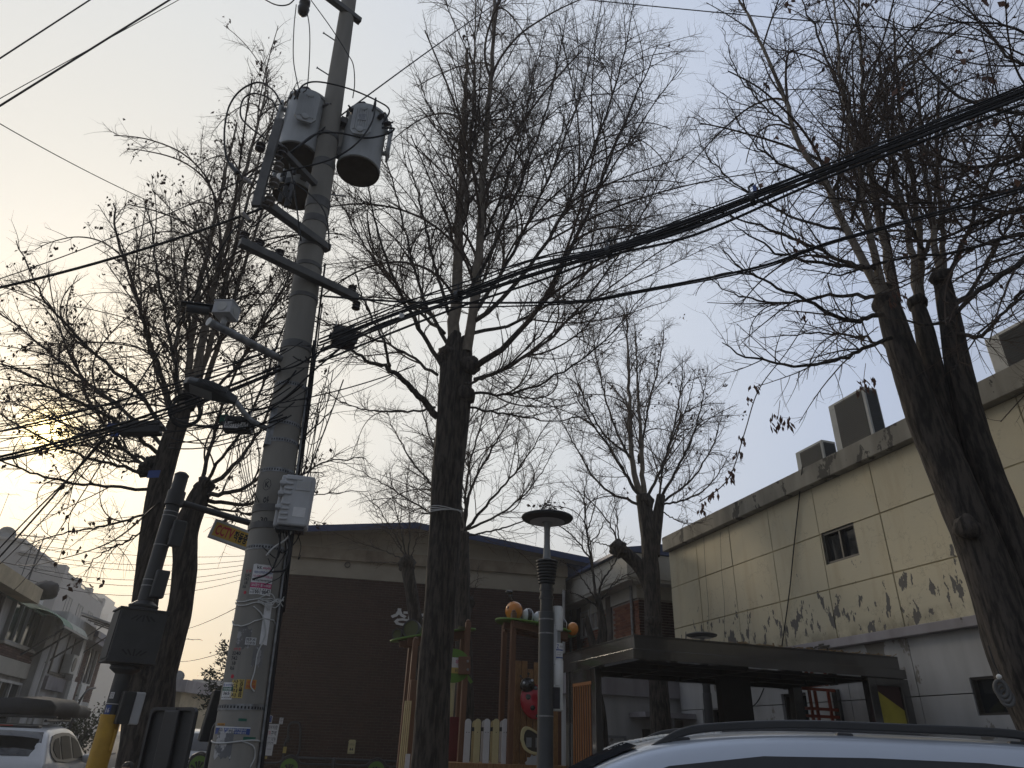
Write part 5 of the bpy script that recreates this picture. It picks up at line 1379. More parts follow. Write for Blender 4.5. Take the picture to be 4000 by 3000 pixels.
# ------------------------------------------------------------------ three pole transformers
zb = P(773, 372, 6.75).z
def transformer(bx, by, label, yaw, plate=False):
    cx = PZ(bx, by, zb); R = 0.275; H = 0.98
    t = thing('pole_transformer', label, 'transformer', cx, 'transformers on the utility pole')
    mb = MB(); mb.lathe([(R, 0.02), (R + 0.012, 0.03), (R + 0.012, 0.06), (R, 0.065), (R, H - 0.05), (R + 0.02, H - 0.045), (R + 0.02, H - 0.005), (R * .9, H + 0.03), (0, H + 0.05)], cx, UP, 40)
    mb.build('tank', M['transformer'], t, True, autosmooth=35)
    mb = MB(); mb.lathe([(R + 0.004, 0.0), (R + 0.004, 0.019), (R - 0.02, 0.02), (R - 0.025, 0.012), (0, 0.012)], cx, UP, 40, False); mb.build('base_rim', M['transformer_low'], t, True, autosmooth=35)
    def dirv(a): return Vector((math.sin(a), -math.cos(a), 0))
    for k, a in enumerate((yaw, yaw + 1.65, yaw - 1.65)):
        d = dirv(a); s = Vector((-d.y, d.x, 0)); w, hh = 0.27, 0.56
        c = cx + d * (R + 0.075) + UP * 0.33
        mb = MB(); mb.prism([(-w / 2 + .05, 0), (w / 2 - .05, 0), (w / 2, .07), (w / 2, hh - .07), (w / 2 - .05, hh), (-w / 2 + .05, hh), (-w / 2, hh - .07), (-w / 2, .07)], c, s, UP, -0.03)
        fin = mb.build('radiator_panel', M['transformer'], t, bevel=0.008)
        mb = MB()
        for q in range(7):
            x = -w / 2 + .045 + q * (w - .09) / 6
            mb.box(c + s * x + d * 0.004 + UP * (hh / 2), (0.016, 0.012, hh - 0.16), s, d, UP)
        mb.build('pressed_ribs', M['transformer'], fin)
        for zz in (0.08, hh - 0.08):
            mb = MB(); mb.lathe([(0.03, -.1), (0.03, -.03), (0.045, -.03), (0.045, 0.016), (0.03, 0.02), (0, 0.02)], c + UP * zz, d, 16)
            mb.build('boss', M['transformer'], fin, True, autosmooth=40)
        if plate and k == 0:
            mb = MB(); mb.box(c + d * 0.012 + UP * 0.3, (0.1, 0.008, 0.11), s, d, UP); p_ = mb.build('rating_plate', M['steel_galv'], fin)
            mb = MB()
            for r_ in range(4):
                vs_, fs = text_geo(('주상변압기', '22.9kV', '100kVA', '60Hz')[r_], 0.01); o_ = c + d * 0.017 + UP * (0.33 - r_ * 0.022)
                mb.add([o_ + s * (-0.04 + 0.08 * x) + UP * (0.013 * y) for x, y in vs_], fs)
            mb.build('lettering', M['ink'], p_)
    for k, a in enumerate((yaw - 0.55, yaw + 0.75, yaw + 1.2)):
        d = dirv(a); c = cx + d * R + UP * (H - 0.16)
        mb = MB(); mb.lathe([(0.03, 0), (0.04, 0.02), (0.03, 0.04), (0.042, 0.055), (0.028, 0.09), (0.012, 0.1), (0.012, 0.13)], c, d + UP * 0.15, 12); mb.build('low_bushing', M['porcelain_dark'], t, True)
    mb = MB(); c = cx + dirv(yaw - 1.0) * 0.1 + UP * (H + 0.03)
    prof = [(0.05, 0)]
    for k in range(4): prof += [(0.075, 0.03 + k * .05), (0.045, 0.05 + k * .05)]
    prof += [(0.03, 0.24), (0, 0.25)]
    mb.lathe(prof, c, UP, 16); mb.build('high_bushing', M['porcelain_dark'], t, True)
    for a in (yaw - 1.1, yaw + 1.1, yaw + 2.6):
        d = dirv(a); c = cx + d * (R + 0.005) + UP * (H - 0.04); mb = MB(); mb.box(c, (0.03, 0.04, 0.12), Vector((-d.y, d.x, 0)), d); mb.build('lifting_lug', M['cross_steel'], t)
    pz = pax(cx.z)
    for hh in (0.15, 0.75):
        a = cx + UP * hh; b = pax(cx.z + hh); dv = (b - a); dv.z = 0; dv.normalize()
        mb = MB(); mb.bar(a + dv * R, b - dv * prad(cx.z + hh), 0.09, 0.1); mb.build('hanger', M['cross_steel'], t)
    return cx, R, H
TA = transformer(641, 343, 'left front transformer tank on the pole, nearest the camera', 0.35)
TB = transformer(773, 372, 'right hand transformer tank with a rating plate', 0.1, True)
TC = transformer(633, 425, 'rear transformer tank mostly hidden behind the left one', -0.3)

def wire(name, label, pts, r, cat='wire', group=None, m='cable', per=10, n=6):
    mb = MB(); mb.tube(catmull(pts, per), r, n)
    return tag(mb.build(name, M[m], smooth=True), label, cat, group)
GJ = 'jumper wires looping round the transformers'
Yj = 6.1
def pj(*a, Y=6.1): return [P(x, y, Y) for x, y in a]
wire('jumper_wire', 'outer black jumper looping far left from the left transformer', pj((608, 225), (590, 195), (558, 178), (520, 195), (495, 230), (485, 280), (487, 330), (497, 355), (512, 368), (530, 395)), 0.012, group=GJ)
wire('jumper_wire', 'inner black jumper looping left from the left transformer', pj((600, 240), (585, 215), (550, 202), (525, 215), (520, 250), (540, 275), (580, 305), (592, 320)), 0.011, group=GJ)
wire('jumper_wire', 'black jumper arching over the pole between the two front transformers', [P(636, 214, 6.05), P(655, 184, 6.1), P(690, 177, 6.2), P(755, 192, 6.35), P(815, 218, 6.5), P(841, 238, 6.5), P(826, 268, 6.45)], 0.011, group=GJ)
wire('jumper_wire', 'black jumper sweeping across the pole under the transformers', [P(605, 348, 6.1), P(640, 320, 6.0), P(682, 290, 6.15), P(730, 287, 6.3), P(790, 298, 6.4), P(835, 290, 6.4), P(851, 278, 6.4), P(825, 276, 6.4)], 0.013, group=GJ)
wire('jumper_wire', 'black jumper dropping from the right transformer in a deep curve', [P(805, 240, 6.4), P(812, 212, 6.35), P(804, 262, 6.3), P(770, 310, 6.25), P(720, 342, 6.2), P(660, 360, 6.1), P(605, 372, 6.0)], 0.011, group=GJ)
wire('drop_wire', 'left one of the two thin wires dropping to the left transformer lid', [P(640, 10, 6.3), P(635, 60, 6.25), P(634, 130, 6.2), P(645, 190, 6.1), P(648, 200, 6.1)], 0.007)
wire('drop_wire', 'right one of the two thin wires dropping to the left transformer lid', [P(660, 12, 6.3), P(668, 55, 6.25), P(669, 110, 6.2), P(664, 185, 6.1), P(655, 200, 6.1)], 0.007)
wire('drop_wire', 'thin wire curving from the top insulator past the pole to the right transformer', [P(668, -5, 6.3), P(715, 60, 6.25), P(750, 115, 6.3), P(763, 140, 6.4), P(766, 180, 6.5), P(762, 212, 6.6)], 0.007)
wire('jumper_wire', 'short slack wire at the top edge left of the pole', [P(560, -8, 6.2), P(595, 10, 6.2), P(622, 10, 6.2), P(640, -5, 6.2)], 0.009)
for k, p_ in enumerate((((592, 345), (575, 372), (560, 400), (548, 420)), ((625, 350), (632, 385), (640, 440), (650, 520)), ((600, 410), (630, 395), (680, 430), (705, 470), (712, 540)), ((545, 375), (540, 395), (556, 410), (580, 412)),
                          ((530, 395), (545, 385), (560, 398), (590, 400), (630, 440)), ((535, 440), (525, 470), (545, 490), (570, 470), (590, 455)))):
    wire('tangle_wire', 'tangled black wire in the steelwork below the transformers', pj(*p_, Y=6.05), 0.009, group='tangled wires below the transformers')
# inline connectors on the left wires
for k, (x, y, x2, y2, lab) in enumerate(((497, 355, 512, 373, 'black inline fuse holder on the left wire, upper one'), (528, 386, 545, 398, 'brass clamp with black holder beside the insulator rack'), (525, 462, 540, 478, 'lower brass clamp on the thick left cable'))):
    mb = MB(); mb.tube([P(x, y, 6.05), P(x2, y2, 6.05)], 0.028, 8); tag(mb.build('inline_clamp', M['black_plastic' if k == 0 else 'porcelain']), lab, 'clamp')

# ------------------------------------------------------------------ lamp and camera on the pole
sl = thing('street_light', 'flat dark street light head on an arm from the utility pole', 'street light', pax(onpole(600, 905)[1]))
zA = onpole(600, 905)[1]
a = pax(zA) + Vector((-0.05, -0.1, 0)); tip = PZ(398, 828, zA + 0.22)
dirl = (tip - a); dirl.z = 0; dist = dirl.length; dirl.normalize()
neck = PZ(510, 868, zA + 0.12)
mb = MB(); mb.tube(catmull([a - UP * 0.12, a + dirl * 0.25 - UP * 0.03, neck], 5), 0.028, 10); mb.build('arm', M['steel_galv'], sl, True)
mb = MB(); mb.box(a - UP * 0.08 + dirl * 0.03, (0.1, 0.12, 0.4), dirl); mb.build('clamp_plate', M['steel_galv'], sl)
hd = (tip - neck); HL_ = hd.length; hd.normalize(); hs = hd.cross(UP).normalized(); hu = hs.cross(hd)
prof = [(0.0, 0.035), (0.12, 0.045), (0.3, 0.1), (0.5, 0.15), (0.75, 0.155), (0.92, 0.12), (1.0, 0.05)]
top, bot = [], []
vs_, fs = [], []
for t, w in prof:
    p = neck + hd * (HL_ * t); th = 0.05 + 0.03 * math.sin(min(t * 1.3, 1) * PI)
    vs_ += [p - hs * w, p - hs * w * .8 + hu * th, p + hs * w * .8 + hu * th, p + hs * w, p + hs * w * .9 - hu * .03, p - hs * w * .9 - hu * .03]
for i in range(len(prof) - 1):
    for k in range(6): fs.append((i * 6 + k, i * 6 + (k + 1) % 6, i * 6 + 6 + (k + 1) % 6, i * 6 + 6 + k))
fs += [tuple(range(5, -1, -1)), tuple(range(len(vs_) - 6, len(vs_)))]
mb = MB(); mb.add(vs_, fs); head = mb.build('head', M['steel_dark'], sl, bevel=0.008)
mb = MB(); mb.box(neck + hd * (HL_ * .66) - hu * .034, (HL_ * .42, .2, .008), hd, hs); mb.build('lens', M['frame_grey'], head)
mb = MB()
for k in range(22): mb.box(neck + hd * (HL_ * (0.2 + .025 * k)) + hs * .145 + hu * 0.02, (0.008, 0.03, 0.05), hd, hs)
for k in range(22): mb.box(neck + hd * (HL_ * (0.2 + .025 * k)) - hs * .145 + hu * 0.02, (0.008, 0.03, 0.05), hd, hs)
mb.build('cooling_fins', M['steel_dark'], head)

cc = thing('surveillance_camera', 'surveillance camera arm with a grey junction box and bullet camera on the pole', 'camera', pax(onpole(625, 770)[1]))
zc = onpole(622, 772)[1]
a = pax(zc) + Vector((-0.08, -0.08, 0)); tip = PZ(452, 695, zc)
mb = MB(); mb.tube([a, tip], 0.04, 14); mb.build('arm', M['steel_galv'], cc, True, autosmooth=40)
dv = (tip - a).normalized(); mb = MB(); mb.lathe([(0.042, 0), (0.044, 0.01), (0, 0.014)], tip, dv, 16); mb.build('end_cap', M['white'], cc, True, autosmooth=40)
mb = MB(); mb.box(a + dv * .03, (0.02, .1, .5), dv); mb.build('clamp_plate', M['steel_galv'], cc)
sdv = dv.cross(UP).normalized()
bc = tip - dv * 0.14 + UP * 0.2
bx_ = Vector((1, 0, 0)) * 0.9 + dv * 0.1
mb = MB(); mb.box(bc, (0.19, 0.19, 0.14), bx_.normalized()); jb = mb.build('junction_box', M['box_grey'], cc, bevel=0.006)
mb = MB(); mb.box(bc + UP * .073, (0.2, 0.2, 0.012), bx_.normalized()); mb.build('lid', M['box_grey'], jb)
mb = MB()
byv = UP.cross(bx_.normalized())
mb.lathe([(0.05, 0), (0.05, 0.004), (0, 0.004)], bc - byv * .096, -byv, 20); mb.lathe([(0.05, 0), (0.05, 0.004), (0, 0.004)], bc + bx_.normalized() * .096, bx_, 20); mb.build('knockout', M['ac_shell'], jb)
mb = MB(); mb.tube([tip - dv * .14 + UP * .03, bc - UP * .07], 0.03, 12); mb.build('pedestal', M['box_grey'], cc, True)
c1 = bc - bx_.normalized() * .1; c2 = c1 + Vector((-0.25, -0.12, -0.05))
mb = MB(); mb.tube([c1, c1.lerp(c2, .3)], 0.018, 8); mb.build('camera_bracket', M['steel_dark'], cc)
d = (c2 - c1).normalized(); mb = MB(); mb.tube([c1.lerp(c2, .25), c1.lerp(c2, 1.0)], [0.045, 0.045], 16); mb.build('camera_body', M['steel_dark'], cc, True, autosmooth=40)
s_ = d.cross(UP).normalized(); mb = MB(); mb.box(c1.lerp(c2, .68) + UP * .047, (0.3, 0.1, 0.012), d, s_); mb.build('sunshield', M['steel_dark'], cc, bevel=0.004)

# ------------------------------------------------------------------ overhead wires
def sagged(p, q, sag, n=14):
    return [p.lerp(q, i / n) - UP * (sag * 4 * (i / n) * (1 - i / n)) for i in range(n + 1)]
def span_(label, p, q, r, sag=0.1, group=None, n=6):
    mb = MB(); mb.tube(sagged(p, q, sag), r, n)
    return tag(mb.build('overhead_wire', M['cable'], smooth=True), label, 'wire', group)
# thick bundle from the pole to the upper right
GB = 'cables of the thick bundle from pole to upper right'
pe = P(690, 752, 6.4); re = PZ(2212, 200, 5.95)
dre = (re - pe); re2 = re + dre * 0.35
rng = random.Random(5)
ax_ = dre.normalized(); s_ = ax_.cross(UP).normalized(); u_ = s_.cross(ax_)
keys = [(690, 752), (870, 682), (1000, 640), (1160, 585), (1315, 543), (1500, 485), (1800, 365), (2212, 205)]
kp = []
for x, y in keys:
    # points on the vertical plane through the bundle
    nrm = Vector((dre.y, -dre.x, 0)); kp.append(PL(x, y, pe, nrm))
kp.append(kp[-1] + (kp[-1] - kp[-2]) * 1.0)
for k in range(10):
    an = rng.uniform(0, 2 * PI); rr = 0.03 * math.sqrt(rng.random()); rank = (k - 4.5) / 4.5
    pts = []
    for i, p in enumerate(kp):
        loose = (1.3, 1.9, 1.2, 1.5, 0.6, 1.2, 0.7, 0.8, 0.8)[i]
        if i == 0: loose = 2.2
        pts.append(p + (s_ * math.cos(an) * 0.4 + u_ * math.sin(an)) * rr * loose + u_ * (rank * .065 * loose + rng.uniform(-.008, .008)) + s_ * rng.uniform(-.006, .006))
    lab = 'black communication cable in the thick bundle running to the upper right'
    wire('bundle_cable', lab, pts, rng.choice((0.006, 0.007, 0.009, 0.012)), 'cable', GB, per=8)
wire('bundle_cable', 'single cable riding just above the thick bundle', [p + u_ * (0.12 + 0.05 * math.sin(i * .8)) for i, p in enumerate(kp)], 0.009, 'cable')
for k, (x, y, lab) in enumerate(((1315, 545, 'black strap tying the cable bundle near mid span'), (1625, 430, 'strap tying the cable bundle beside the right tree'), (990, 640, 'strap tying the cable bundle in front of the middle trunk'))):
    c = PL(x, y, pe, Vector((dre.y, -dre.x, 0)))
    mb = MB()
    mb.lathe([(0.055, -0.02), (0.06, -0.02), (0.06, 0.02), (0.055, 0.02), (0.055, -0.02)], c, ax_, 14, False)
    mb.tube([c + u_ * .07, c + u_ * .14, c + u_ * .16 + ax_ * .05], 0.01, 6)
    tag(mb.build('cable_strap', M['black_plastic']), lab, 'strap')
mb = MB(); c = P(868, 682, 5.9); mb.box(c, (0.05, 0.004, 0.06), Vector((1, 0.3, 0))); tag(mb.build('cable_tag', M['paper']), 'small white tag on the cable bundle left of the middle tree', 'tag')
mb = MB(); c = PL(1636, 424, pe, Vector((dre.y, -dre.x, 0))) + u_ * .09; mb.box(c, (0.03, 0.01, 0.07), ax_); tag(mb.build('cable_tag', M['ink_blue']), 'small blue clip on the cable bundle in the right tree', 'tag')
# single lower cable to the right
lp = [P(700, 640, 6.5), P(870, 652, 6.3), P(1000, 654, 6.1), P(1240, 651, 5.8), P(1382, 628, 5.6), P(1637, 577, 5.2), P(1803, 520, 4.9), P(2212, 405, 4.4), P(2500, 300, 4.1)]
wire('overhead_cable', 'single black cable below the thick bundle on the right', lp, 0.013, 'cable')
wire('overhead_cable', 'thinner cable dipping from the crossarm under the thick bundle', [P(765, 640, 6.8), P(860, 662, 6.5), P(1000, 664, 6.2), P(1240, 655, 5.85), P(1382, 632, 5.65), P(1637, 582, 5.25), P(1803, 524, 4.95), P(2212, 412, 4.45), P(2500, 306, 4.15)], 0.009, 'cable')
span_('thin wire crossing the upper right sky', P(1255, -2, 7.0), P(2300, 92, 5.5), 0.008, 0.03)
span_('straight wire rising from the rack across the pole to the top of the middle tree', P(605, 348, 6.0), P(1082, 0, 9.0), 0.010, -0.05)
span_('steep wire continuing left from the rack towards the lower left sky', P(598, 352, 6.0), P(-40, 615, 6.5), 0.006, 0.12)
span_('upper black power line across the top left corner', P(-60, 165, 7), P(240, -30, 7.5), 0.012, 0.0)
span_('lower thick black power line across the top left', P(-60, 266, 7), P(430, -40, 7.5), 0.015, 0.0)
span_('thin wire running close above the thick power line at top left', P(-60, 246, 7), P(440, -30, 7.5), 0.006, 0.0)
span_('twisted thin wire sloping down from the left edge to the tree top', P(-40, 244, 7), P(345, 445, 9.8), 0.008, 0.06)
span_('thick black cable from the left edge to the foot of the insulator rack', P(-60, 634, 6.3), P(572, 448, 6.15), 0.016, 0.1)
# communication cables going left
GL = 'communication cables leaving the pole to the left'
lend = [(-60, 945, 6.6, 600, 752), (-60, 1000, 6.6, 605, 790), (-60, 1004, 6.6, 608, 796), (-60, 1006, 6.5, 606, 800), (-60, 940, 6.5, 640, 745), (-60, 870, 7.5, 640, 740)]
labs = ['highest of the left hand communication cables', None, None, None, 'second highest left hand communication cable', 'thin communication wire above the other left hand cables']
for k, (x0, y0, Y0, x1, y1) in enumerate(lend):
    q = P(x1, y1, 6.35)
    rr = (0.011, 0.015, 0.012, 0.010, 0.009, 0.006)[k]
    span_(labs[k] or 'black cable in the group passing just under the setting sun', P(x0, y0, Y0), q, rr, 0.08 + 0.02 * k, GL)
for k, (a, b, lab) in enumerate((((640, 800), (560, 850), 'first looping cable behind the street light'), ((655, 830), (520, 880), 'second looping cable behind the street light'), ((620, 900), (380, 905), 'third looping cable behind the street light'), ((660, 770), (700, 745), 'short cable crossing the pole face near the camera arm'))):
    span_(lab, P(*a, 6.3), P(*b, 6.4), 0.009, 0.12, 'slack cables near the street light')
wire('overhead_cable', 'pair of cables wrapping the pole front below the camera arm', [P(595, 800, 6.3), P(640, 790, 6.28), P(700, 755, 6.3), P(760, 735, 6.3), P(860, 690, 6.2)], 0.011, 'cable')
wire('overhead_cable', 'cable sweeping under the light arm across the pole', [P(420, 925, 6.4), P(540, 905, 6.3), P(615, 860, 6.28), P(690, 790, 6.3), P(790, 715, 6.2), P(900, 672, 6.1)], 0.010, 'cable')
# diagonal drop wires at left
wire('drop_cable', 'long black drop cable from the crossarm diagonally down past the closure', [P(515, 485, 6.2), P(488, 520, 6.2), P(396, 681, 6.6), P(323, 791, 7.0), P(242, 919, 7.4), P(190, 990, 7.8), P(70, 1110, 8.6), P(-30, 1215, 9.4)], 0.010, 'cable')
span_('drop cable from the dark closure down to the left edge', P(240, 925, 7.2), P(-40, 1245, 10), 0.012, 0.05, 'drop cables to the left houses')
span_('second drop cable fanning to the left houses', P(250, 935, 7.2), P(-20, 1235, 11), 0.007, 0.15, 'drop cables to the left houses')
span_('steeper drop cable towards the green window', P(262, 930, 7.2), P(30, 1275, 19), 0.008, 0.3, 'drop cables to the left houses')
wire('drop_cable', 'sagging grey cable draped from the tree to the yellowish eave', [P(345, 1085, 9), P(240, 1170, 12), P(140, 1205, 17), P(60, 1222, 21), P(-10, 1212, 22)], 0.014, 'cable')
for k in range(6):
    span_('thin distant wire low across the street end', P(40, 1172 + 13 * k + (k % 2) * 8, 26), P(545, 1200 + 9 * k, 30), 0.010, 0.25 + 0.1 * k, 'thin wires low across the street end')
for k, (ya, yb) in enumerate(((1352, 1308), (1412, 1395))):
    span_('faint thin wire right of the forked trunk', P(350, ya + 8, 30), P(520, yb, 12), 0.007, 0.2, 'faint wires right of the forked trunk')
span_('vertical drop wire from the small box to the white cabinet', P(742, 820, 6.5), P(656, 1050, 6.3), 0.007, 0.0)
for k, (xa, ya, xb, yb) in enumerate(((720, 800, 660, 1040), (700, 830, 655, 1040), (690, 860, 650, 1040), (712, 790, 668, 1045))):
    wire('riser_wire', 'thin wire hanging loose beside the pole above the white cabinet', [P(xa, ya, 6.55), P((xa + xb) / 2 + 6 * (-1) ** k, (ya + yb) / 2, 6.5), P(xb, yb, 6.35)], 0.005, 'wire', 'loose wires beside the pole')
for k in range(5):
    wire('hanging_wire', 'thin wire hanging below the numbered closure', [P(500 + 9 * k, 940, 6.4), P(520 + 7 * k, 1010 + 10 * k, 6.35), P(535 + 6 * k, 1085, 6.3)], 0.004, 'wire', 'thin wires hanging below the numbered closure')
# the knot of thin service wires round the pole
rw = random.Random(77)
for k in range(16):
    y0 = rw.uniform(735, 905); xa = 650 - (y0 - 735) * .28 + rw.uniform(-15, 25)
    a_ = P(xa, y0, 6.28)
    if k % 2: b_ = P(rw.uniform(330, 470), y0 + rw.uniform(20, 110), 6.5)
    else: b_ = P(rw.uniform(760, 900), y0 - rw.uniform(30, 110) - (y0 - 735) * .35, 6.2)
    span_('thin service wire criss-crossing the pole between camera arm and light arm', a_, b_, rw.choice((.004, .005, .007)), rw.uniform(.04, .22), 'thin service wires criss-crossing the pole')
for k in range(9):
    y0 = rw.uniform(800, 985)
    span_('thin wire running left from the pole through the left tree', P(-40, y0 + rw.uniform(-40, 60), 6.8), P(640 - (y0 - 735) * .25, y0 - rw.uniform(60, 120), 6.4), rw.choice((.004, .005, .006)), rw.uniform(.03, .16), 'thin wires running left through the left tree')
for k in range(7):
    c = P(rw.uniform(655, 690), rw.uniform(800, 930), 6.45); R_ = rw.uniform(.05, .13)
    wire('slack_loop', 'slack loop of thin wire hanging on the right side of the pole', [c + Vector((R_ * math.sin(t_ * .7), .05 * math.cos(t_), R_ * 1.6 * math.cos(t_ * .7))) for t_ in range(8)], .004, 'wire', 'slack wire loops beside the pole')
# closures
def closure(label, x, y, Y, L, D, H, axis, txt=None, m='black_plastic'):
    c = P(x, y, Y); t = thing('cable_closure', label, 'cable closure', c)
    ax = Vector(axis).normalized(); sd = ax.cross(UP).normalized(); uu = sd.cross(ax)
    mb = MB(); mb.box(c - uu * H * .2, (L, D, H * .6), ax, sd); mb.build('lower_shell', M[m], t, bevel=0.015)
    mb = MB(); mb.box(c + uu * H * .3, (L * .96, D * .9, H * .38), ax, sd); mb.build('upper_shell', M[m], t, bevel=0.015)
    mb = MB()
    for k in range(4): mb.box(c + ax * L * (-.36 + .24 * k) + sd * D * .5 + uu * H * .1, (L * .06, 0.02, H * .35), ax, sd)
    mb.build('clip', M[m], t)
    for e in (-1, 1):
        mb = MB()
        for k in (-1, 0, 1): mb.tube([c + ax * e * L * .49 + sd * k * D * .25, c + ax * e * L * .6 + sd * k * D * .25], 0.016, 8)
        mb.build('cable_gland', M[m], t)
        mb = MB(); mb.tube([c + ax * e * L * .35 + uu * H * .45, c + ax * e * L * .38 + uu * H * 1.0], 0.008, 6); mb.build('hanger', M['steel_galv'], t)
    if txt:
        s2 = -sd if sd.y > 0 else sd
        a2_ = ax if ax.x > 0 else -ax
        o0 = c - uu * H * .2 + s2 * (D * .5 + .002) - a2_ * L * .42
        notice('number_plate', None, lambda u, v, d: o0 + a2_ * u + uu * (v - H * .2) + s2 * d, L * .84, H * .42, M['paper'], [(txt, L * .04, H * .07, L * .8, H * .35, 'ink')], parent=t, nseg=1)
closure('long black cable closure hanging beside the sun', 305, 926, 7.0, 0.42, 0.14, 0.15, Vector((1, 0.15, 0.13)))
closure('short black closure with a white number plate BB1105A0', 515, 918, 6.4, 0.27, 0.13, 0.16, Vector((1, 0.1, 0.02)), 'BB1105A0')
closure('square dark junction box on the cables right of the pole', 742, 730, 6.5, 0.26, 0.2, 0.2, Vector((1, 0.35, 0.05)))
mb = MB(); rr = random.Random(3); c = P(400, 888, 6.7)
for k in range(7):
    n_ = Vector((0.5 + rr.uniform(-.1, .1), -0.8, 0.15 + rr.uniform(-.15, .15))).normalized()
    e1 = n_.cross(UP).normalized(); e2 = e1.cross(n_)
    R_ = 0.19 + rr.uniform(-.025, .02); cc_ = c + Vector((rr.uniform(-.02, .02), rr.uniform(-.03, .03), rr.uniform(-.02, .02)))
    mb.tube([cc_ + e1 * R_ * .8 * math.cos(a * PI / 12) + e2 * R_ * math.sin(a * PI / 12) for a in range(25)], 0.008, 6, False)
tag(mb.build('cable_coil', M['cable'], smooth=True), 'coil of spare black cable hung on the wires under the street light', 'cable coil')
for x, y, m, lab in ((438, 1 + 660 + 0, None, None),): pass
for x, y, Y, w, h, m, lab in ((482, 905, 6.6, .07, .1, 'ink_green', 'green tag hanging on the cables left of the numbered closure'), (242, 918, 7.3, .09, .05, 'ink_blue', 'blue tag on the wires left of the long closure'), (248, 938, 7.3, .08, .05, 'ink_blue', 'lower blue tag on the wires left of the long closure'), (332, 1024, 8.5, .14, .1, 'ink_blue', 'blue plate fixed on the stump of the left tree')):
    mb = MB(); mb.box(P(x, y, Y), (w, 0.01, h), Vector((1, .2, .15))); tag(mb.build('plastic_tag', M[m]), lab, 'tag')

# ------------------------------------------------------------------ camera pole with the cabinet
CPY = 7.8
cpb = P(208, 1659, CPY); cpt = P(392, 1030, CPY)
axc = (cpt - cpb).normalized(); cbase = cpb - axc * ((cpb.z - 0.12) / axc.z)
cp = thing('camera_pole', 'dark steel pole with a yellow sleeve and a big cabinet', 'pole', cbase)
def cpt_(y): 
    a, b = cbase, cpt
    lo, hi = 0.0, 1.2
    for _ in range(40):
        m_ = (lo + hi) / 2; q = proj(a.lerp(b, m_))
        if q[1] / SS > y: lo = m_
        else: hi = m_
    return a.lerp(b, lo)
sy = cpt_(1558)
mb = MB(); mb.tube([cbase, cpt], [0.085, 0.078], 24); mb.build('shaft', M['steel_dark'], cp, True, autosmooth=40)
mb = MB(); mb.tube([cbase, sy], [0.098, 0.096], 24); mb.build('yellow_sleeve', M['yellow'], cp, True, autosmooth=40)
mb = MB(); mb.tube([sy, sy + axc * 0.06], 0.102, 24); mb.build('sleeve_collar', M['yellow'], cp, True, autosmooth=40)
mb = MB(); mb.lathe([(0.08, 0), (0.083, 0.02), (0.05, 0.05), (0, 0.055)], cpt, axc, 20); mb.build('cap', M['steel_dark'], cp, True, autosmooth=40)
ca, cb = cpt_(1432), cpt_(1322)
fxa = Vector((0.80, 0.60, 0)).normalized(); fya = UP.cross(fxa)
cc_ = (ca + cb) / 2; ch = (cb - ca).length
mb = MB(); mb.box(cc_, (0.46, 0.40, ch), fxa, fya, axc); cab = mb.build('cabinet', M['steel_dark'], cp, bevel=0.01)
mb = MB(); mb.box(cc_ + axc * (ch / 2), (0.5, 0.44, 0.018), fxa, fya, axc); mb.build('top_plate', M['steel_dark'], cab)
mb = MB(); mb.box(cc_ - axc * (ch / 2), (0.48, 0.42, 0.018), fxa, fya, axc); mb.build('bottom_plate', M['steel_dark'], cab)
mb = MB(); mb.box(cc_ - fxa * .236, (0.012, 0.36, ch * .92), fxa, fya, axc); mb.build('door', M['steel_dark'], cab, bevel=0.004)
fn_ = -fya if (-fya).dot(CAM - cc_) > 0 else fya
for s in (1, -1):
    mb = MB()
    if True:
        for k, an in enumerate((-50, -38, 0, 38, 50)):
            aa = math.radians(an); dv = (fxa * math.sin(aa) + axc * s * -1 * math.cos(aa))
            o = cc_ + fn_ * 0.202 + axc * s * ch * .33 + fxa * 0.09 * (k - 2) / 2 * 1.0
            mb.bar(o - dv * .035, o + dv * .035, 0.014, 0.006, fn_)
    mb.build('vent_slots', M['ink'], cab)
for s, q in ((1, cb), (-1, ca)):
    mb = MB(); mb.lathe([(0.17, 0.0), (0.17, 0.02), (0.14, 0.035), (0.15, 0.05), (0.15, 0.065), (0.1, 0.1), (0.085, 0.11)], q, axc * s, 24); mb.build('flange', M['steel_dark'], cp, True, autosmooth=40)
for y in (1268, 1255, 1108, 1117, 1180):
    q = cpt_(y); mb = MB(); mb.tube([q, q + axc * .012], 0.084, 20, False); mb.build('steel_strap', M['steel_galv'], cp)
a = cpt_(1082); e = P(548, 1132, 8.6); 
mb = MB(); mb.tube([a, e], 0.04, 12); arm = mb.build('arm', M['steel_dark'], cp, True, autosmooth=40)
mb = MB(); mb.tube([cpt_(1092), cpt_(1062)], 0.1, 20); mb.build('arm_clamp', M['steel_dark'], cp, True, autosmooth=40)
for y, xx, lab in ((1153, 383, 'dark slab shaped aerial unit high on the camera pole'), (1262, 345, 'second dark slab unit just above the cabinet')):
    q = P(xx, y, CPY - 0.05); t = thing('aerial_unit', lab, 'aerial unit', q, 'slab units on the camera pole')
    mb = MB(); mb.box(q, (0.14, 0.09, 0.30), fxa, None, axc); mb.build('casing', M['steel_dark'], t, bevel=0.018)
    mb = MB(); mb.box(q + (cpt_(y) - q) * .5, (0.1, 0.03, 0.1), (cpt_(y) - q)); mb.build('bracket', M['steel_galv'], t)
q = P(293, 1530, CPY); t = thing('control_box', 'white and black control box strapped to the yellow sleeved pole', 'control box', q)
mb = MB(); mb.box(q, (0.1, 0.14, 0.3), fxa, None, axc); mb.build('white_cover', M['box_grey'], t, bevel=0.015)
mb = MB(); mb.box(q - fxa * .1, (0.12, 0.16, 0.3), fxa, None, axc); mb.build('black_body', M['black_plastic'], t, bevel=0.01)
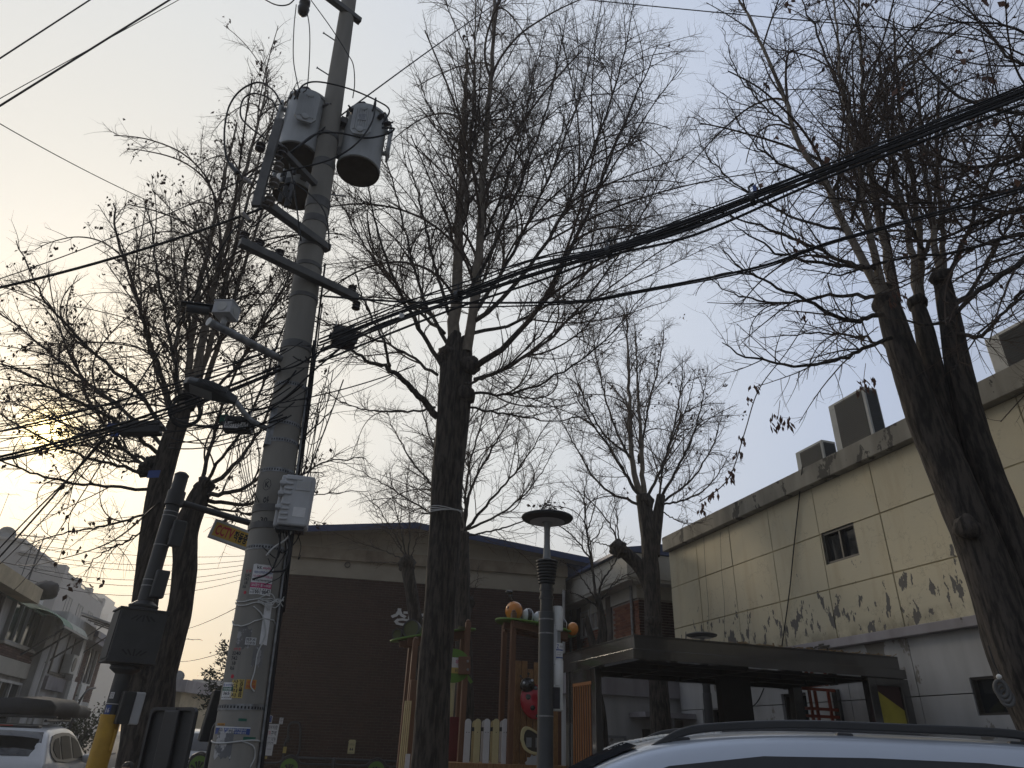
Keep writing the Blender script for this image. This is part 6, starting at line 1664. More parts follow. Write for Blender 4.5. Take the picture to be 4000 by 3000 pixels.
sp = cpt_(1522); mb = MB(); mb.tube([sp, sp + axc * .008], 0.088, 20, False); mb.build('steel_strap', M['cable_white'], t)
def cp_fn(th0, base):
    f = (CAM - base); f.z = 0; f.normalize(); r = Vector((-f.y, f.x, 0))
    return lambda u, v, d: base + axc * v + (f * math.cos(th0 + u / 0.084) + r * math.sin(th0 + u / 0.084)) * (0.0845 + d)
notice('number_plate', 'small white plate on the camera pole above a navy plate', cp_fn(-0.9, cpt_(1510)), 0.045, 0.06, M['paper'], [('관리번호', .005, .035, .04, .05, 'ink'), ('CCTV', .005, .01, .04, .028, 'ink')], cat='number plate')
notice('number_plate', 'navy plate reading 16 on the camera pole above the sleeve', cp_fn(-1.0, cpt_(1547)), 0.06, 0.1, M['ink_blue'], [('16', .012, .03, .05, .075, 'ink_white')], cat='number plate')
mb = MB(); mb.tube([cpt_(1575) + Vector((.1, -.03, 0)), cpt_(1620) + Vector((.1, -.03, 0))], 0.012, 8); mb.build('side_conduit', M['yellow'], cp)
# hanging sign: CCTV in operation
s0, s1 = P(457, 1140, 8.33), P(545, 1172, 8.6)
sgx = (s1 - s0); sgw = sgx.length - 0.02; sgx.normalize(); sgn = sgx.cross(UP).normalized()
if sgn.dot(CAM - s0) < 0: sgn = -sgn
sgu = sgx.cross(-sgn) if sgx.cross(-sgn).z > 0 else -sgx.cross(-sgn)
hh = 0.24
cs = thing('hanging_sign', 'yellow CCTV sign in a grey frame hanging from the pole arm', 'sign', s0)
mb = MB(); mb.prism([(0, -hh / 2), (sgw, -hh / 2), (sgw, hh / 2), (0, hh / 2)], s0 - sgn * .03, sgx, sgu, .05 if sgx.cross(sgu).dot(sgn) > 0 else -.05); mb.build('frame', M['box_grey'], cs, bevel=0.006)
mb = MB(); o_ = s0 + sgn * .022
mb.add([o_ + sgx * x + sgu * y for x, y in ((.03, -hh / 2 + .035), (sgw - .03, -hh / 2 + .035), (sgw - .03, hh / 2 - .035), (.03, hh / 2 - .035))], [(0, 1, 2, 3)]); fc = mb.build('face', M['sign_yellow'], cs)
for txt, x0, x1, m in (('CCTV', .05, .05 + (sgw - .1) * .55, 'ink_red'), ('작동중', .05 + (sgw - .1) * .57, sgw - .05, 'ink')):
    mb = MB(); vs_, fs = text_geo(txt, 0.035); mb.add([o_ + sgn * .002 + sgx * (x0 + (x1 - x0) * x) + sgu * (-.065 + .13 * y) for x, y in vs_], fs); mb.build('lettering', M[m], fc)
for f in (.2, .85):
    p = s0 + sgx * sgw * f + sgu * hh / 2; q = a.lerp(e, max(0, min(1, ((p - a).dot((e - a).normalized())) / (e - a).length)))
    mb = MB(); mb.bar(p - UP * .01, q, .04, .012); mb.build('hanger', M['steel_galv'], cs)

# back of a traffic sign, dark, at the lower edge
sb = thing('sign_board', 'dark back of a round cornered upright sign between the yellow pole and utility pole', 'sign board', P(370, 1659, 5.2))
tl, tr = P(334, 1528, 5.2), P(431, 1528, 5.05)
bl_ = P(305, 1659, 5.2)
ux = (tr - tl); bw_ = ux.length; ux.normalize(); uy = (tl - bl_).normalized(); hB = 0.72
uy = Vector((uy.x * .6, uy.y, uy.z)).normalized()
o0 = tl - uy * hB
nz_ = ux.cross(uy).normalized()
back = -1 if nz_.dot(CAM - o0) > 0 else 1
mb = MB(); mb.prism(rrect(bw_, hB, 0.035), o0, ux, uy, 0.006); mb.build('sheet', M['black_plastic'], sb)
mb = MB(); rr1 = rrect(bw_, hB, .035); rr2 = [(0.02 + (x) * (bw_ - .04) / bw_, 0.02 + y * (hB - .04) / hB) for x, y in rr1]
n = len(rr1); fl = nz_ * (0.03 if back < 0 else -0.03)
vs_ = [o0 + ux * x + uy * y for x, y in rr1] + [o0 + ux * x + uy * y + fl for x, y in rr1] + [o0 + ux * x + uy * y + fl for x, y in rr2] + [o0 + ux * x + uy * y for x, y in rr2]
fs = []
for r_ in range(3):
    for i in range(n): fs.append((r_ * n + i, r_ * n + (i + 1) % n, (r_ + 1) * n + (i + 1) % n, (r_ + 1) * n + i))
mb.add(vs_, fs); mb.build('rim', M['black_trim'], sb)
mb = MB()
for f in (.5,):
    c0 = o0 + ux * bw_ * f + fl * .7; mb.bar(c0 + uy * .02, c0 + uy * (hB - .02), bw_ * .32, .03, nz_)
mb.build('stiffener', M['black_trim'], sb, bevel=0.006)
mb = MB(); mb.lathe([(.006, 0), (.006, .008), (0, .009)], o0 + ux * bw_ * .58 + uy * (hB - .012) + fl, fl, 8); mb.build('bolt', M['steel_dark'], sb)
mb = MB(); pb_ = o0 + ux * bw_ * .5; mb.tube([Vector((pb_.x - .05, pb_.y + .05, 0.0)), pb_ + fl * 1.6 + uy * .3], 0.03, 10); mb.build('post', M['steel_dark'], sb)

# ------------------------------------------------------------------ park lamps
def park_lamp(base, H, label, hat=True):
    t = thing('park_lamp', label, 'lamp', base, 'disc headed park lamps')
    r = 0.075
    h1 = H - 1.12
    mb = MB(); mb.lathe([(0.12, 0), (0.12, 0.02), (0.085, 0.05), (r + .006, .06), (r + .006, h1), (r, h1 + .005)], base, UP, 28); mb.build('post', M['steel_dark'], t, True, autosmooth=35)
    mb = MB(); mb.lathe([(r - .004, h1), (r - .004, h1 + .3)], base, UP, 24); mb.build('upper_post', M['black_trim'], t, True, autosmooth=35)
    for zz in (.14, .23): 
        mb = MB(); mb.lathe([(r + .004, h1 + zz), (r + .004, h1 + zz + .03)], base, UP, 24); mb.build('clamp_ring', M['black_trim'], t, True, autosmooth=35)
    mb = MB(); prof = []
    for k in range(8):
        z = h1 + .3 + k * .033; rr_ = r + .002 + .0045 * k
        prof += [(rr_ + .003, z), (rr_ + .016, z + .008), (rr_ + .016, z + .02), (rr_ + .003, z + .028)]
    prof += [(0.02, h1 + .566)]
    mb.lathe(prof, base, UP, 28); mb.build('ribbed_collar', M['black_plastic'], t, True, autosmooth=40)
    mb = MB(); mb.lathe([(.05, h1 + .565), (.042, h1 + .62), (.034, h1 + .75), (.034, h1 + .9), (.042, h1 + .98), (.06, h1 + 1.0)], base, UP, 24); mb.build('stem', M['frame_grey'], t, True, autosmooth=50)
    zt = h1 + 1.0
    mb = MB(); mb.lathe([(.06, zt), (.19, zt + .004), (.285, zt + .03), (.3, zt + .05), (.295, zt + .062), (.2, zt + .09), (0, zt + .11)], base, UP, 44); hd_ = mb.build('disc_head', M['steel_dark'], t, True, autosmooth=35)
    mb = MB(); mb.lathe([(.06, zt - .003), (.2, zt + .001)], base, UP, 40, False); mb.build('lens', M['box_grey'], hd_, True)
    return t
pb = P(1178, 1560, 7.7); lt_ = P(1182, 1110, 7.7)
park_lamp(Vector((pb.x, pb.y, 0.12)), lt_.z - 0.12 - .03 + .05, 'tall dark park lamp with a flat disc head in front of the playground')
lb = Vector((pb.x, pb.y, 0.12))
p2_ = P(1515, 1364, 14.2)
park_lamp(Vector((p2_.x, p2_.y, 0.12)), p2_.z - 0.12, 'second park lamp, only its disc head above the pavilion roof')
# litter on the lamp head
mb = MB(); rr = random.Random(9)
for k in range(40):
    a_ = rr.uniform(0, 2 * PI); q = Vector((pb.x + .24 * rr.random() * math.cos(a_), pb.y + .24 * rr.random() * math.sin(a_), lt_.z + .075 + .025 * rr.random()))
    mb.box(q, (rr.uniform(.02, .06), rr.uniform(.01, .03), .006), Vector((rr.uniform(-1, 1), rr.uniform(-1, 1), rr.uniform(-.4, .4))))
tag(mb.build('dead_leaves', M['dead_leaf']), 'dead leaves lying on the near park lamp', 'leaves', kind='stuff')
# white sensor cylinder unit strapped to the lamp
zz0, zz1 = P(1200, 1480, 7.7).z, P(1200, 1308, 7.7).z
su = thing('sensor_unit', 'white cylindrical sensor unit strapped behind the lamp post', 'sensor', lb + Vector((.12, .05, 2)))
c = Vector((lb.x + .125, lb.y + .06, 0))
Hs = zz1 - zz0
mb = MB(); mb.lathe([(.055, zz0 + Hs * .68), (.06, zz0 + Hs * .7), (.06, zz0 + Hs * .97), (.05, zz1), (0, zz1 + .005)], c, UP, 24); mb.build('hood', M['white'], su, True, autosmooth=35)
mb = MB(); mb.lathe([(.035, zz0 + Hs * .52), (.035, zz0 + Hs * .68)], c, UP, 20); mb.build('clear_neck', M['frame_grey'], su, True, autosmooth=35)
mb = MB(); mb.box(c + Vector((-.03, -.05, zz0 + Hs * .5)), (.05, .012, Hs * .5), Vector((1, 0, 0))); mb.build('mount_plate', M['box_grey'], su)
mb = MB(); mb.lathe([(.058, zz0 + Hs * .0), (.062, zz0 + Hs * .02), (.062, zz0 + Hs * .3), (.056, zz0 + Hs * .32), (.056, zz0 + Hs * .52), (0, zz0 + Hs * .53)], c, UP, 24); lo_ = mb.build('body', M['white'], su, True, autosmooth=35)
cyf = lambda th0, z0, R_: (lambda u, v, d: c + Vector((math.sin(th0 + u / R_) * (R_ + d), -math.cos(th0 + u / R_) * (R_ + d), z0 + v)))
notice('label', None, cyf(-.3, zz0 + Hs * .33, .057), .085, Hs * .19, M['paper'], [('Z', .006, Hs * .12, .03, Hs * .17, 'ink_blue'), ('제이컴', .035, Hs * .13, .08, Hs * .16, 'ink_grey'), ('설치번호 12', .01, Hs * .06, .07, Hs * .08, 'ink_grey'), ('연락처', .01, Hs * .03, .05, Hs * .05, 'ink_grey')], blocks=[(0, Hs * .095, .085, Hs * .11, 'ink_blue'), (0, 0, .085, Hs * .015, 'ink_blue')], parent=su)
mb = MB(); mb.box(c + Vector((.0, 0, zz0 - .12)), (.11, .11, .24), Vector((1, 0, 0))); mb.build('vent_box', M['ac_shell'], su, bevel=.008)
mb = MB(); mb.box(c + Vector((-.012, -.058, zz0 - .12)), (.07, .012, .2), Vector((1, 0, 0))); mb.build('vent_opening', M['ink'], su)
for z in (zz0 + Hs * .62, zz0 + Hs * .8, zz0 - .3):
    mb = MB(); mb.lathe([(.083, z), (.083, z + .014)], Vector((lb.x, lb.y, 0)), UP, 24, False); mb.build('steel_strap', M['steel_galv'], su)

# ------------------------------------------------------------------ play structure
PYY = 12.6
ps = thing('play_structure', 'wooden insect themed play structure with a caterpillar roof and picket rail', 'play structure', P(1010, 1600, PYY) * 1.0 - UP * P(1010, 1600, PYY).z)
def k3(x, y, Y=PYY): return P((1400 + x / 2.074) / SS, (2200 + y / 2.074) / SS, Y)
def post(xb, yb, xt, yt, Y, w=.092, name='post'):
    a, b = k3(xb, yb, Y), k3(xt, yt, Y)
    top = b.z
    mb = MB(); mb.box(Vector((b.x, b.y, (top + .12) / 2)), (w, w, top - .12), RV, None); o = mb.build(name, M['post_brown'], ps, bevel=.012)
    mb = MB(); mb.lathe([(w * .45, 0), (w * .4, .03), (w * .2, .045), (0, .05)], b, UP, 12); mb.build('post_cap', M['post_brown'], o, True)
    return Vector((b.x, b.y, top))
pA = post(450, 900, 465, 620, PYY - .3)
pB = post(420, 900, 425, 690, PYY + .5)
pC = post(850, 1100, 890, 478, PYY)
pD = post(815, 1100, 850, 560, PYY + .9)
pE = post(1245, 1100, 1259, 400, PYY - .1)
pF = post(1160, 1100, 1185, 500, PYY + 1.0)
pG = post(1620, 1100, 1620, 560, PYY + .4)
def plate(cx, cy, Y, rx, ry, tilt, mname, under=True, th=.03, name='roof_plate'):
    c = k3(cx, cy, Y); mb = MB()
    ex = Vector((RV.x, RV.y, tilt)).normalized(); ey = Vector((-RV.y, RV.x, 0)); ez = ex.cross(ey)
    n = 40; pts = [(rx * math.cos(2 * PI * k / n), ry * math.sin(2 * PI * k / n)) for k in range(n)]
    mb.prism(pts, c, ex, ey, th); o = mb.build(name, M[mname], ps, bevel=.008)
    if under:
        mb = MB(); mb.box(c - ez * .06, (rx * 1.6, .1, .1), ex, ey, ez); mb.box(c - ez * .06 + ey * ry * .6, (rx * 1.3, .1, .1), ex, ey, ez); mb.box(c - ez * .06 - ey * ry * .5, (rx * 1.35, .1, .12), ex, ey, ez); mb.build('roof_beam', M['post_brown'], ps, bevel=.008)
    return c, ex, ey, ez
c1, ex, ey, ez = plate(1437, 530, PYY + .25, .76, .5, -.12, 'leaf_green')
# caterpillar
ct = MB()
balls = [(1260, 388, .158, 'orange_ball'), (1374, 424, .108, 'white_ball'), (1460, 442, .095, 'white_ball'), (1550, 468, .09, 'white_ball'), (1652, 498, .09, 'white_ball'), (1738, 532, .098, 'orange_ball')]
first = None
cb_ = None
for k, (x, y, r, m) in enumerate(balls):
    c = k3(x, y, PYY + .15)
    mb = MB(); mb.sphere(c, r, 28, 16, (1, 1, 1.05 if k == 0 else 1.15)); o = mb.build('caterpillar_ball', M[m], ps, True)
    if m == 'white_ball':
        mb = MB()
        n = 28; vs_, fs = [], []
        for i in range(9):
            xx = -.3 + .75 * i / 8
            for q in range(n):
                th = 2 * PI * q / n; rr_ = math.sqrt(max(0, 1 - xx * xx)) * r * 1.012
                vs_.append(c + RV * (xx * r * 1.012) + Vector((-RV.y, RV.x, 0)) * rr_ * math.cos(th) + UP * rr_ * 1.15 * math.sin(th))
        for i in range(8):
            for q in range(n): fs.append((i * n + q, i * n + (q + 1) % n, i * n + n + (q + 1) % n, i * n + n + q))
        mb.add(vs_, fs); mb.build('black_stripe', M['black_ball'], o, True)
    if k == 0:
        for sx in (-.62, .9):
            d = Vector((-.8, -sx * .9, .28)).normalized(); mb = MB(); mb.sphere(c + d * r * .97, r * .16, 14, 8, (.7, .6, 1.2)); mb.build('eye', M['black_ball'], o, True)
        for sx in (-.35, -.1):
            b_ = c + Vector((sx * r, 0, r * .95)); e_ = b_ + Vector((-.05 + sx * .05, -.03, .17)); mb = MB(); mb.tube([b_, e_], .012, 6); mb.sphere(e_, .04, 12, 8); mb.build('feeler', M['black_ball'], o, True)
# left leaf roof with a pair of round ends
c2, ex, ey, ez = plate(612, 590, PYY + .3, .78, .45, .20, 'leaf_green')
for x, y, r in ((440, 540, .145), (328, 585, .085)):
    c = k3(x, y, PYY + .1); mb = MB(); mb.lathe([(r, -.09), (r, .09), (r * .9, .092), (r * .9, .08), (0, .08)], c, Vector((-.25, -.95, .1)), 32); o = mb.build('snail_drum', M['olive_play'], ps, True, autosmooth=35)
    mb = MB(); mb.lathe([(r * .93, .0), (r + .012, .0), (r + .012, .1), (r * .93, .1), (r * .93, .0)], c, Vector((-.25, -.95, .1)), 32, False); mb.build('rim', M['black_trim'], o, True, autosmooth=35)
mb = MB(); c = k3(833, 536, PYY); mb.lathe([(.06, 0), (.06, .04), (0, .05)], c, UP, 14); mb.build('roof_cap', M['olive_play'], ps)
# leaf shaped warning disc and brackets
c = k3(768, 830, PYY - .1)
mb = MB(); mb.prism([(.3 * math.cos(2 * PI * k / 30), .27 * math.sin(2 * PI * k / 30)) for k in range(30)], c, RV, UP, .02); lf = mb.build('leaf_disc', M['leaf_green'], ps, bevel=.004)
mb = MB(); mb.bar(c + RV * .24 - UP * .13, c + RV * .34 - UP * .25, .05, .02, -SV); mb.build('leaf_stalk', M['leaf_green'], lf)
fw = lambda u, v, d: c + RV * (u - .13) + UP * (v - .12) - SV * (.022 + d)
notice('warning_label', None, fw, .36, .25, M['paper'], [('위험!', .16, .14, .34, .22, 'ink_magenta'), ('올라가지 마세요', .16, .02, .34, .07, 'ink')], blocks=[(0, 0, .36, .09, 'sticker_yellow')], parent=lf, nseg=1)
for y in (795, 862):
    a_ = k3(810, y, PYY - .12); b_ = k3(908, y, PYY - .12); mb = MB(); mb.bar(a_, b_, .06, .15, UP); bk = mb.build('bracket', M['post_brown'], ps, bevel=.006)
    mb = MB(); mb.lathe([(.022, 0), (.02, .012), (0, .018)], k3(886, y, PYY - .16), -SV, 10); mb.build('bolt', M['steel_galv'], bk)
# picket rail
for k, (x, m) in enumerate(((890, 'picket_white'), (968, 'cream'), (1043, 'picket_white'), (1117, 'cream'), (1190, 'picket_white'))):
    t_ = k3(x, 1260, PYY - .05); w = .105; h = t_.z - .75
    mb = MB(); mb.prism([(-w / 2, 0), (w / 2, 0)] + [(w / 2 * math.cos(a_ * PI / 10), h - w / 2 + w / 2 * math.sin(a_ * PI / 10)) for a_ in range(0, 11)], Vector((t_.x, t_.y, .75)), RV, UP, .022); pk = mb.build('picket', M[m], ps, bevel=.004)
    mb = MB()
    for dx in ((-.02, .02) if k % 2 == 0 else (0,)): mb.lathe([(.007, 0), (.006, .005), (0, .006)], Vector((t_.x, t_.y, t_.z - .2)) + RV * dx - SV * .022, -SV, 8)
    mb.build('screw', M['ink'], pk)
    t2 = k3(x - 20, 1275, PYY + .9); mb = MB(); mb.prism([(-w / 2, 0), (w / 2, 0)] + [(w / 2 * math.cos(a_ * PI / 10), h - w / 2 + w / 2 * math.sin(a_ * PI / 10)) for a_ in range(0, 11)], Vector((t2.x, t2.y, .75)), RV, UP, .022); mb.build('picket', M[m], ps)
for z_ in (1345,):
    a_ = k3(860, z_, PYY + .0); b_ = k3(1230, z_, PYY + .0); mb = MB(); mb.bar(a_, b_, .04, .06); mb.build('picket_rail', M['black_trim'], ps)
mb = MB(); a_ = k3(600, 1640, PYY + .4); b_ = k3(1640, 1640, PYY + .4); mb.box((a_ + b_) / 2 - UP * 0.0, ((b_ - a_).length, 1.4, .08), RV); mb.build('deck', M['plank'], ps)
# red bars behind the trunk
mb = MB(); a_ = k3(780, 1245, PYY + .3); mb.box(Vector((a_.x, a_.y, a_.z - .9)), (.16, .03, 1.8), RV); mb.build('red_board', M['maroon_bar'], ps, bevel=.006)
mb = MB(); a_ = k3(742, 1205, PYY - .4); mb.prism(rrect(.12, 1.1, .055), Vector((a_.x - .1, a_.y, a_.z - 1.1)), Vector((.6, .8, 0)), UP, .03); mb.build('side_handle_board', M['cream'], ps, bevel=.004)
mb = MB(); a_ = k3(765, 900, PYY + .6); mb.tube([Vector((a_.x, a_.y, .12)), Vector((a_.x, a_.y, a_.z))], .055, 12); mb.build('yellow_pole', M['cream'], ps, True)
# slatted cream strips by the left post
for k in range(4):
    t_ = k3(382 + 15 * k, 1115, PYY - .5); mb = MB(); mb.box(Vector((t_.x, t_.y, t_.z - .7)), (.016, .03, 1.4), RV); mb.build('cream_slat', M['cream'], ps)
mb = MB(); t_ = k3(450, 1000, PYY - .35); mb.box(Vector((t_.x, t_.y, t_.z / 2 + .1)), (.13, .1, t_.z), RV); mb.build('side_post', M['post_brown'], ps, bevel=.01)
mb = MB(); t_ = k3(397, 1605, PYY - .6); mb.box(t_, (.07, .02, .2), RV); mb.build('white_label', M['paper'], ps)
# plank wall with the ladybird
zt = k3(1300, 790, PYY + .1).z
xs = [1270, 1322, 1372, 1420, 1470, 1520, 1570, 1620]
for k in range(len(xs) - 1):
    a_, b_ = k3(xs[k], 800, PYY + .1), k3(xs[k + 1], 800, PYY + .1); w = (b_ - a_).length - .008
    hh_ = zt - (0, 0, .13, .02, .0, .02, .04)[k] - .3
    mb = MB(); mb.box(Vector(((a_.x + b_.x) / 2, (a_.y + b_.y) / 2 + .0, .3 + hh_ / 2)), (w, .035, hh_), RV); mb.build('wall_plank', M['plank'], ps, bevel=.006)
c = k3(1420, 1120, PYY - .02)
fz = Vector((-.30, -.05, .95)).normalized(); fx_ = fz.cross(-SV).normalized()
mb = MB(); mb.sphere(c, .245, 28, 16, (.95, .45, 1.12), (fx_, -SV, fz)); lbg = mb.build('ladybird_shell', M['ladybug_red'], ps, True)
def onell(a_, b_):  # point on the shell front, a across, b along
    d = math.sqrt(max(0, 1 - a_ * a_ - b_ * b_)); return c + fx_ * (a_ * .245 * .95) + fz * (b_ * .245 * 1.12) - SV * (d * .245 * .45)
for a_, b_, r in ((-.45, .35, .043), (.28, .7, .04), (-.35, -.3, .04), (.42, .12, .045), (.35, -.55, .04), (-.1, -.8, .03)):
    p = onell(a_, b_); n_ = (p - c); n_ = (fx_ * (n_.dot(fx_)) / .9 + fz * n_.dot(fz) / 1.25 - SV * (-n_.dot(SV)) * -1 * -1 / .2).normalized() if False else (p - c + SV * .0).normalized()
    nn_ = (fx_ * (a_ / .95) + fz * (b_ / 1.12) - SV * (math.sqrt(max(0, 1 - a_ * a_ - b_ * b_)) / .45)).normalized()
    mb = MB(); mb.lathe([(r, -.004), (r, .006), (r * .8, .009), (0, .01)], p, nn_, 18); mb.build('shell_spot', M['black_ball'], lbg, True)
mb = MB(); mb.bar(onell(.03, .85) , onell(.03, -.85) - SV * .06, .008, .008); mb.build('wing_seam', M['black_ball'], lbg)
hc_ = c + fz * .27 - fx_ * .05 - SV * .04
mb = MB(); mb.sphere(hc_, .125, 24, 14, (1.05, .9, .95), (fx_, -SV, fz)); hd2 = mb.build('ladybird_head', M['black_ball'], ps, True)
for s in (-1, 1):
    mb = MB(); mb.sphere(hc_ + fx_ * .075 * s + fz * .05 - SV * .088, .022, 12, 8); mb.build('eye', M['white_ball'], hd2, True)
    b_ = hc_ + fx_ * .045 * s + fz * .105; e_ = b_ + fx_ * .03 * s + fz * .06; mb = MB(); mb.tube([b_, e_], .007, 6); mb.sphere(e_, .018, 10, 6); mb.build('feeler', M['black_ball'], hd2, True)
# cream climbing ring
c = k3(1425, 1442, PYY - .08); mb = MB()
loop = [(-.26, .02), (-.25, .14), (-.2, .22), (-.1, .22), (.1, .12), (.26, .04), (.29, -.06), (.24, -.16), (.1, -.22), (-.08, -.2), (-.2, -.12)]
pts = catmull([c + RV * x * .95 + UP * y * .9 for x, y in loop] + [c + RV * loop[0][0] * .95 + UP * loop[0][1] * .9], 5)
n = len(pts); vs_, fs = [], []
for p in pts:
    q = (p - c); o_ = c + q * 1.0; i_ = c + q * .78
    vs_ += [o_, i_, i_ - SV * .045, o_ - SV * .045]
for i in range(n - 1):
    for k in range(4): fs.append((i * 4 + k, i * 4 + (k + 1) % 4, i * 4 + 4 + (k + 1) % 4, i * 4 + 4 + k))
mb.add(vs_, fs); rg = mb.build('climbing_ring', M['cream'], ps, bevel=.006)
mb = MB(); mb.prism([(p - c).dot(RV) * .8 and ((p - c).dot(RV) * .78, (p - c).dot(UP) * .78) for p in pts[:-1]], c - SV * .012, RV, UP, .003); mb.build('ring_opening', M['frame_dark'], rg)
for dx in (-.1, .06):
    mb = MB(); mb.box(c + RV * dx - SV * .02 - UP * .02, (.09, .008, .14), RV); mb.build('small_plate', M['frame_grey'], rg)
c = k3(1420, 1640, PYY - .1); mb = MB(); pts = []
for k in range(24):
    r = .16 if k % 2 else .13; pts.append((r * math.cos(2 * PI * k / 24), r * math.sin(2 * PI * k / 24)))
mb.prism(pts, c, RV, UP, .02); mb.build('cog_wheel', M['box_grey'], ps, bevel=.003)

# ------------------------------------------------------------------ pavilion
v0 = P(1369, 1370, 9.0)
FP = Frame(v0, RV, -SV)          # front face, u to the right; d negative goes back
ZT = v0.z; PW, PD = 4.1, 2.5
pv = thing('pavilion', 'flat roofed dark metal pavilion with slatted screens and a two step fascia', 'pavilion', FP.pt(PW / 2, 0.12, -PD / 2))
mb = MB(); FP.box(mb, 0, PW, ZT - .03, ZT, -PD, 0); mb.build('roof_deck', M['pavilion'], pv)
def ringbeam(name, z0, z1, out, th, m):
    for a in ((-out, PW + out, -th + out, out), (-out, PW + out, -PD - out, -PD + th - out)):
        mb = MB(); FP.box(mb, a[0], a[1], z0, z1, a[2], a[3]); mb.build(name, m, pv, bevel=.004)
    for a in ((-out, th - out), (PW - th + out, PW + out)):
        mb = MB(); FP.box(mb, a[0], a[1], z0, z1, -PD + th - out, -th + out); mb.build(name, m, pv, bevel=.004)
ringbeam('upper_fascia', ZT - .17, ZT - .002, 0.0, .06, M['pavilion'])
ringbeam('lower_fascia', ZT - .29, ZT - .172, 0.045, .14, M['pavilion'])
mb = MB(); FP.box(mb, 0.1, PW - .1, ZT - .2, ZT - .18, -PD + .1, -.1); mb.build('ceiling', M['pavilion_under'], pv)
for k in range(1, 4):
    mb = MB(); FP.box(mb, PW * k / 4 - .03, PW * k / 4 + .03, ZT - .27, ZT - .2, -PD + .12, -.12); mb.build('ceiling_beam', M['pavilion_under'], pv)
for k in range(1, 4):
    mb = MB(); FP.box(mb, .12, PW - .12, ZT - .265, ZT - .2, -PD * k / 4 - .03, -PD * k / 4 + .03); mb.build('ceiling_beam', M['pavilion_under'], pv)
zb = ZT - .29
FPL = Frame(FP.pt(0, 0, 0), -SV * -1, -RV)     # left side, u going back
sl0 = FPL.uv(1290, 1500, 0)[0]; sl1 = FPL.uv(1236, 1500, 0)[0]
u_a = FP.uv(1286, 1520)[0]
# front left corner screen
cu = 0.0
sc0 = FPL.uv((2100 + 425 / 2.074) / SS, (2200 + 1200 / 2.074) / SS, 0.0)[0]; sc1 = FPL.uv((2100 + 275 / 2.074) / SS, (2200 + 1200 / 2.074) / SS, 0.0)[0]
wS = max(.5, min(1.2, sc1 - sc0))
pu = FP.uv(1, 1)[0]
du = .12
def screen_post(u, d_, wu, wd):
    mb = MB(); FP.box(mb, u, u + wu, .12, zb, d_ - wd, d_); return mb.build('post', M['pavilion'], pv, bevel=.005)
s_d = -sc0
screen_post(0.02, s_d + .14, .1, .13)
screen_post(0.02, s_d - wS - .02, .1, .07)
mb = MB(); FP.box(mb, .02, .12, zb - .16, zb, s_d - wS, s_d); mb.build('screen_header', M['pavilion'], pv)
mb = MB(); FP.box(mb, .02, .1, zb - .2, zb - .16, s_d - wS, s_d); mb.build('slat_frame', M['wood_slat'], pv)
mb = MB(); FP.box(mb, .085, .1, .2, zb - .2, s_d - wS, s_d); mb.build('screen_back', M['maroon'], pv)
for k in range(8):
    d_ = s_d - wS * (k + .5) / 8
    mb = MB(); FP.box(mb, .012, .028, .15, zb - .2, d_ - .012, d_ + .012); mb.build('slat', M['wood_slat'], pv, bevel=.003)
screen_post(.02, -PD + .3, .12, .12)
# right end panel
ru0 = FP.uv((3000 + 812 / 2.074) / SS, (2200 + 950 / 2.074) / SS, -.02)[0]; ru1 = FP.uv((3000 + 1122 / 2.074) / SS, (2200 + 900 / 2.074) / SS, -.02)[0]
screen_post(ru0, -.02, .13, .12); screen_post(ru1 - .14, -.02, .14, .12)
mb = MB(); FP.box(mb, ru0 + .13, ru1 - .14, zb - .1, zb, -.14, -.02); mb.build('panel_header', M['pavilion'], pv)
pz0 = FP.uv((3000 + 905 / 2.074) / SS, (2200 + 1030 / 2.074) / SS, -.06)[1]; pz1 = FP.uv((3000 + 1130 / 2.074) / SS, (2200 + 1195 / 2.074) / SS, -.06)[1]
a0_, a1_ = ru0 + .132, ru1 - .142
mb = MB(); FP.box(mb, a0_, a1_, .2, zb - .1, -.085, -.06); mb.build('maroon_panel', M['maroon'], pv)
mb = MB(); mb.prism([(a0_, pz0 - .85), (a1_, pz0 - .85), (a1_, pz1), (a0_, pz0)], FP.pt(0, 0, -.058), RV, UP, .006); mb.build('yellow_panel', M['olive_yellow'], pv)
# back posts and red lattice
def bk(x, y, d): return FP.uv((3000 + x / 2.074) / SS, (2200 + y / 2.074) / SS, d)
bd = -1.95
lu0, lz0 = bk(250, 1020, bd); lu1, _ = bk(545, 1100, bd)
screen_post(lu1 - .0, bd + .05, .16, .12); screen_post(lu0 - .16, bd + .05, .18, .12)
zmid = bk(380, 1180, bd)[1]; zlow = bk(390, 1240, bd)[1]; ztopl = bk(380, 1022, bd)[1]
for f in (0.02, .3, .46, .84):
    x = lu0 + (lu1 - lu0) * f; mb = MB(); FP.box(mb, x - .022, x + .022, .15, ztopl, bd - .03, bd); mb.build('lattice_bar', M['red_lattice'], pv)
for z in (ztopl, zmid, zlow):
    mb = MB(); FP.box(mb, lu0, lu1, z - .022, z + .022, bd + .001, bd + .03); mb.build('lattice_bar', M['red_lattice'], pv)
cu0 = FP.uv((2100 + 1500 / 2.074) / SS, (2200 + 1150 / 2.074) / SS, -1.5)[0]; cu1 = FP.uv((2100 + 1745 / 2.074) / SS, (2200 + 1150 / 2.074) / SS, -1.5)[0]
mb = MB(); FP.box(mb, cu0, cu1, .12, zb, -1.64, -1.5); mb.build('centre_panel', M['pavilion_under'], pv, bevel=.006)
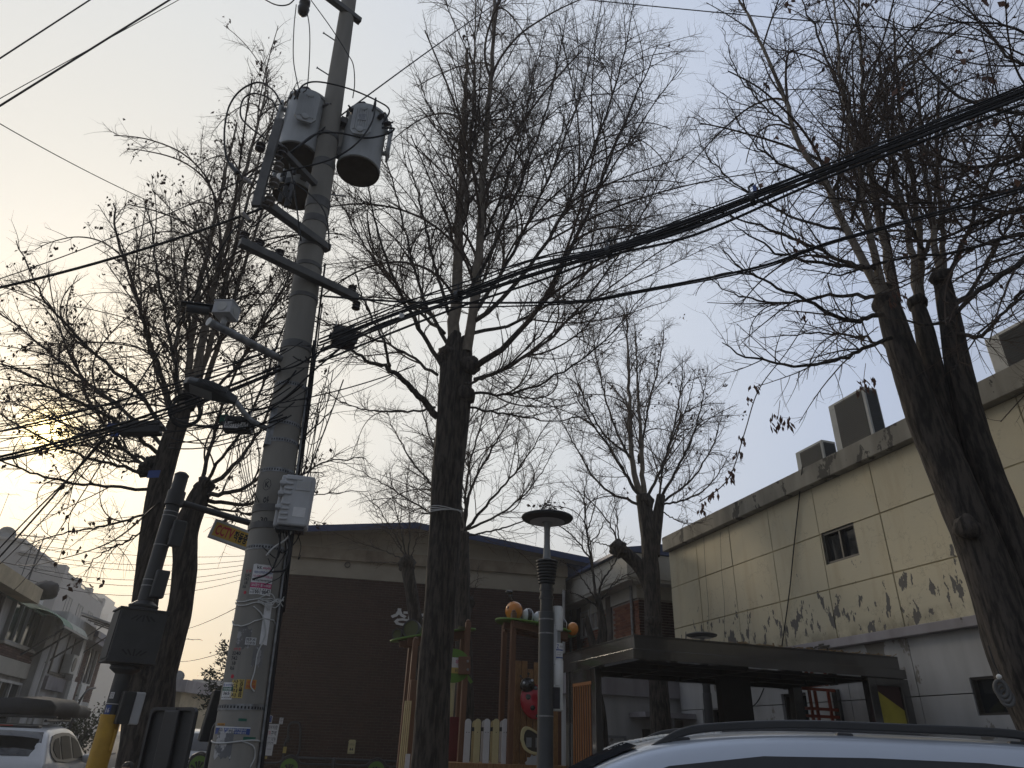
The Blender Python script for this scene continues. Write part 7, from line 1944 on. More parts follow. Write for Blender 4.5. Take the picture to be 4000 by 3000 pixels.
# bench inside (just below the frame edge)
bn = thing('bench', 'plain wooden bench under the pavilion roof', 'bench', FP.pt(1.4, .12, -1.7))
mb = MB(); FP.box(mb, .9, 1.9, .5, .55, -1.9, -1.45); mb.build('seat', M['plank'], bn, bevel=.008)
for u in (1.0, 1.8):
    mb = MB(); FP.box(mb, u - .04, u + .04, .12, .5, -1.85, -1.5); mb.build('leg', M['steel_dark'], bn)
mb = MB(); rr = random.Random(4)
for k in range(150):
    q = FP.pt(rr.uniform(PW * .35, PW - .02) , ZT + .008 + rr.random() * .012, -abs(rr.gauss(0, .09)) - .01)
    mb.box(q, (rr.uniform(.02, .09), rr.uniform(.006, .025), .006), Vector((rr.uniform(-1, 1), rr.uniform(-1, 1), rr.uniform(-.25, .25))))
tag(mb.build('leaf_litter', M['dry_litter']), 'dry leaves caught along the pavilion roof edge', 'leaves', kind='stuff')

# ------------------------------------------------------------------ vehicles
def car(name, label, origin, yaw_dir, paint, L=4.7, W=1.86, H=1.62, flat=False):
    """origin: ground point under the middle of the front bumper; yaw_dir: unit vector from front to rear"""
    X = Vector((yaw_dir[0], yaw_dir[1], 0)).normalized(); Yv = Vector((-X.y, X.x, 0))
    o = Vector((origin[0], origin[1], 0))
    t = thing(name, label, 'car', o + X * L / 2)
    k = L / 4.7
    st = [(0.0, .52, .70), (.08, .62, .80), (.35, .80, .86), (.75, .97, .9), (1.2, 1.03, .92), (1.32, 1.07, .925), (1.6, 1.28, .925), (1.85, 1.44, .925), (2.1, 1.555, .925), (2.35, 1.61, .925), (2.8, 1.655, .925), (3.3, 1.65, .925), (3.8, 1.615, .925), (4.05, 1.58, .92), (4.2, 1.49, .915), (4.38, 1.30, .905), (4.55, 1.08, .89), (4.62, 1.0, .88), (4.68, .75, .85), (4.7, .5, .8)]
    if flat: st[11:16] = [(3.3, 1.656, .925), (3.85, 1.65, .925), (4.1, 1.635, .92), (4.3, 1.57, .915), (4.46, 1.36, .905)]
    hs_ = H / 1.655; ws = W / 1.86
    belt = 1.0 * hs_
    def section(x, zt, w):
        zt *= hs_; w *= ws
        zb_ = min(belt, zt - .04)
        zc = max(zt - .075, zb_ + .005)
        f = (zc - zb_) / (1.655 * hs_ - .075 - belt)
        yc = w - .22 * max(0, f) - .012
        return [(w * .90, .32), (w * .985, .45), (w, .72 if zt > .8 else zt * .8), (w - .012, zb_), (yc, zc), (yc - .05, zt - .028), (yc - .14, zt - .008), (yc * .4, zt + .008), (0, zt + .010)]
    rows = []
    for x, zt, w in st:
        s = section(x, zt, w); full = [(-y, z) for y, z in s] + [(y, z) for y, z in reversed(s[:-1])]
        rows.append([o + X * (x * k) + Yv * y + UP * z for y, z in full])
    n = len(rows[0]); vs_ = [p for r in rows for p in r]; fs = []
    for i in range(len(rows) - 1):
        for j in range(n - 1): fs.append((i * n + j, i * n + j + 1, i * n + n + j + 1, i * n + n + j))
        fs.append((i * n + n - 1, i * n, i * n + n, i * n + n + n - 1))
    fs.append(tuple(range(n))); fs.append(tuple(range(len(vs_) - 1, len(vs_) - n - 1, -1)))
    mb = MB(); mb.add(vs_, fs)
    me = new_mesh('body', mb.v, mb.f, paint, None, True)
    body = link('body', me, t)
    md = body.modifiers.new('round', 'SUBSURF'); md.levels = 2; md.render_levels = 2
    def side_pt(x, f, side, off):
        # f 0 at belt, 1 at cant rail
        for a, b in zip(st, st[1:]):
            if a[0] <= x <= b[0]:
                g_ = (x - a[0]) / (b[0] - a[0]); zt = a[1] + (b[1] - a[1]) * g_; w = a[2] + (b[2] - a[2]) * g_; break
        s = section(x, zt, w); y = s[3][0] + (s[4][0] - s[3][0]) * f; z = s[3][1] + (s[4][1] - s[3][1]) * f
        return o + X * (x * k) + Yv * (side * (y + off)) + UP * z
    def side_patch(outline, side, off, name, m, parent=t, th=.012):
        a = [side_pt(x, f, side, off) for x, f in outline]; b = [side_pt(x, f, side, off - th) for x, f in outline]
        n_ = len(a); mb = MB()
        mb.add(a + b, [tuple(range(n_)), tuple(range(2 * n_ - 1, n_ - 1, -1))] + [(i, (i + 1) % n_, n_ + (i + 1) % n_, n_ + i) for i in range(n_)])
        return mb.build(name, m, parent)
    for side in (-1, 1):
        band_ = [(1.62, .03), (1.75, .6), (1.98, .84), (2.25, .9), (2.7, .92), (3.2, .92), (3.7, .92), (3.95, .9), (4.15, .75), (4.2, .5), (4.12, .25), (3.9, .06), (3.2, .0), (2.5, 0)]
        side_patch(band_, side, .013, 'window_surround', M['black_trim'])
        side_patch([(1.76, .1), (1.88, .58), (2.05, .76), (2.3, .8), (2.55, .81), (2.58, .1)], side, .020, 'side_window', M['glass_car'])
        side_patch([(2.72, .1), (2.72, .81), (3.0, .82), (3.38, .81), (3.46, .6), (3.46, .1)], side, .020, 'side_window', M['glass_car'])
        side_patch([(3.62, .12), (3.56, .5), (3.56, .78), (3.8, .77), (3.95, .68), (4.03, .45), (3.88, .2)], side, .020, 'quarter_window', M['glass_car'])
        for wx in (.85, 3.72):
            c = o + X * (wx * k) + Yv * side * (W / 2 - .1) + UP * .34
            ax = Yv * side
            mb = MB(); mb.lathe([(.22, -.1), (.31, -.1), (.335, -.07), (.335, .07), (.31, .1), (.22, .1)], c, ax, 28, False); wh = mb.build('wheel', M['rubber'], t, True, autosmooth=40)
            mb = MB(); mb.lathe([(0, .03), (.05, .06), (.06, .04), (.2, .08), (.225, .095), (.225, -.09)], c, ax, 28, False); mb.build('rim', M['rim'], wh, True, autosmooth=40)
            mb = MB(); mb.lathe([(.34, .088), (.40, .088), (.40, .104), (.34, .104), (.34, .088)], c, ax, 28, False); mb.build('wheel_arch', M['black_trim'], t)
        mb = MB(); q = side_pt(1.75, .1, side, .1) ; mb.sphere(q, .11, 16, 10, (.6, 1.1, .75), (X, Yv, UP)); mb.build('door_mirror', paint, t, True)
        for xx in (2.75,):
            mb = MB(); q = side_pt(xx, -.18, side, .02); mb.bar(q, q + X * .2, .03, .025); mb.build('door_handle', paint, t)
        mb = MB(); q = o + X * .2 + Yv * side * (W / 2 - .28) + UP * .68; mb.sphere(q, .15, 16, 10, (.7, 1.1, .5), (X, Yv, UP)); mb.build('headlight', M['frame_white'], t, True)
        mb = MB(); q = o + X * (L - .1) + Yv * side * (W / 2 - .17) + UP * .74; mb.sphere(q, .11, 16, 10, (.5, .6, 1.2), (X, Yv, UP)); mb.build('tail_light', M['red_light'], t, True)
    def across(x0, x1, f0, f1, off, name, m, nn=8):
        vs_, fs = [], []
        for i in range(5):
            x = x0 + (x1 - x0) * i / 4
            for a, b in zip(st, st[1:]):
                if a[0] <= x <= b[0]:
                    g_ = (x - a[0]) / (b[0] - a[0]); zt = (a[1] + (b[1] - a[1]) * g_) * hs_; break
            wv = f0 + (f1 - f0) * i / 4
            dx = 1 if x > 3 else -1
            for j in range(nn + 1):
                y = -wv + 2 * wv * j / nn
                vs_.append(o + X * (x * k + dx * off * .7 - dx * .06 * (y / wv) ** 2 * .5) + Yv * y + UP * (zt + off * .7 - .02 * (y / wv) ** 2))
        for i in range(4):
            for j in range(nn):
                a = i * (nn + 1) + j; fs.append((a, a + 1, a + nn + 2, a + nn + 1))
        mb = MB(); mb.add(vs_, fs); return mb.build(name, m, t, True)
    across(1.42, 2.1, .78 * ws, .62 * ws, .022, 'windscreen', M['glass_car'])
    across(4.14, 4.52, .62 * ws, .74 * ws, .022, 'rear_window', M['glass'])
    return t, o, X, Yv, side_pt, hs_, ws
# silver car at the lower right
Xd = Vector((math.cos(math.radians(-5)), math.sin(math.radians(-5)), 0))
pr_ = P(1600, 1578, 3.95)
oc = P(1470, 1600, 4.75); oc.z = 0
o_front = Vector((-1.5, 5.02, 0))
tcar, o, X, Yv, spt, hs_, ws = car('parked_car', 'silver grey estate car with black roof rails, parked at the lower right', o_front, Xd, M['car_silver'], L=5.15, W=1.88, H=1.62, flat=True)
for side in (-1, 1):
    def rp(x, dz): 
        q = spt(x, 1.0, side, -.13); return q + UP * (.045 + dz)
    pts = [rp(2.16, -.02), rp(2.24, .012), rp(2.34, .045), rp(2.5, .06), rp(2.9, .06), rp(3.4, .06), rp(3.95, .06), rp(4.08, .02), rp(4.14, -.03)]
    cpts = catmull(pts, 4)
    vs_, fs = [], []
    for i, p in enumerate(cpts):
        h_ = .022; w_ = .02
        vs_ += [p + Yv * -w_ - UP * h_, p + Yv * w_ - UP * h_, p + Yv * w_ * .8 + UP * h_, p - Yv * w_ * .8 + UP * h_]
    for i in range(len(cpts) - 1):
        for q in range(4): fs.append((i * 4 + q, i * 4 + (q + 1) % 4, i * 4 + 4 + (q + 1) % 4, i * 4 + 4 + q))
    fs += [(3, 2, 1, 0), tuple(len(vs_) - 4 + q for q in range(4))]
    mb = MB(); mb.add(vs_, fs); rl = mb.build('roof_rail', M['black_trim'], tcar, bevel=.008)
    for x in (2.34, 3.14, 3.95):
        a_ = rp(x, -.075); b_ = rp(x, .075); mb = MB()
        mb.prism([(-.075, 0), (.075, 0), (.04, .1), (-.04, .1)], a_ - Yv * .02, X, UP, .04 if X.cross(UP).dot(Yv) > 0 else -.04); mb.build('rail_foot', M['black_trim'], rl, bevel=.006)
    mb = MB()
    for x0_, x1_ in ((2.16, 4.0),):
        q = [spt(x0_ + (x1_ - x0_) * i / 10, 1.0, side, -.075) + UP * .036 for i in range(11)]
        mb.tube(q, .008, 6)
    mb.build('roof_channel', M['rubber'], tcar)
# frost on the front of the roof
mb = MB(); rr = random.Random(12)
for kk in range(900):
    x = rr.uniform(2.0, 2.6); y = rr.uniform(-.25, .62)
    for a, b in zip([(1.85, 1.44), (2.1, 1.555), (2.35, 1.61), (2.8, 1.655)], [(2.1, 1.555), (2.35, 1.61), (2.8, 1.655), (9, 9)]):
        if a[0] <= x <= b[0]: zt_ = (a[1] + (b[1] - a[1]) * (x - a[0]) / (b[0] - a[0])) * hs_; break
    q = o + X * (x * 5.15 / 4.7) + Yv * y + UP * (zt_ + .012)
    mb.box(q, (rr.uniform(.01, .03), rr.uniform(.01, .02), rr.uniform(.004, .012)), Vector((rr.uniform(-1, 1), rr.uniform(-1, 1), 0)))
fr_ = mb.build('frost', M['white'], tcar); fr_['kind'] = 'stuff'
# white car with the covered roof load
ob = Vector((-7.72, 13.5, 0)) - RV * .93
tw_, o, X, Yv, spt, hs_, ws = car('parked_car', 'white car seen from behind with a black covered load on its roof', ob + SV * 4.6, -SV, M['car_white'], L=4.6, W=1.86, H=1.54)
mb = MB()
for y in (-.58, .58): mb.tube([o + X * 2.2 + Yv * y + UP * 1.63, o + X * 4.0 + Yv * y + UP * 1.60], .025, 8)
mb.build('roof_rail', M['black_trim'], tw_)
for x in (2.6, 3.7):
    mb = MB(); mb.bar(o + X * x - Yv * .68 + UP * 1.67, o + X * x + Yv * .68 + UP * 1.67, .07, .035); mb.build('roof_bar', M['black_trim'], tw_)
mb = MB(); mb.bar(o + X * 4.28 - Yv * .6 + UP * 1.5, o + X * 4.28 + Yv * .6 + UP * 1.5, .24, .05); mb.build('spoiler', M['black_trim'], tw_, bevel=.02)
mb = MB(); mb.bar(o + X * 4.405 - Yv * .2 + UP * 1.51, o + X * 4.405 + Yv * .2 + UP * 1.51, .02, .018); mb.build('brake_light', M['red_light'], tw_)
ld = MB(); vs_, fs = [], []
secs = 15
for i in range(secs):
    f = i / (secs - 1); x = .7 + 3.05 * f
    hgt = .29 + .06 * math.exp(-((f - .45) / .12) ** 2) - .05 * abs(f - .5)
    wd_ = .62 - .05 * math.sin(f * 9)
    for y, z in ((-1, 0), (-1.02, .55), (-.82, .92), (0, 1.03), (.82, .92), (1.02, .55), (1, 0)):
        jj = mnoise.noise(Vector((f * 7, y * 2, z * 3))) * .035
        vs_.append(o + X * x + Yv * (y * wd_ + jj) + UP * (1.70 + z * hgt + jj * .6 * (1 if z > .1 else 0)))
for i in range(secs - 1):
    for j in range(7): fs.append((i * 7 + j, i * 7 + (j + 1) % 7, i * 7 + 7 + (j + 1) % 7, i * 7 + 7 + j))
fs += [tuple(range(6, -1, -1)), tuple(len(vs_) - 7 + j for j in range(7))]
ld.add(vs_, fs); lo_ = ld.build('roof_load', M['tarp'], smooth=True); tag(lo_, 'long load under a wrinkled black cover on the white car roof', 'roof load')
# far white car beyond the sign
of_ = P(776, 1590, 1) 
pf = P(432, 1620, 21.0)
car('parked_car', 'distant white car between the dark sign back and the utility pole', Vector((pf.x, pf.y, 0)) + SV * 3.6, -SV, M['car_white'], L=4.5, W=1.8, H=1.6)

# ------------------------------------------------------------------ person whose hair just shows at the bottom edge
hp = P(277, 1668, 8.8)
def person(c, label):
    top = c.z
    s = top / 1.62 if top < 1.5 else 1.0
    base = Vector((c.x, c.y, 0.0))
    t = thing('person', label, 'person', base)
    H = top + .02
    k = H / 1.62
    J = {'pel': (0, 0, .86), 'chest': (0, .01, 1.15), 'neck': (0, .0, 1.36), 'head0': (0, -.01, 1.43), 'lsh': (-.17, 0, 1.31), 'rsh': (.17, 0, 1.31), 'lel': (-.22, .02, 1.05), 'rel': (.22, .02, 1.05), 'lha': (-.22, -.07, .82), 'rha': (.22, -.07, .82),
         'lhip': (-.09, 0, .82), 'rhip': (.09, 0, .82), 'lkn': (-.1, -.02, .46), 'rkn': (.1, .03, .46), 'lan': (-.1, .02, .09), 'ran': (.1, .07, .09), 'lto': (-.12, -.13, .04), 'rto': (.12, -.08, .04)}
    rad = {'pel': .14, 'chest': .15, 'neck': .055, 'head0': .06, 'lsh': .07, 'rsh': .07, 'lel': .048, 'rel': .048, 'lha': .032, 'rha': .032, 'lhip': .1, 'rhip': .1, 'lkn': .065, 'rkn': .065, 'lan': .045, 'ran': .045, 'lto': .035, 'rto': .035}
    E_ = [('pel', 'chest'), ('chest', 'neck'), ('neck', 'head0'), ('chest', 'lsh'), ('chest', 'rsh'), ('lsh', 'lel'), ('rsh', 'rel'), ('lel', 'lha'), ('rel', 'rha'), ('pel', 'lhip'), ('pel', 'rhip'), ('lhip', 'lkn'), ('rhip', 'rkn'), ('lkn', 'lan'), ('rkn', 'ran'), ('lan', 'lto'), ('ran', 'rto')]
    names = list(J); idx = {n: i for i, n in enumerate(names)}
    me = bpy.data.meshes.new('body')
    me.from_pydata([base + Vector(J[n]) * k for n in names], [(idx[a], idx[b]) for a, b in E_], [])
    me.materials.append(M['cloth'])
    ob_ = link('body', me, t)
    sk = ob_.modifiers.new('skin', 'SKIN'); sk.use_smooth_shade = True
    lay = me.skin_vertices[0] if me.skin_vertices else None
    if lay is None:
        bpy.context.view_layer.objects.active = ob_
    for n in names:
        if me.skin_vertices:
            r = rad[n] * k; me.skin_vertices[0].data[idx[n]].radius = (r, r * (.75 if n in ('chest', 'pel') else 1)); me.skin_vertices[0].data[idx[n]].use_root = (n == 'pel')
    md = ob_.modifiers.new('soft', 'SUBSURF'); md.levels = 2; md.render_levels = 2
    hc = base + Vector((0, -.015, 1.51)) * k
    mb = MB(); mb.sphere(hc, .1 * k, 22, 16, (.78, .95, 1.15)); 
    hd = mb.build('head', M['skin'], t, True)
    for s_ in (-1, 1):
        mb = MB(); mb.sphere(hc + Vector((.032 * s_, -.088, .005)) * k, .013 * k, 10, 6); mb.build('eye', M['ink'], hd, True)
        mb = MB(); mb.sphere(hc + Vector((.078 * s_, .0, -.005)) * k, .026 * k, 10, 6, (.4, .7, 1)); mb.build('ear', M['skin'], hd, True)
    mb = MB(); mb.sphere(hc + Vector((0, -.098, -.025)) * k, .016 * k, 10, 6, (.7, .9, 1.1)); mb.build('nose', M['skin'], hd, True)
    mb = MB(); mb.sphere(hc + Vector((0, -.084, -.06)) * k, .022 * k, 10, 6, (1.2, .4, .35)); mb.build('mouth', M['ink_red'], hd, True)
    mb = MB(); mb.sphere(hc + Vector((0, .012, .02)) * k, .113 * k, 26, 16, (.82, .98, 1.05))
    mb.v = [v + (v - hc) * .12 * mnoise.noise(v * 40) for v in mb.v]
    keep = [f for f in mb.f if sum(((mb.v[i] - hc).z > (-.05 if (mb.v[i] - hc).y > -.02 else .045) * k) for i in f) >= 3]
    mb.f = keep; mb.m = [0] * len(keep)
    mb.build('hair', M['hair'], t, True)
    mb = MB(); mb.tube([base + Vector((0, 0, 1.30)) * k, base + Vector((0, 0, 1.39)) * k], [.1 * k, .075 * k], 18); mb.build('collar', M['white'], t, True)
    for s_ in (-1, 1):
        hb_ = base + Vector((.22 * s_, -.075, .81)) * k
        mb = MB(); mb.tube([hb_ + UP * .01, hb_ - UP * .05 * k, hb_ - UP * .09 * k], [.028 * k, .036 * k, .03 * k], 10)
        for f in range(4): mb.tube([hb_ + Vector((.0, (-.024 + .016 * f), -.085)) * k, hb_ + Vector((-.008 * s_, -.028 + .017 * f, -.125)) * k, hb_ + Vector((-.02 * s_, -.028 + .016 * f, -.15 - .01 * (f in (1, 2)))) * k], [.009 * k, .008 * k, .006 * k], 6)
        mb.tube([hb_ + Vector((0, -.03, -.03)) * k, hb_ + Vector((-.01 * s_, -.055, -.065)) * k, hb_ + Vector((-.015 * s_, -.058, -.095)) * k], [.011 * k, .009 * k, .007 * k], 6)
        mb.build('hand', M['skin'], t, True)
    return t
person(P(277, 1653, 8.8), 'person with short dark hair in a pale collar, only the head top in view')
# hose coil hung on the right tree
hz = thing('hose_coil', 'coil of grey corrugated hose hanging on the right hand trunk', 'hose', P(2150, 1490, 5.9))
rr = random.Random(8)
for k in range(3):
    c = P(2163 + 6 * k, 1488 + 10 * k, 5.7); n_ = Vector((-.5, -.85, .15 * k)).normalized(); e1 = n_.cross(UP).normalized(); e2 = e1.cross(n_)
    pts = [c + e1 * .04 * math.cos(a * PI / 20) + e2 * .058 * math.sin(a * PI / 20) for a in range(41)]
    mb = MB(); mb.tube(pts, [.014 + .0015 * (i % 2) for i in range(41)], 10, False); mb.build('coil', M['hose'], hz, True)
mb = MB(); c = P(2158, 1462, 5.68); mb.lathe([(.01, -.015), (.018, -.01), (.018, .01), (.01, .015)], c, Vector((.7, .3, .5)), 10); mb.build('white_tie', M['white'], hz)
mb = MB(); mb.tube([P(2135, 1395, 5.75), P(2147, 1432, 5.72), P(2158, 1455, 5.7)], .006, 6); mb.build('hanging_cord', M['cable'], hz)
# evergreen branches beside the pole

# ------------------------------------------------------------------ bare trees
def resample(pts, rads, K):
    pts = np.array([list(p) for p in pts]); seg = np.linalg.norm(np.diff(pts, axis=0), axis=1); s = np.concatenate([[0], np.cumsum(seg)])
    t = np.linspace(0, s[-1], K)
    return np.stack([np.interp(t, s, pts[:, i]) for i in range(3)], 1), np.interp(t, s, rads)

def norm(a): return a / np.maximum(np.linalg.norm(a, axis=-1, keepdims=True), 1e-9)

def tubes(Pts, Rad, n):
    """Pts (N,K,3), Rad (N,K) -> verts, faces of n-sided tubes"""
    N, K, _ = Pts.shape
    T = np.empty_like(Pts); T[:, 1:-1] = Pts[:, 2:] - Pts[:, :-2]; T[:, 0] = Pts[:, 1] - Pts[:, 0]; T[:, -1] = Pts[:, -1] - Pts[:, -2]
    T = norm(T)
    ref = np.tile(np.array([0.31, 0.77, 0.56]), (N, 1)); bad = np.abs((T[:, K // 2] * ref).sum(1)) > 0.9; ref[bad] = (0.9, -0.3, 0.1)
    X = norm(np.cross(T, ref[:, None, :])); Y = np.cross(T, X)
    an = np.arange(n) * 2 * np.pi / n
    ring = X[:, :, None, :] * np.cos(an)[None, None, :, None] + Y[:, :, None, :] * np.sin(an)[None, None, :, None]
    Vv = Pts[:, :, None, :] + ring * Rad[:, :, None, None]
    verts = Vv.reshape(-1, 3)
    i = np.arange(N)[:, None, None] * (K * n); k = np.arange(K - 1)[None, :, None] * n; j = np.arange(n)[None, None, :]; j2 = (j + 1) % n
    f = np.stack([i + k + j, i + k + j2, i + k + n + j2, i + k + n + j], -1).reshape(-1, 4)
    return verts, f

def np_mesh(name, parts, m, smooth=True):
    V_, F_, off = [], [], 0
    for v, f in parts:
        V_.append(v); F_.append(f + off); off += len(v)
    v = np.concatenate(V_).astype(np.float32); f = np.concatenate(F_).astype(np.int32)
    me = bpy.data.meshes.new(name)
    me.vertices.add(len(v)); me.vertices.foreach_set('co', v.ravel())
    k = f.shape[1]
    me.loops.add(f.size); me.loops.foreach_set('vertex_index', f.ravel())
    me.polygons.add(len(f)); me.polygons.foreach_set('loop_start', np.arange(0, f.size, k, dtype=np.int32))
    try: me.polygons.foreach_set('loop_total', np.full(len(f), k, dtype=np.int32))
    except Exception: pass
    me.materials.append(m)
    me.update(calc_edges=True)
    if smooth: me.polygons.foreach_set('use_smooth', np.ones(len(f), dtype=bool))
    return me

def spawn(rng, Pp, Rp, count_fn, ang, len_fn, rad_fn, K, up, jit, t0=0.12, t1=1.0, alt=True):
    """children along parents. Pp (N,K0,3)."""
    N, K0, _ = Pp.shape
    seg = np.linalg.norm(np.diff(Pp, axis=1), axis=2); L = seg.sum(1)
    cnt = np.maximum(0, count_fn(L)).astype(int)
    idx = np.repeat(np.arange(N), cnt)
    if len(idx) == 0: return np.zeros((0, K, 3)), np.zeros((0, K)), idx
    t = t0 + (t1 - t0) * rng.random(len(idx)) ** 0.9
    x = t * (K0 - 1); i0 = np.minimum(x.astype(int), K0 - 2); fr = (x - i0)[:, None]
    b = Pp[idx, i0] * (1 - fr) + Pp[idx, i0 + 1] * fr
    T = norm(Pp[idx, i0 + 1] - Pp[idx, i0])
    rp = Rp[idx, i0] * (1 - fr[:, 0]) + Rp[idx, i0 + 1] * fr[:, 0]
    rnd = norm(rng.normal(size=(len(idx), 3)))
    perp = norm(rnd - T * (rnd * T).sum(1, keepdims=True))
    a = np.radians(ang[0] + (ang[1] - ang[0]) * rng.random(len(idx)))[:, None]
    d = T * np.cos(a) + perp * np.sin(a)
    d[:, 2] += up * 0.6; d = norm(d)
    Lc = len_fn(L[idx], t, rng)
    r0 = rad_fn(rp, Lc)
    Q = np.empty((len(idx), K, 3)); Q[:, 0] = b
    step = (Lc / (K - 1))[:, None]
    bend = norm(rng.normal(size=(len(idx), 3))) * 0.10
    for k in range(1, K):
        Q[:, k] = Q[:, k - 1] + d * step
        d = d + rng.normal(size=d.shape) * jit + bend
        d[:, 2] += up
        d = norm(d)
    R = r0[:, None] * np.linspace(1, 0.42, K)[None, :]
    return Q, R, idx

def bark_trunk(pts, rads, n=40, per=14, amp=0.07, seed=0, flute=0.0):
    c = catmull(pts, per); K = len(c)
    rr = np.interp(np.linspace(0, 1, K), np.linspace(0, 1, len(rads)), rads)
    vs_, fs = [], []
    t0 = (c[1] - c[0]).normalized(); ref = Vector((1, 0, 0)); nx = (ref - t0 * ref.dot(t0)).normalized()
    for i, p in enumerate(c):
        t = (c[min(i + 1, K - 1)] - c[max(i - 1, 0)]).normalized(); nx = (nx - t * nx.dot(t)).normalized(); ny = t.cross(nx)
        for k in range(n):
            an = 2 * PI * k / n
            q = Vector((math.cos(an) * 2.6 + seed, math.sin(an) * 2.6, p.z * 1.4))
            w = mnoise.noise(q * 1.9) * .55 + mnoise.noise(Vector((math.cos(an) * 9 + seed, math.sin(an) * 9, p.z * 4))) * .6
            lump = mnoise.noise(Vector((math.cos(an) + seed * 3, math.sin(an), p.z * 1.1)))
            r = rr[i] * (1 + amp * w + 0.10 * lump + flute * math.cos(an * 2 + p.z * .3))
            vs_.append(p + (nx * math.cos(an) + ny * math.sin(an)) * r)
    for i in range(K - 1):
        for k in range(n): fs.append((i * n + k, i * n + (k + 1) % n, i * n + n + (k + 1) % n, i * n + n + k))
    fs.append(tuple((K - 1) * n + k for k in range(n)))
    mb = MB(); mb.add(vs_, fs); return mb

TREES = []
def tree(label, trunks, limbs, seed, group='bare ginkgo trees round the playground', dens=1.0, twig=1.0, leaves=None, knots=(), name='bare_tree', l1=(0.35, 1.0), pale=True, thick=.66, up=0.05, crown_mat='twig', sub_=1.8):
    """trunks: [(pts, radii)], limbs: [(pts, r0, r1, pale?)]"""
    rng = np.random.default_rng(seed)
    b = trunks[0][0][0]
    t = thing(name, label, 'tree', (b.x, b.y, 0), group)
    for k, (pts, rads) in enumerate(trunks):
        bark_trunk(pts, rads, seed=seed + 3 * k).build('trunk', M['bark'], t, True)
    KL = 26
    LP, LR = [], []
    for pts, r0, r1, pl_ in limbs:
        c = catmull(pts, 8)
        kf = (.85 if pl_ else thick); r0, r1 = r0 * kf, r1 * kf
        P_, R_ = resample(c, np.linspace(r0, r1, len(c)), KL)
        P_[1:-1] += rng.normal(size=(KL - 2, 3)) * 0.012
        v, f = tubes(P_[None], R_[None], 10)
        link('limb', np_mesh('limb', [(v, f)], M['bark_pale'] if pl_ else M['bark']), t)
        LP.append(P_); LR.append(R_)
    for c, r in knots:
        mb = MB(); mb.sphere(c, r, 16, 12)
        mb.v = [v + (v - c) * (.35 * mnoise.noise(v * 9) + .2 * mnoise.noise(v * 23)) for v in mb.v]
        mb.build('knuckle', M['bark'], t, True)
    LP, LR = np.array(LP), np.array(LR)
    parts3, parts4 = [], []
    # long secondary limbs lying close to their parent, then laterals on both
    LA, RA = LP, LR
    if sub_:
        QA, RA_, ia = spawn(rng, LP, LR, lambda L: np.round(L * sub_), (10, 30), lambda L, tt, g: (.24 + .34 * g.random(len(tt))) * L * (1 - .5 * tt), lambda rp, Lc: np.minimum(rp * .66, .006 + .0062 * Lc), KL, up * .42, 0.018, .1, .85)
        link('crown', np_mesh('secondary_limbs', [tubes(QA, RA_, 6)], M[crown_mat]), t)
        LA, RA = np.concatenate([LP, QA]), np.concatenate([LR, RA_])
    Q1, R1, i1 = spawn(rng, LA, RA, lambda L: np.round(L * 6.3 * dens), (26, 60), lambda L, tt, g: (l1[0] + (l1[1] - l1[0]) * g.random(len(tt)) ** 1.6) * (0.4 + .8 * np.clip(1 - tt, 0.0, 1)) * np.minimum(1.4, L / 2.2),
                       lambda rp, Lc: np.minimum(rp * .62, .0036 + .0052 * Lc), 9, up * 1.1, 0.035)
    # twigs
    Q2, R2, i2 = spawn(rng, Q1, R1, lambda L: np.round(L * 9.6 * dens + .4), (32, 68), lambda L, tt, g: (.14 + .5 * g.random(len(tt)) ** 1.6) * (.45 + .8 * (1 - tt)) * np.minimum(1.3, .5 + L / 1.4),
                       lambda rp, Lc: np.minimum(rp * .7, .0031 + .0028 * Lc) * twig, 6, up * .8, 0.05, 0.08)
    Q3, R3, i3 = spawn(rng, Q2, R2, lambda L: np.round(L * 4.5 * dens * rng.random(len(L)) * 1.2), (35, 75), lambda L, tt, g: .06 + .16 * g.random(len(tt)),
                       lambda rp, Lc: np.minimum(rp * .8, .0026) * twig, 3, up * .3, 0.10, 0.2)
    ps_ = [tubes(Q1, R1, 5)]
    if len(Q2): ps_.append(tubes(Q2, R2, 4))
    me = np_mesh('branches', ps_, M[crown_mat])
    o = link('crown', me, t)
    ps_ = [tubes(Q3, R3, 3)]
    me = np_mesh('twigs', ps_, M[crown_mat]); o = link('twigs', me, t); o['kind'] = 'stuff'
    if leaves:
        nl, sz, mname, cond = leaves
        src = np.concatenate([Q2[:, -1], Q1[:, -1], Q2[:, 3]])
        if cond is not None: src = src[cond(src)]
        if len(src):
            ctr = src[rng.integers(0, len(src), max(1, nl // 5))]
            pts = ctr[rng.integers(0, len(ctr), nl)] + rng.normal(size=(nl, 3)) * np.array([.05, .05, .06])
            d = norm(np.stack([rng.normal(size=nl) * .6, rng.normal(size=nl) * .6, -0.5 - rng.random(nl)], 1))
            s = norm(np.cross(d, rng.normal(size=(nl, 3))))
            L = sz * (.6 + .8 * rng.random(nl))[:, None]
            w = L * .3; nn_ = np.cross(d, s)
            q = np.stack([pts, pts + d * L * .45 + s * w + nn_ * L * .12, pts + d * L, pts + d * L * .45 - s * w + nn_ * L * .12], 1).reshape(-1, 3)
            f = np.arange(nl * 4).reshape(-1, 4)
            o = link('dead_leaves', np_mesh('dead_leaves', [(q, f)], M[mname], False), t); o['kind'] = 'stuff'
    return t

def S(Y, *pts):
    """polyline: (x, y[, depth offset]) in reference units at distance Y"""
    return [P(p[0], p[1], Y + (p[2] if len(p) > 2 else 0.0)) for p in pts]

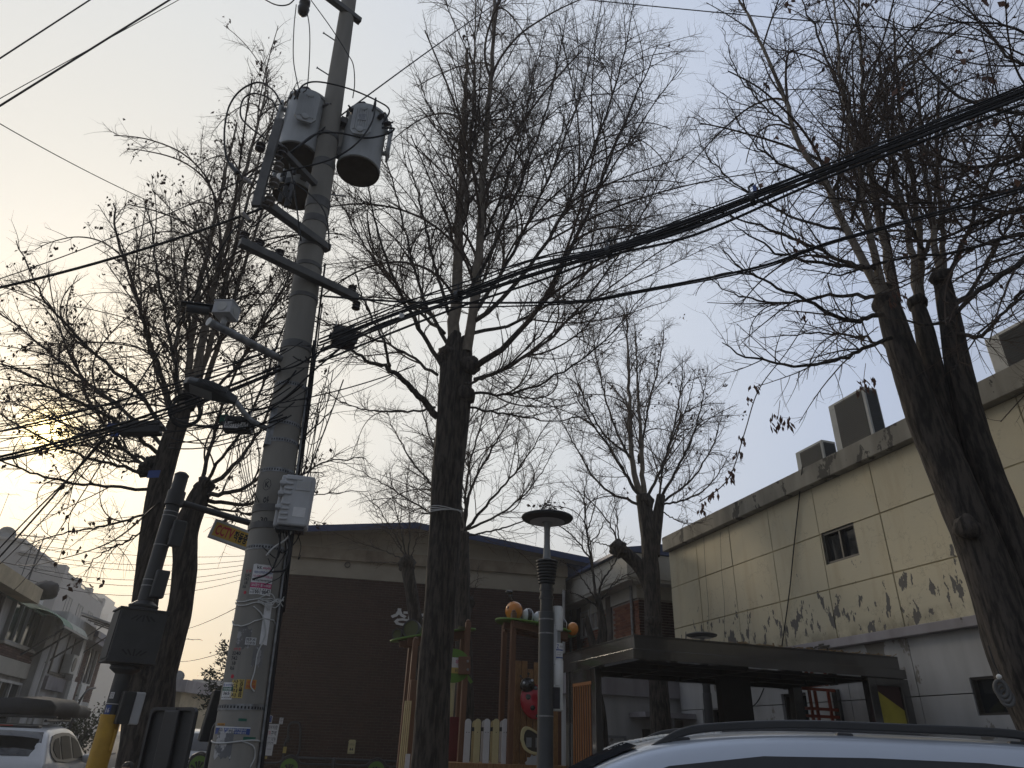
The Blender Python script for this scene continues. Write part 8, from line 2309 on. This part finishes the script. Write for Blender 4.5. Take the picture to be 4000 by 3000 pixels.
# --- left tree, two trunks from one foot behind the camera pole
Y = 10.0
foot = S(Y, (318, 1655), (318, 1560))
base = foot[0].copy(); base.z = 0.1
trA = [base] + S(Y, (305, 1560), (300, 1420), (318, 1260), (335, 1120), (352, 1020), (378, 930), (408, 850))
trA2 = [base + Vector((.12, .05, 0))] + S(Y, (335, 1560), (352, 1440), (385, 1330), (400, 1230), (402, 1150), (425, 1085), (440, 1050))
limA = [
    (S(Y, (405, 860), (415, 720), (445, 560), (480, 400), (512, 265)), .075, .02, 1),
    (S(Y, (412, 860), (440, 720), (475, 560), (520, 400), (562, 250), (580, 150)), .085, .015, 1),
    (S(Y + .2, (418, 860), (455, 740), (500, 560), (545, 400), (600, 210)), .07, .015, 1),
    (S(Y + .4, (425, 870), (480, 730), (530, 560), (580, 420), (640, 290)), .06, .012, 1),
    (S(Y - .2, (395, 880), (380, 760), (395, 600), (420, 480)), .05, .015, 1),
    (S(Y, (390, 930), (330, 760, -.4), (282, 600, -.8), (255, 520, -1), (245, 440, -1)), .06, .02, 0),
    (S(Y, (378, 960), (300, 850, -.3), (200, 760, -.7), (100, 650, -1.2), (35, 520, -1.4)), .055, .012, 0),
    (S(Y, (370, 980), (260, 880, .3), (140, 790, .5), (20, 690, .8), (-60, 640, 1)), .05, .012, 0),
    (S(Y, (365, 1000), (280, 930, -.5), (170, 870, -1), (40, 800, -1.5), (-60, 770, -1.8)), .05, .012, 0),
    (S(Y, (350, 1030), (270, 1010, -.3), (160, 980, -.6), (60, 930, -1), (-40, 870, -1.2)), .045, .01, 0),
    (S(Y, (335, 1060), (240, 1050, -.4), (130, 1040, -.9), (20, 1000, -1.3), (-60, 960, -1.5)), .04, .01, 0),
    (S(Y, (345, 1040), (260, 960, .6), (190, 860, 1), (150, 760, 1.3), (110, 680, 1.5)), .045, .012, 0),
    (S(Y, (385, 940), (350, 840, .6), (310, 700, 1), (300, 560, 1.2), (290, 470, 1.3)), .045, .012, 0),
    (S(Y, (395, 920), (372, 760, -.6), (345, 620, -1), (330, 500, -1.2), (312, 440, -1.2)), .045, .012, 0),
    (S(Y, (420, 880), (400, 700, .6), (372, 560, .8), (365, 430, .9)), .04, .01, 0),
    (S(Y, (340, 1100), (250, 1130, -.5), (150, 1150, -1.1), (60, 1175, -1.6)), .03, .008, 0),
    (S(Y, (330, 1130), (270, 1170, -.4), (215, 1200, -.8), (180, 1245, -1)), .022, .006, 0),
    (S(Y, (435, 1060), (500, 1010, .3), (560, 930, .6), (600, 840, .8), (650, 760, 1)), .06, .015, 0),
    (S(Y, (440, 1070), (510, 1060, -.3), (575, 1020, -.4), (640, 960, -.4), (720, 880, -.4)), .055, .012, 0),
    (S(Y, (445, 1080), (530, 1090, .3), (610, 1050, .6), (700, 1000, .9), (790, 990, 1.2)), .05, .01, 0),
    (S(Y, (430, 1070), (455, 960, .2), (490, 850, .4), (560, 700, .6), (640, 560, .9)), .055, .012, 0),
    (S(Y, (425, 1080), (470, 1000, -.3), (540, 900, -.5), (600, 740, -.7), (660, 620, -.8)), .045, .012, 0),
    (S(Y, (430, 880), (520, 780, .5), (600, 640, .9), (680, 500, 1.2), (730, 400, 1.4)), .045, .01, 0),
    (S(Y, (420, 850), (470, 690, 1), (530, 520, 1.6), (590, 380, 2)), .045, .01, 0),
    (S(Y, (445, 1090), (560, 1110, .8), (680, 1070, 1.2), (800, 1060, 1.6)), .03, .008, 0),
    (S(Y, (350, 1010), (200, 940, 1.2), (60, 880, 1.8), (-50, 850, 2.2)), .04, .01, 0),
]
tree('left bare tree with two leaning trunks and clinging dead leaves', [(trA, [.27, .22, .19, .17, .165, .16, .16, .15, .1]), (trA2, [.26, .22, .18, .17, .16, .16, .17, .15, .12])],
     limA, 11, dens=1.0, leaves=(4600, .07, 'dead_leaf', lambda s: (s[:, 0] < -2.9)), knots=[(P(325, 1010, Y), .17), (P(440, 1050, Y), .14), (P(405, 865, Y), .16)], up=.035)

# --- middle tree with the fused double trunk
Y = 9.6
def zb0(p): q = p.copy(); q.z = .1; return q
b = P(918, 1659, Y); trB = [zb0(b)] + S(Y, (919, 1640), (929, 1480), (941, 1300), (949, 1150), (958, 1000), (968, 880), (974, 780), (984, 720))
b2 = P(938, 1659, Y + .08); trB2 = [zb0(b2)] + S(Y + .08, (939, 1640), (948, 1480), (961, 1300), (972, 1150), (982, 1000), (996, 880), (1002, 780), (1008, 730))
limB = [
    (S(Y, (978, 760), (988, 600), (995, 420), (1003, 250), (1010, 105)), .13, .035, 1),
    (S(Y, (1008, 760), (1030, 600), (1042, 400), (1058, 200), (1066, 60), (1068, -60)), .10, .03, 1),
    (S(Y, (1000, 480), (1018, 300), (1026, 150), (1028, -20)), .045, .015, 1),
    (S(Y, (1015, 800), (1090, 748, -.3), (1180, 640, -.6), (1260, 480, -.9), (1360, 240, -1.1), (1420, 100, -1.2)), .085, .012, 0),
    (S(Y, (1015, 700), (1110, 620, -.2), (1210, 470, -.4), (1290, 300, -.5), (1345, 130, -.6), (1370, 0, -.6)), .065, .012, 0),
    (S(Y, (1015, 690), (1090, 580, .3), (1160, 440, .5), (1240, 250, .7), (1300, 40, .8)), .06, .012, 0),
    (S(Y, (1010, 640), (1080, 500, -.3), (1130, 380, -.5), (1190, 200, -.6), (1225, 20, -.7)), .055, .012, 0),
    (S(Y, (1015, 590), (1060, 480, .5), (1110, 340, .8), (1150, 180, 1), (1180, 60, 1)), .05, .012, 0),
    (S(Y, (1025, 820), (1120, 780, .4), (1230, 690, .8), (1330, 560, 1.2), (1420, 400, 1.5), (1490, 250, 1.7)), .05, .01, 0),
    (S(Y, (1020, 850), (1110, 850, -.4), (1220, 800, -.8), (1320, 720, -1), (1420, 600, -1.2)), .035, .008, 0),
    (S(Y, (1015, 880), (1100, 895, .3), (1200, 910, .6), (1290, 890, .9)), .03, .008, 0),
    (S(Y, (1020, 720), (1130, 690, .9), (1260, 600, 1.5), (1370, 450, 2), (1450, 330, 2.3)), .05, .01, 0),
    (S(Y, (1000, 420), (1050, 340, .2), (1105, 240, .3), (1160, 130, .3)), .035, .01, 0),
    (S(Y, (1055, 260), (1090, 200, .1), (1120, 100, .2)), .022, .006, 0),
    (S(Y, (988, 330), (945, 260, -.2), (915, 200, -.2), (885, 110, -.3)), .026, .006, 0),
    (S(Y, (990, 420), (950, 340, .2), (900, 270, .3), (868, 215, .4)), .026, .006, 0),
    (S(Y, (945, 900), (900, 850, -.3), (845, 800, -.6), (770, 765, -1), (730, 700, -1.2)), .09, .012, 0),
    (S(Y, (955, 790), (900, 700, -.3), (850, 600, -.6), (810, 480, -.9), (790, 380, -1)), .06, .012, 0),
    (S(Y, (965, 740), (915, 640, .3), (880, 520, .6), (850, 400, .8), (820, 290, 1)), .05, .012, 0),
    (S(Y, (970, 680), (935, 560, -.2), (905, 430, -.3), (880, 330, -.4)), .05, .012, 0),
    (S(Y, (960, 720), (880, 650, .6), (800, 550, 1), (740, 450, 1.3), (700, 380, 1.5)), .045, .01, 0),
    (S(Y, (945, 810), (870, 760, .4), (780, 720, .8), (690, 690, 1.2), (640, 640, 1.4)), .04, .01, 0),
    (S(Y, (940, 880), (860, 890, .3), (770, 880, .6), (690, 840, 1)), .03, .008, 0),
    (S(Y, (845, 805), (830, 740, -.6), (790, 660, -.8), (760, 560, -1)), .04, .01, 0),
    (S(Y, (985, 560), (960, 440, .6), (930, 350, .9)), .035, .01, 0),
    (S(Y, (1005, 760), (1040, 620, 1), (1080, 470, 1.6), (1110, 300, 2)), .045, .01, 0),
    (S(Y, (1000, 830), (1080, 800, -.8), (1160, 730, -1.5), (1230, 620, -2)), .035, .008, 0),
]
tree('big middle bare tree with a fused double trunk, tallest in view', [(trB, [.22, .185, .165, .155, .15, .15, .16, .17, .15, .1]), (trB2, [.21, .175, .155, .15, .145, .145, .15, .15, .13, .09])], limB, 23, dens=1.0,
     leaves=(160, .07, 'dead_leaf', None), knots=[(P(1005, 855, Y), .15), (P(968, 770, Y), .18), (P(1015, 790, Y), .16)], up=.04)
mb = MB()
for k in range(4):
    c = P(960, 1104 + 2 * k, Y - .0); mb.tube([c + Vector((.25 * math.cos(a * PI / 10), .22 * math.sin(a * PI / 10), .02 * math.sin(a * PI / 5 + k))) for a in range(21)], .007, 6, False)
tag(mb.build('cord', M['cable_white'], smooth=True), 'white cord wound round the middle trunk', 'cord')
# --- tree behind the middle one
Y = 15.5
b = P(1008, 1659, Y); trC = [zb0(b)] + S(Y, (1004, 1500), (1000, 1350), (998, 1240), (1000, 1150))
limC = [(S(Y, (1000, 1160), (1020, 1050, .2), (1075, 950, .4), (1130, 840, .6)), .07, .01, 0), (S(Y, (1003, 1150), (1060, 1080, -.4), (1130, 1000, -.8), (1190, 900, -1)), .06, .01, 0),
        (S(Y, (1003, 1145), (1080, 1110, .4), (1150, 1050, .8), (1210, 950, 1)), .05, .01, 0), (S(Y, (1000, 1150), (990, 1030), (1000, 900), (1010, 780)), .06, .012, 1), (S(Y, (1000, 1150), (1015, 1000, .5), (1050, 880, .8), (1080, 760, 1)), .05, .01, 0),
        (S(Y, (998, 1160), (940, 1060, -.3), (880, 980, -.6), (830, 880, -.9)), .05, .01, 0), (S(Y, (998, 1150), (950, 1000, .4), (915, 900, .7), (890, 800, .9)), .05, .01, 0), (S(Y, (998, 1150), (900, 1090, .5), (820, 1040, 1), (740, 1000, 1.3)), .04, .01, 0),
        (S(Y, (1000, 1160), (1090, 1140, -.5), (1160, 1110, -.9), (1200, 1060, -1.1)), .035, .008, 0), (S(Y, (1000, 1150), (960, 960, -.6), (950, 860, -.8), (940, 780, -1)), .045, .01, 0)]
tree('bare tree hidden behind the middle trunk, its crown fanning low', [(trC, [.22, .18, .17, .17, .14])], limC, 31, dens=.95, l1=(.4, 1.1), up=.05)
# pollarded stump with shoots left of the middle trunk
Y = 16.5
b = P(905, 1659, Y); trD = [zb0(b)] + S(Y, (902, 1400), (893, 1310), (884, 1250), (878, 1205))
limD = [(S(Y, (878, 1210), (850, 1150, -.1), (810, 1090, -.3), (770, 1060, -.4)), .03, .006, 0), (S(Y, (880, 1205), (862, 1130, .1), (848, 1070, .2), (840, 1000, .3)), .03, .006, 0), (S(Y, (882, 1205), (884, 1130), (880, 1040), (890, 980)), .03, .006, 0),
        (S(Y, (885, 1210), (905, 1150, .1), (915, 1080, .2)), .025, .006, 0), (S(Y, (878, 1210), (830, 1190, .2), (770, 1170, .3), (720, 1150, .4)), .024, .005, 0), (S(Y, (876, 1215), (835, 1215, -.2), (790, 1215, -.3)), .02, .005, 0), (S(Y, (880, 1207), (820, 1120, .4), (780, 1020, .6)), .022, .005, 0)]
tree('slim pollarded tree just left of the middle trunk, shoots from its knuckle', [(trD, [.2, .16, .15, .14, .16])], limD, 37, dens=.9, l1=(.3, .8), knots=[(P(879, 1218, Y), .2)])
# pollard stub right of the trunk
Y = 17.0
b = P(1000, 1659, Y); trD2 = [zb0(b)] + S(Y, (1000, 1400), (1003, 1340), (1012, 1300))
limD2 = [(S(Y, (1010, 1300), (1015, 1240), (1008, 1180)), .02, .004, 0), (S(Y, (1012, 1300), (1030, 1260), (1035, 1210)), .018, .004, 0), (S(Y, (1012, 1302), (1000, 1250), (985, 1200)), .018, .004, 0)]
tree('short pollard stub with a few shoots, right of the middle trunk', [(trD2, [.2, .16, .15, .13])], limD2, 41, dens=1, l1=(.2, .5), knots=[(P(1012, 1302, Y), .15)])
# --- tree right of centre, beyond the pavilion
Y = 15.5
b = P(1425, 1659, Y); trE = [zb0(b)] + S(Y, (1425, 1520), (1412, 1380), (1408, 1250), (1400, 1150), (1388, 1070))
trE2 = S(Y + .1, (1410, 1290), (1385, 1230), (1352, 1195), (1335, 1182))
trE3 = S(Y, (1412, 1200), (1420, 1120), (1428, 1070))
limE = [(S(Y, (1386, 1080), (1366, 1000), (1360, 880), (1356, 760), (1352, 650)), .10, .012, 1), (S(Y, (1392, 1080), (1385, 960), (1378, 840), (1372, 700)), .08, .012, 1), (S(Y, (1385, 1080), (1330, 990, -.2), (1270, 900, -.4), (1215, 800, -.6)), .07, .01, 0),
        (S(Y, (1380, 1090), (1300, 1050, .3), (1240, 960, .5), (1190, 860, .7)), .055, .01, 0), (S(Y, (1370, 1010), (1320, 900, .5), (1290, 780, .8), (1280, 700, 1)), .055, .01, 0), (S(Y, (1395, 1080), (1440, 980, .2), (1470, 850, .4), (1475, 770, .5)), .06, .01, 0),
        (S(Y, (1425, 1080), (1470, 1000, -.3), (1510, 900, -.5), (1530, 790, -.7)), .06, .01, 0), (S(Y, (1428, 1085), (1490, 1040, .3), (1540, 960, .5), (1565, 880, .7)), .05, .01, 0), (S(Y, (1425, 1090), (1480, 1080, -.5), (1540, 1040, -.9), (1580, 970, -1.1)), .04, .01, 0),
        (S(Y, (1380, 1000), (1400, 880, .6), (1430, 760, .9), (1435, 690, 1)), .05, .01, 0), (S(Y, (1365, 990), (1300, 930, -.6), (1250, 830, -1), (1225, 760, -1.2)), .045, .01, 0), (S(Y, (1420, 1100), (1440, 980, .8), (1490, 860, 1.2), (1500, 800, 1.3)), .045, .01, 0),
        (S(Y, (1340, 1185), (1310, 1120), (1260, 1070), (1210, 1040)), .035, .006, 0), (S(Y, (1338, 1182), (1330, 1100, .2), (1320, 1020, .4)), .03, .006, 0), (S(Y, (1335, 1185), (1285, 1170, -.3), (1240, 1160, -.6)), .025, .005, 0), (S(Y, (1425, 1100), (1480, 1130, -.4), (1540, 1120, -.8)), .025, .006, 0)]
tree('bare tree right of centre with a stump arm, rising behind the pavilion', [(trE, [.23, .2, .185, .18, .18, .16]), (trE2, [.14, .15, .15, .1]), (trE3, [.14, .13, .1])], limE, 43, dens=1.0, l1=(.4, 1.0), leaves=(420, .08, 'dead_leaf', None), knots=[(P(1336, 1186, Y), .2), (P(1395, 1085, Y), .2), (P(1410, 1345, Y - .02), .2)], up=.05)
# --- small dark forked tree behind the pavilion
Y = 14.0
b = P(1300, 1659, Y); trF = [zb0(b)] + S(Y, (1298, 1560), (1285, 1480), (1290, 1420), (1302, 1370), (1296, 1310), (1290, 1285))
trF2 = S(Y, (1285, 1410), (1275, 1370), (1266, 1335))
limF = [(S(Y, (1292, 1310), (1280, 1230), (1268, 1150), (1262, 1080), (1270, 1000)), .05, .008, 0), (S(Y, (1294, 1310), (1300, 1260), (1330, 1210), (1350, 1160)), .04, .008, 0), (S(Y, (1290, 1310), (1260, 1290), (1220, 1275)), .03, .008, 0), (S(Y, (1275, 1210), (1240, 1160), (1190, 1120), (1160, 1080)), .03, .006, 0),
        (S(Y, (1290, 1300), (1250, 1240, .3), (1210, 1210, .5)), .025, .006, 0), (S(Y, (1295, 1300), (1340, 1250, -.3), (1390, 1230, -.5)), .025, .006, 0), (S(Y, (1268, 1150), (1285, 1090), (1300, 1030)), .022, .005, 0), (S(Y, (1270, 1180), (1300, 1140, .2), (1320, 1080, .3)), .022, .005, 0)]
tree('small dark forked tree between lamp and pavilion with a broken stub', [(trF, [.14, .115, .105, .11, .09, .065, .05]), (trF2, [.08, .065, .06])], limF, 47, dens=.95, l1=(.3, .9), up=.03)
# --- near right tree
Y = 6.3
b = P(2245, 1659, Y); trG = [Vector((b.x + .25, b.y, .1))] + S(Y, (2300, 1640), (2207, 1450), (2138, 1240), (2063, 1050), (1995, 900), (1950, 760), (1915, 650))
trG2 = [Vector((b.x + .45, b.y + .05, .1))] + S(Y + .05, (2345, 1640), (2262, 1420), (2196, 1200), (2120, 990), (2075, 820), (2050, 680), (2032, 590))
trG3 = S(Y + .15, (2080, 1130), (2050, 980), (2020, 840), (1998, 720), (1980, 650))
limG = [(S(Y, (1912, 660), (1878, 590), (1830, 500), (1780, 390), (1720, 285), (1690, 200), (1640, 90), (1590, -20)), .062, .018, 1), (S(Y, (1925, 650), (1890, 560), (1868, 440), (1848, 330), (1820, 180), (1800, 0)), .06, .015, 1),
        (S(Y + .2, (1935, 650), (1915, 540), (1890, 420), (1870, 280), (1860, 100), (1850, -40)), .06, .015, 1), (S(Y + .1, (1985, 640), (1965, 520), (1940, 400), (1915, 270), (1900, 100)), .055, .014, 1), (S(Y + .2, (1990, 640), (1985, 500), (1965, 350), (1940, 200), (1930, 40)), .05, .012, 1),
        (S(Y, (2030, 600), (2015, 480), (2000, 380), (1985, 250), (1970, 90)), .05, .012, 1), (S(Y + .2, (2038, 600), (2035, 500), (2028, 400), (2025, 280), (2030, 130)), .045, .01, 1), (S(Y + .3, (1940, 650), (1900, 450), (1840, 250), (1770, 90), (1720, -30)), .045, .01, 0),
        (S(Y - .3, (1905, 680), (1830, 690, -.2), (1740, 650, -.4), (1640, 600, -.6), (1560, 540, -.7)), .032, .006, 0), (S(Y, (1925, 620), (1820, 560, .2), (1700, 510, .4), (1590, 470, .6), (1490, 440, .8)), .034, .006, 0), (S(Y, (1890, 580), (1790, 570, -.3), (1680, 545, -.6), (1580, 480, -.9)), .03, .006, 0),
        (S(Y, (1900, 640), (1800, 640, .4), (1700, 655, .6), (1600, 640, .8), (1530, 600, 1)), .028, .006, 0), (S(Y - .2, (1925, 730), (1830, 770, -.2), (1720, 790, -.4), (1610, 770, -.6), (1560, 740, -.7)), .026, .005, 0), (S(Y, (1940, 760), (1860, 730, .5), (1750, 720, .8), (1640, 730, 1.1)), .024, .005, 0),
        (S(Y, (1830, 500), (1740, 480, .2), (1640, 430, .4), (1540, 350, .5), (1500, 270, .6)), .024, .005, 0), (S(Y, (1780, 390), (1700, 360, -.2), (1620, 300, -.3), (1560, 200, -.4)), .02, .005, 0), (S(Y, (1720, 285), (1650, 230, .2), (1590, 150, .3), (1560, 60, .3)), .018, .005, 0),
        (S(Y, (1840, 480), (1870, 350, -.4), (1930, 220, -.6), (1980, 80, -.8)), .025, .006, 0), (S(Y, (2040, 620), (2090, 500, -.3), (2140, 380, -.5), (2200, 240, -.6)), .035, .008, 0), (S(Y, (2045, 680), (2110, 610, .3), (2170, 500, .5), (2250, 380, .6)), .035, .008, 0),
        (S(Y, (2060, 720), (2120, 720, -.4), (2200, 640, -.6), (2290, 560, -.7)), .03, .008, 0), (S(Y, (1800, 420), (1830, 300, .5), (1800, 150, .8), (1760, 20, 1)), .025, .006, 0), (S(Y, (1990, 560), (2060, 420, .5), (2110, 280, .8), (2140, 120, 1)), .03, .006, 0),
        (S(Y, (2000, 560), (1960, 480, -.6), (1900, 400, -1), (1820, 330, -1.3)), .025, .006, 0)]
tree('huge near tree at right with a leaning trunk of fused stems', [(trG, [.30, .26, .225, .2, .185, .165, .145, .12]), (trG2, [.29, .24, .2, .175, .15, .13, .11, .085]), (trG3, [.14, .13, .12, .1, .07])], limG, 53, dens=1.05, twig=.9, l1=(.3, .95),
     leaves=(260, .085, 'leaf_brown', None), thick=.85, knots=[(P(1918, 658, Y), .145), (P(2033, 600, Y), .11), (P(1981, 655, Y + .15), .1), (P(2092, 1140, Y - .16), .11)], up=.03)
# --- limbs of a tree off the right edge, reaching over
Y = 5.2
b = Vector((8.3, 5.6, .1))
trH = [b, Vector((8.3, 5.6, 3)), Vector((8.1, 5.5, 6))]
hub = Vector((7.9, 5.4, 6.2))
def SH(*pts): return [hub] + S(Y, *pts)
limH = [(SH((2330, 540), (2212, 560), (2100, 640), (2030, 700), (1950, 690)), .07, .012, 0), (SH((2330, 430), (2212, 450), (2100, 490), (1990, 520, .2), (1890, 500, .3)), .05, .008, 0), (SH((2330, 300), (2212, 340), (2080, 360), (1960, 300, .2), (1850, 240, .3)), .05, .008, 0),
        (SH((2330, 240), (2212, 250), (2060, 200), (1960, 90, .2), (1880, 10, .3)), .045, .008, 0), (SH((2330, 160), (2200, 140), (2100, 30), (2040, -40)), .04, .008, 0), (SH((2330, 130), (2212, 70), (2090, 50), (1980, 60), (1880, 30)), .035, .006, 0), (SH((2330, 500), (2212, 500), (2080, 540), (1940, 560), (1820, 590), (1720, 580)), .04, .006, 0),
        (SH((2330, 380), (2212, 400), (2060, 430), (1930, 440), (1800, 430), (1700, 400)), .035, .006, 0), (SH((2330, 620), (2212, 640), (2120, 720), (2060, 800)), .03, .006, 0)]
tree('boughs of a tree beyond the right edge reaching over the cables', [(trH, [.3, .25, .2])], limH, 59, dens=1.0, l1=(.3, .9), twig=.85, leaves=(160, .09, 'leaf_brown', None), up=.01)
# --- hanging dead creeper with brown leaves
mb = MB(); vine = [P(1745, 690, 6.6), P(1700, 760, 6.6), P(1640, 840, 6.6), P(1610, 930, 6.6), P(1585, 1010, 6.6), P(1560, 1050, 6.6), P(1510, 1085, 6.6)]
tv = thing('dead_creeper', 'hanging strand of dead creeper with curled brown leaves before the yellow wall', 'creeper', vine[3])
mb.tube(catmull(vine, 6), .006, 5); mb.build('stem', M['twig'], tv, True)
rr = random.Random(15); lm = MB()
spots = [(1630, 835), (1615, 860), (1604, 945), (1596, 975), (1580, 1015), (1572, 1030), (1545, 1058), (1530, 1072), (1515, 1090)]
for x, y in spots:
    for k in range(7):
        p = P(x + rr.uniform(-9, 9), y + rr.uniform(-6, 12), 6.6); d = Vector((rr.uniform(-.5, .5), rr.uniform(-.5, .5), -1)).normalized(); s = d.cross(Vector((rr.random() - .5, 1, .2))).normalized(); L = rr.uniform(.05, .1)
        n_ = d.cross(s); lm.add([p, p + d * L * .4 + s * L * .2, p + d * L * .8 + n_ * L * .2, p + d * L + n_ * L * .1, p + d * L * .5 - s * L * .2 + n_ * L * .15], [(0, 1, 2, 4), (4, 2, 3)])
lm.build('leaves', M['leaf_brown'], tv)['kind'] = 'stuff'
for cx, cy, n, lab in ((1685, 905, 26, 'cluster of curled brown leaves hanging in the open sky beside the right tree'), (1870, 825, 26, 'row of brown leaves hanging against the right trunk'), (1735, 680, 16, 'brown leaf bunch left of the right trunk near its fork'), (1935, 640, 22, 'rust brown leaves caught at the fork of the right tree')):
    lm = MB()
    for k in range(n):
        p = P(cx + rr.uniform(-22, 22), cy + rr.uniform(-14, 20), 5.8); d = Vector((rr.uniform(-.4, .4), rr.uniform(-.4, .4), -1)).normalized(); s = d.cross(Vector((rr.random() - .5, 1, .2))).normalized(); L = rr.uniform(.05, .11); n_ = d.cross(s)
        lm.add([p, p + d * L * .4 + s * L * .17, p + d * L * .8 + n_ * L * .2, p + d * L + n_ * L * .1, p + d * L * .5 - s * L * .17 + n_ * L * .15], [(0, 1, 2, 4), (4, 2, 3)])
    lm.tube([P(cx, cy - 40, 5.8), P(cx - 5, cy, 5.8), P(cx + 3, cy + 12, 5.8)], .003, 4)
    tag(lm.build('leaf_cluster', M['leaf_brown']), lab, 'leaves', kind='stuff')
# --- evergreen behind the utility pole
rngp = random.Random(21)
cn = thing('conifer', 'ragged dark evergreen showing left of the utility pole', 'conifer', P(500, 1659, 14.0) * 1.0)
base = P(515, 1600, 14.0); base.z = 0.1; top = P(500, 1380, 14.0)
mb = MB(); mb.tube([base, base.lerp(top, .6), top], [.09, .06, .01], 8); mb.build('trunk', M['bark'], cn, True)
nd, st_ = MB(), MB()
for (x0, y0, x1, y1) in ((505, 1470, 440, 1452), (505, 1450, 465, 1425), (500, 1430, 468, 1398), (505, 1530, 432, 1500), (505, 1545, 440, 1525), (505, 1500, 450, 1480), (505, 1420, 480, 1385), (510, 1520, 560, 1490), (510, 1460, 555, 1430), (508, 1545, 470, 1520)):
    a_, b_ = P(x0, y0, 14.0 + rngp.uniform(-.3, .3)), P(x1, y1, 14.0 + rngp.uniform(-.5, .5))
    st_.tube([a_, a_.lerp(b_, .5) + UP * .05, b_], [.015, .01, .004], 5)
    full = y0 > 1455
    for k in range(170 if full else 60):
        f = rngp.uniform(.25 if full else .55, 1.0) if full else rngp.uniform(.3, .85)
        p = a_.lerp(b_, f) + Vector((rngp.gauss(0, .05), rngp.gauss(0, .07), rngp.gauss(0, .05)))
        d = ((b_ - a_).normalized() + Vector((rngp.gauss(0, .6), rngp.gauss(0, .6), rngp.gauss(0, .6)))).normalized(); s = d.cross(Vector((rngp.gauss(0, 1), rngp.gauss(0, 1), rngp.gauss(0, 1)))).normalized()
        L = rngp.uniform(.05, .11); nd.add([p, p + d * L * .5 + s * .014, p + d * L, p + d * L * .5 - s * .014], [(0, 1, 2, 3)])
st_.build('branches', M['twig'], cn); nd.build('foliage', M['leaf_dark'], cn)['kind'] = 'stuff'

# ------------------------------------------------------------------ winter haze
mh = bpy.data.materials.new('haze'); mh.use_nodes = True
hn = mh.node_tree.nodes; hn.clear()
ho = hn.new('ShaderNodeOutputMaterial'); hv = hn.new('ShaderNodeVolumePrincipled')
hv.inputs['Color'].default_value = (0.93, 0.92, 0.9, 1)
hv.inputs['Density'].default_value = 0.0023
hv.inputs['Anisotropy'].default_value = 0.35
hv.inputs['Density Attribute'].default_value = ''
mh.node_tree.links.new(hv.outputs[0], ho.inputs['Volume'])
mb = MB(); mb.box((0, 90, 22), (560, 430, 46)); hz_ = mb.build('haze', mh); hz_['kind'] = 'stuff'
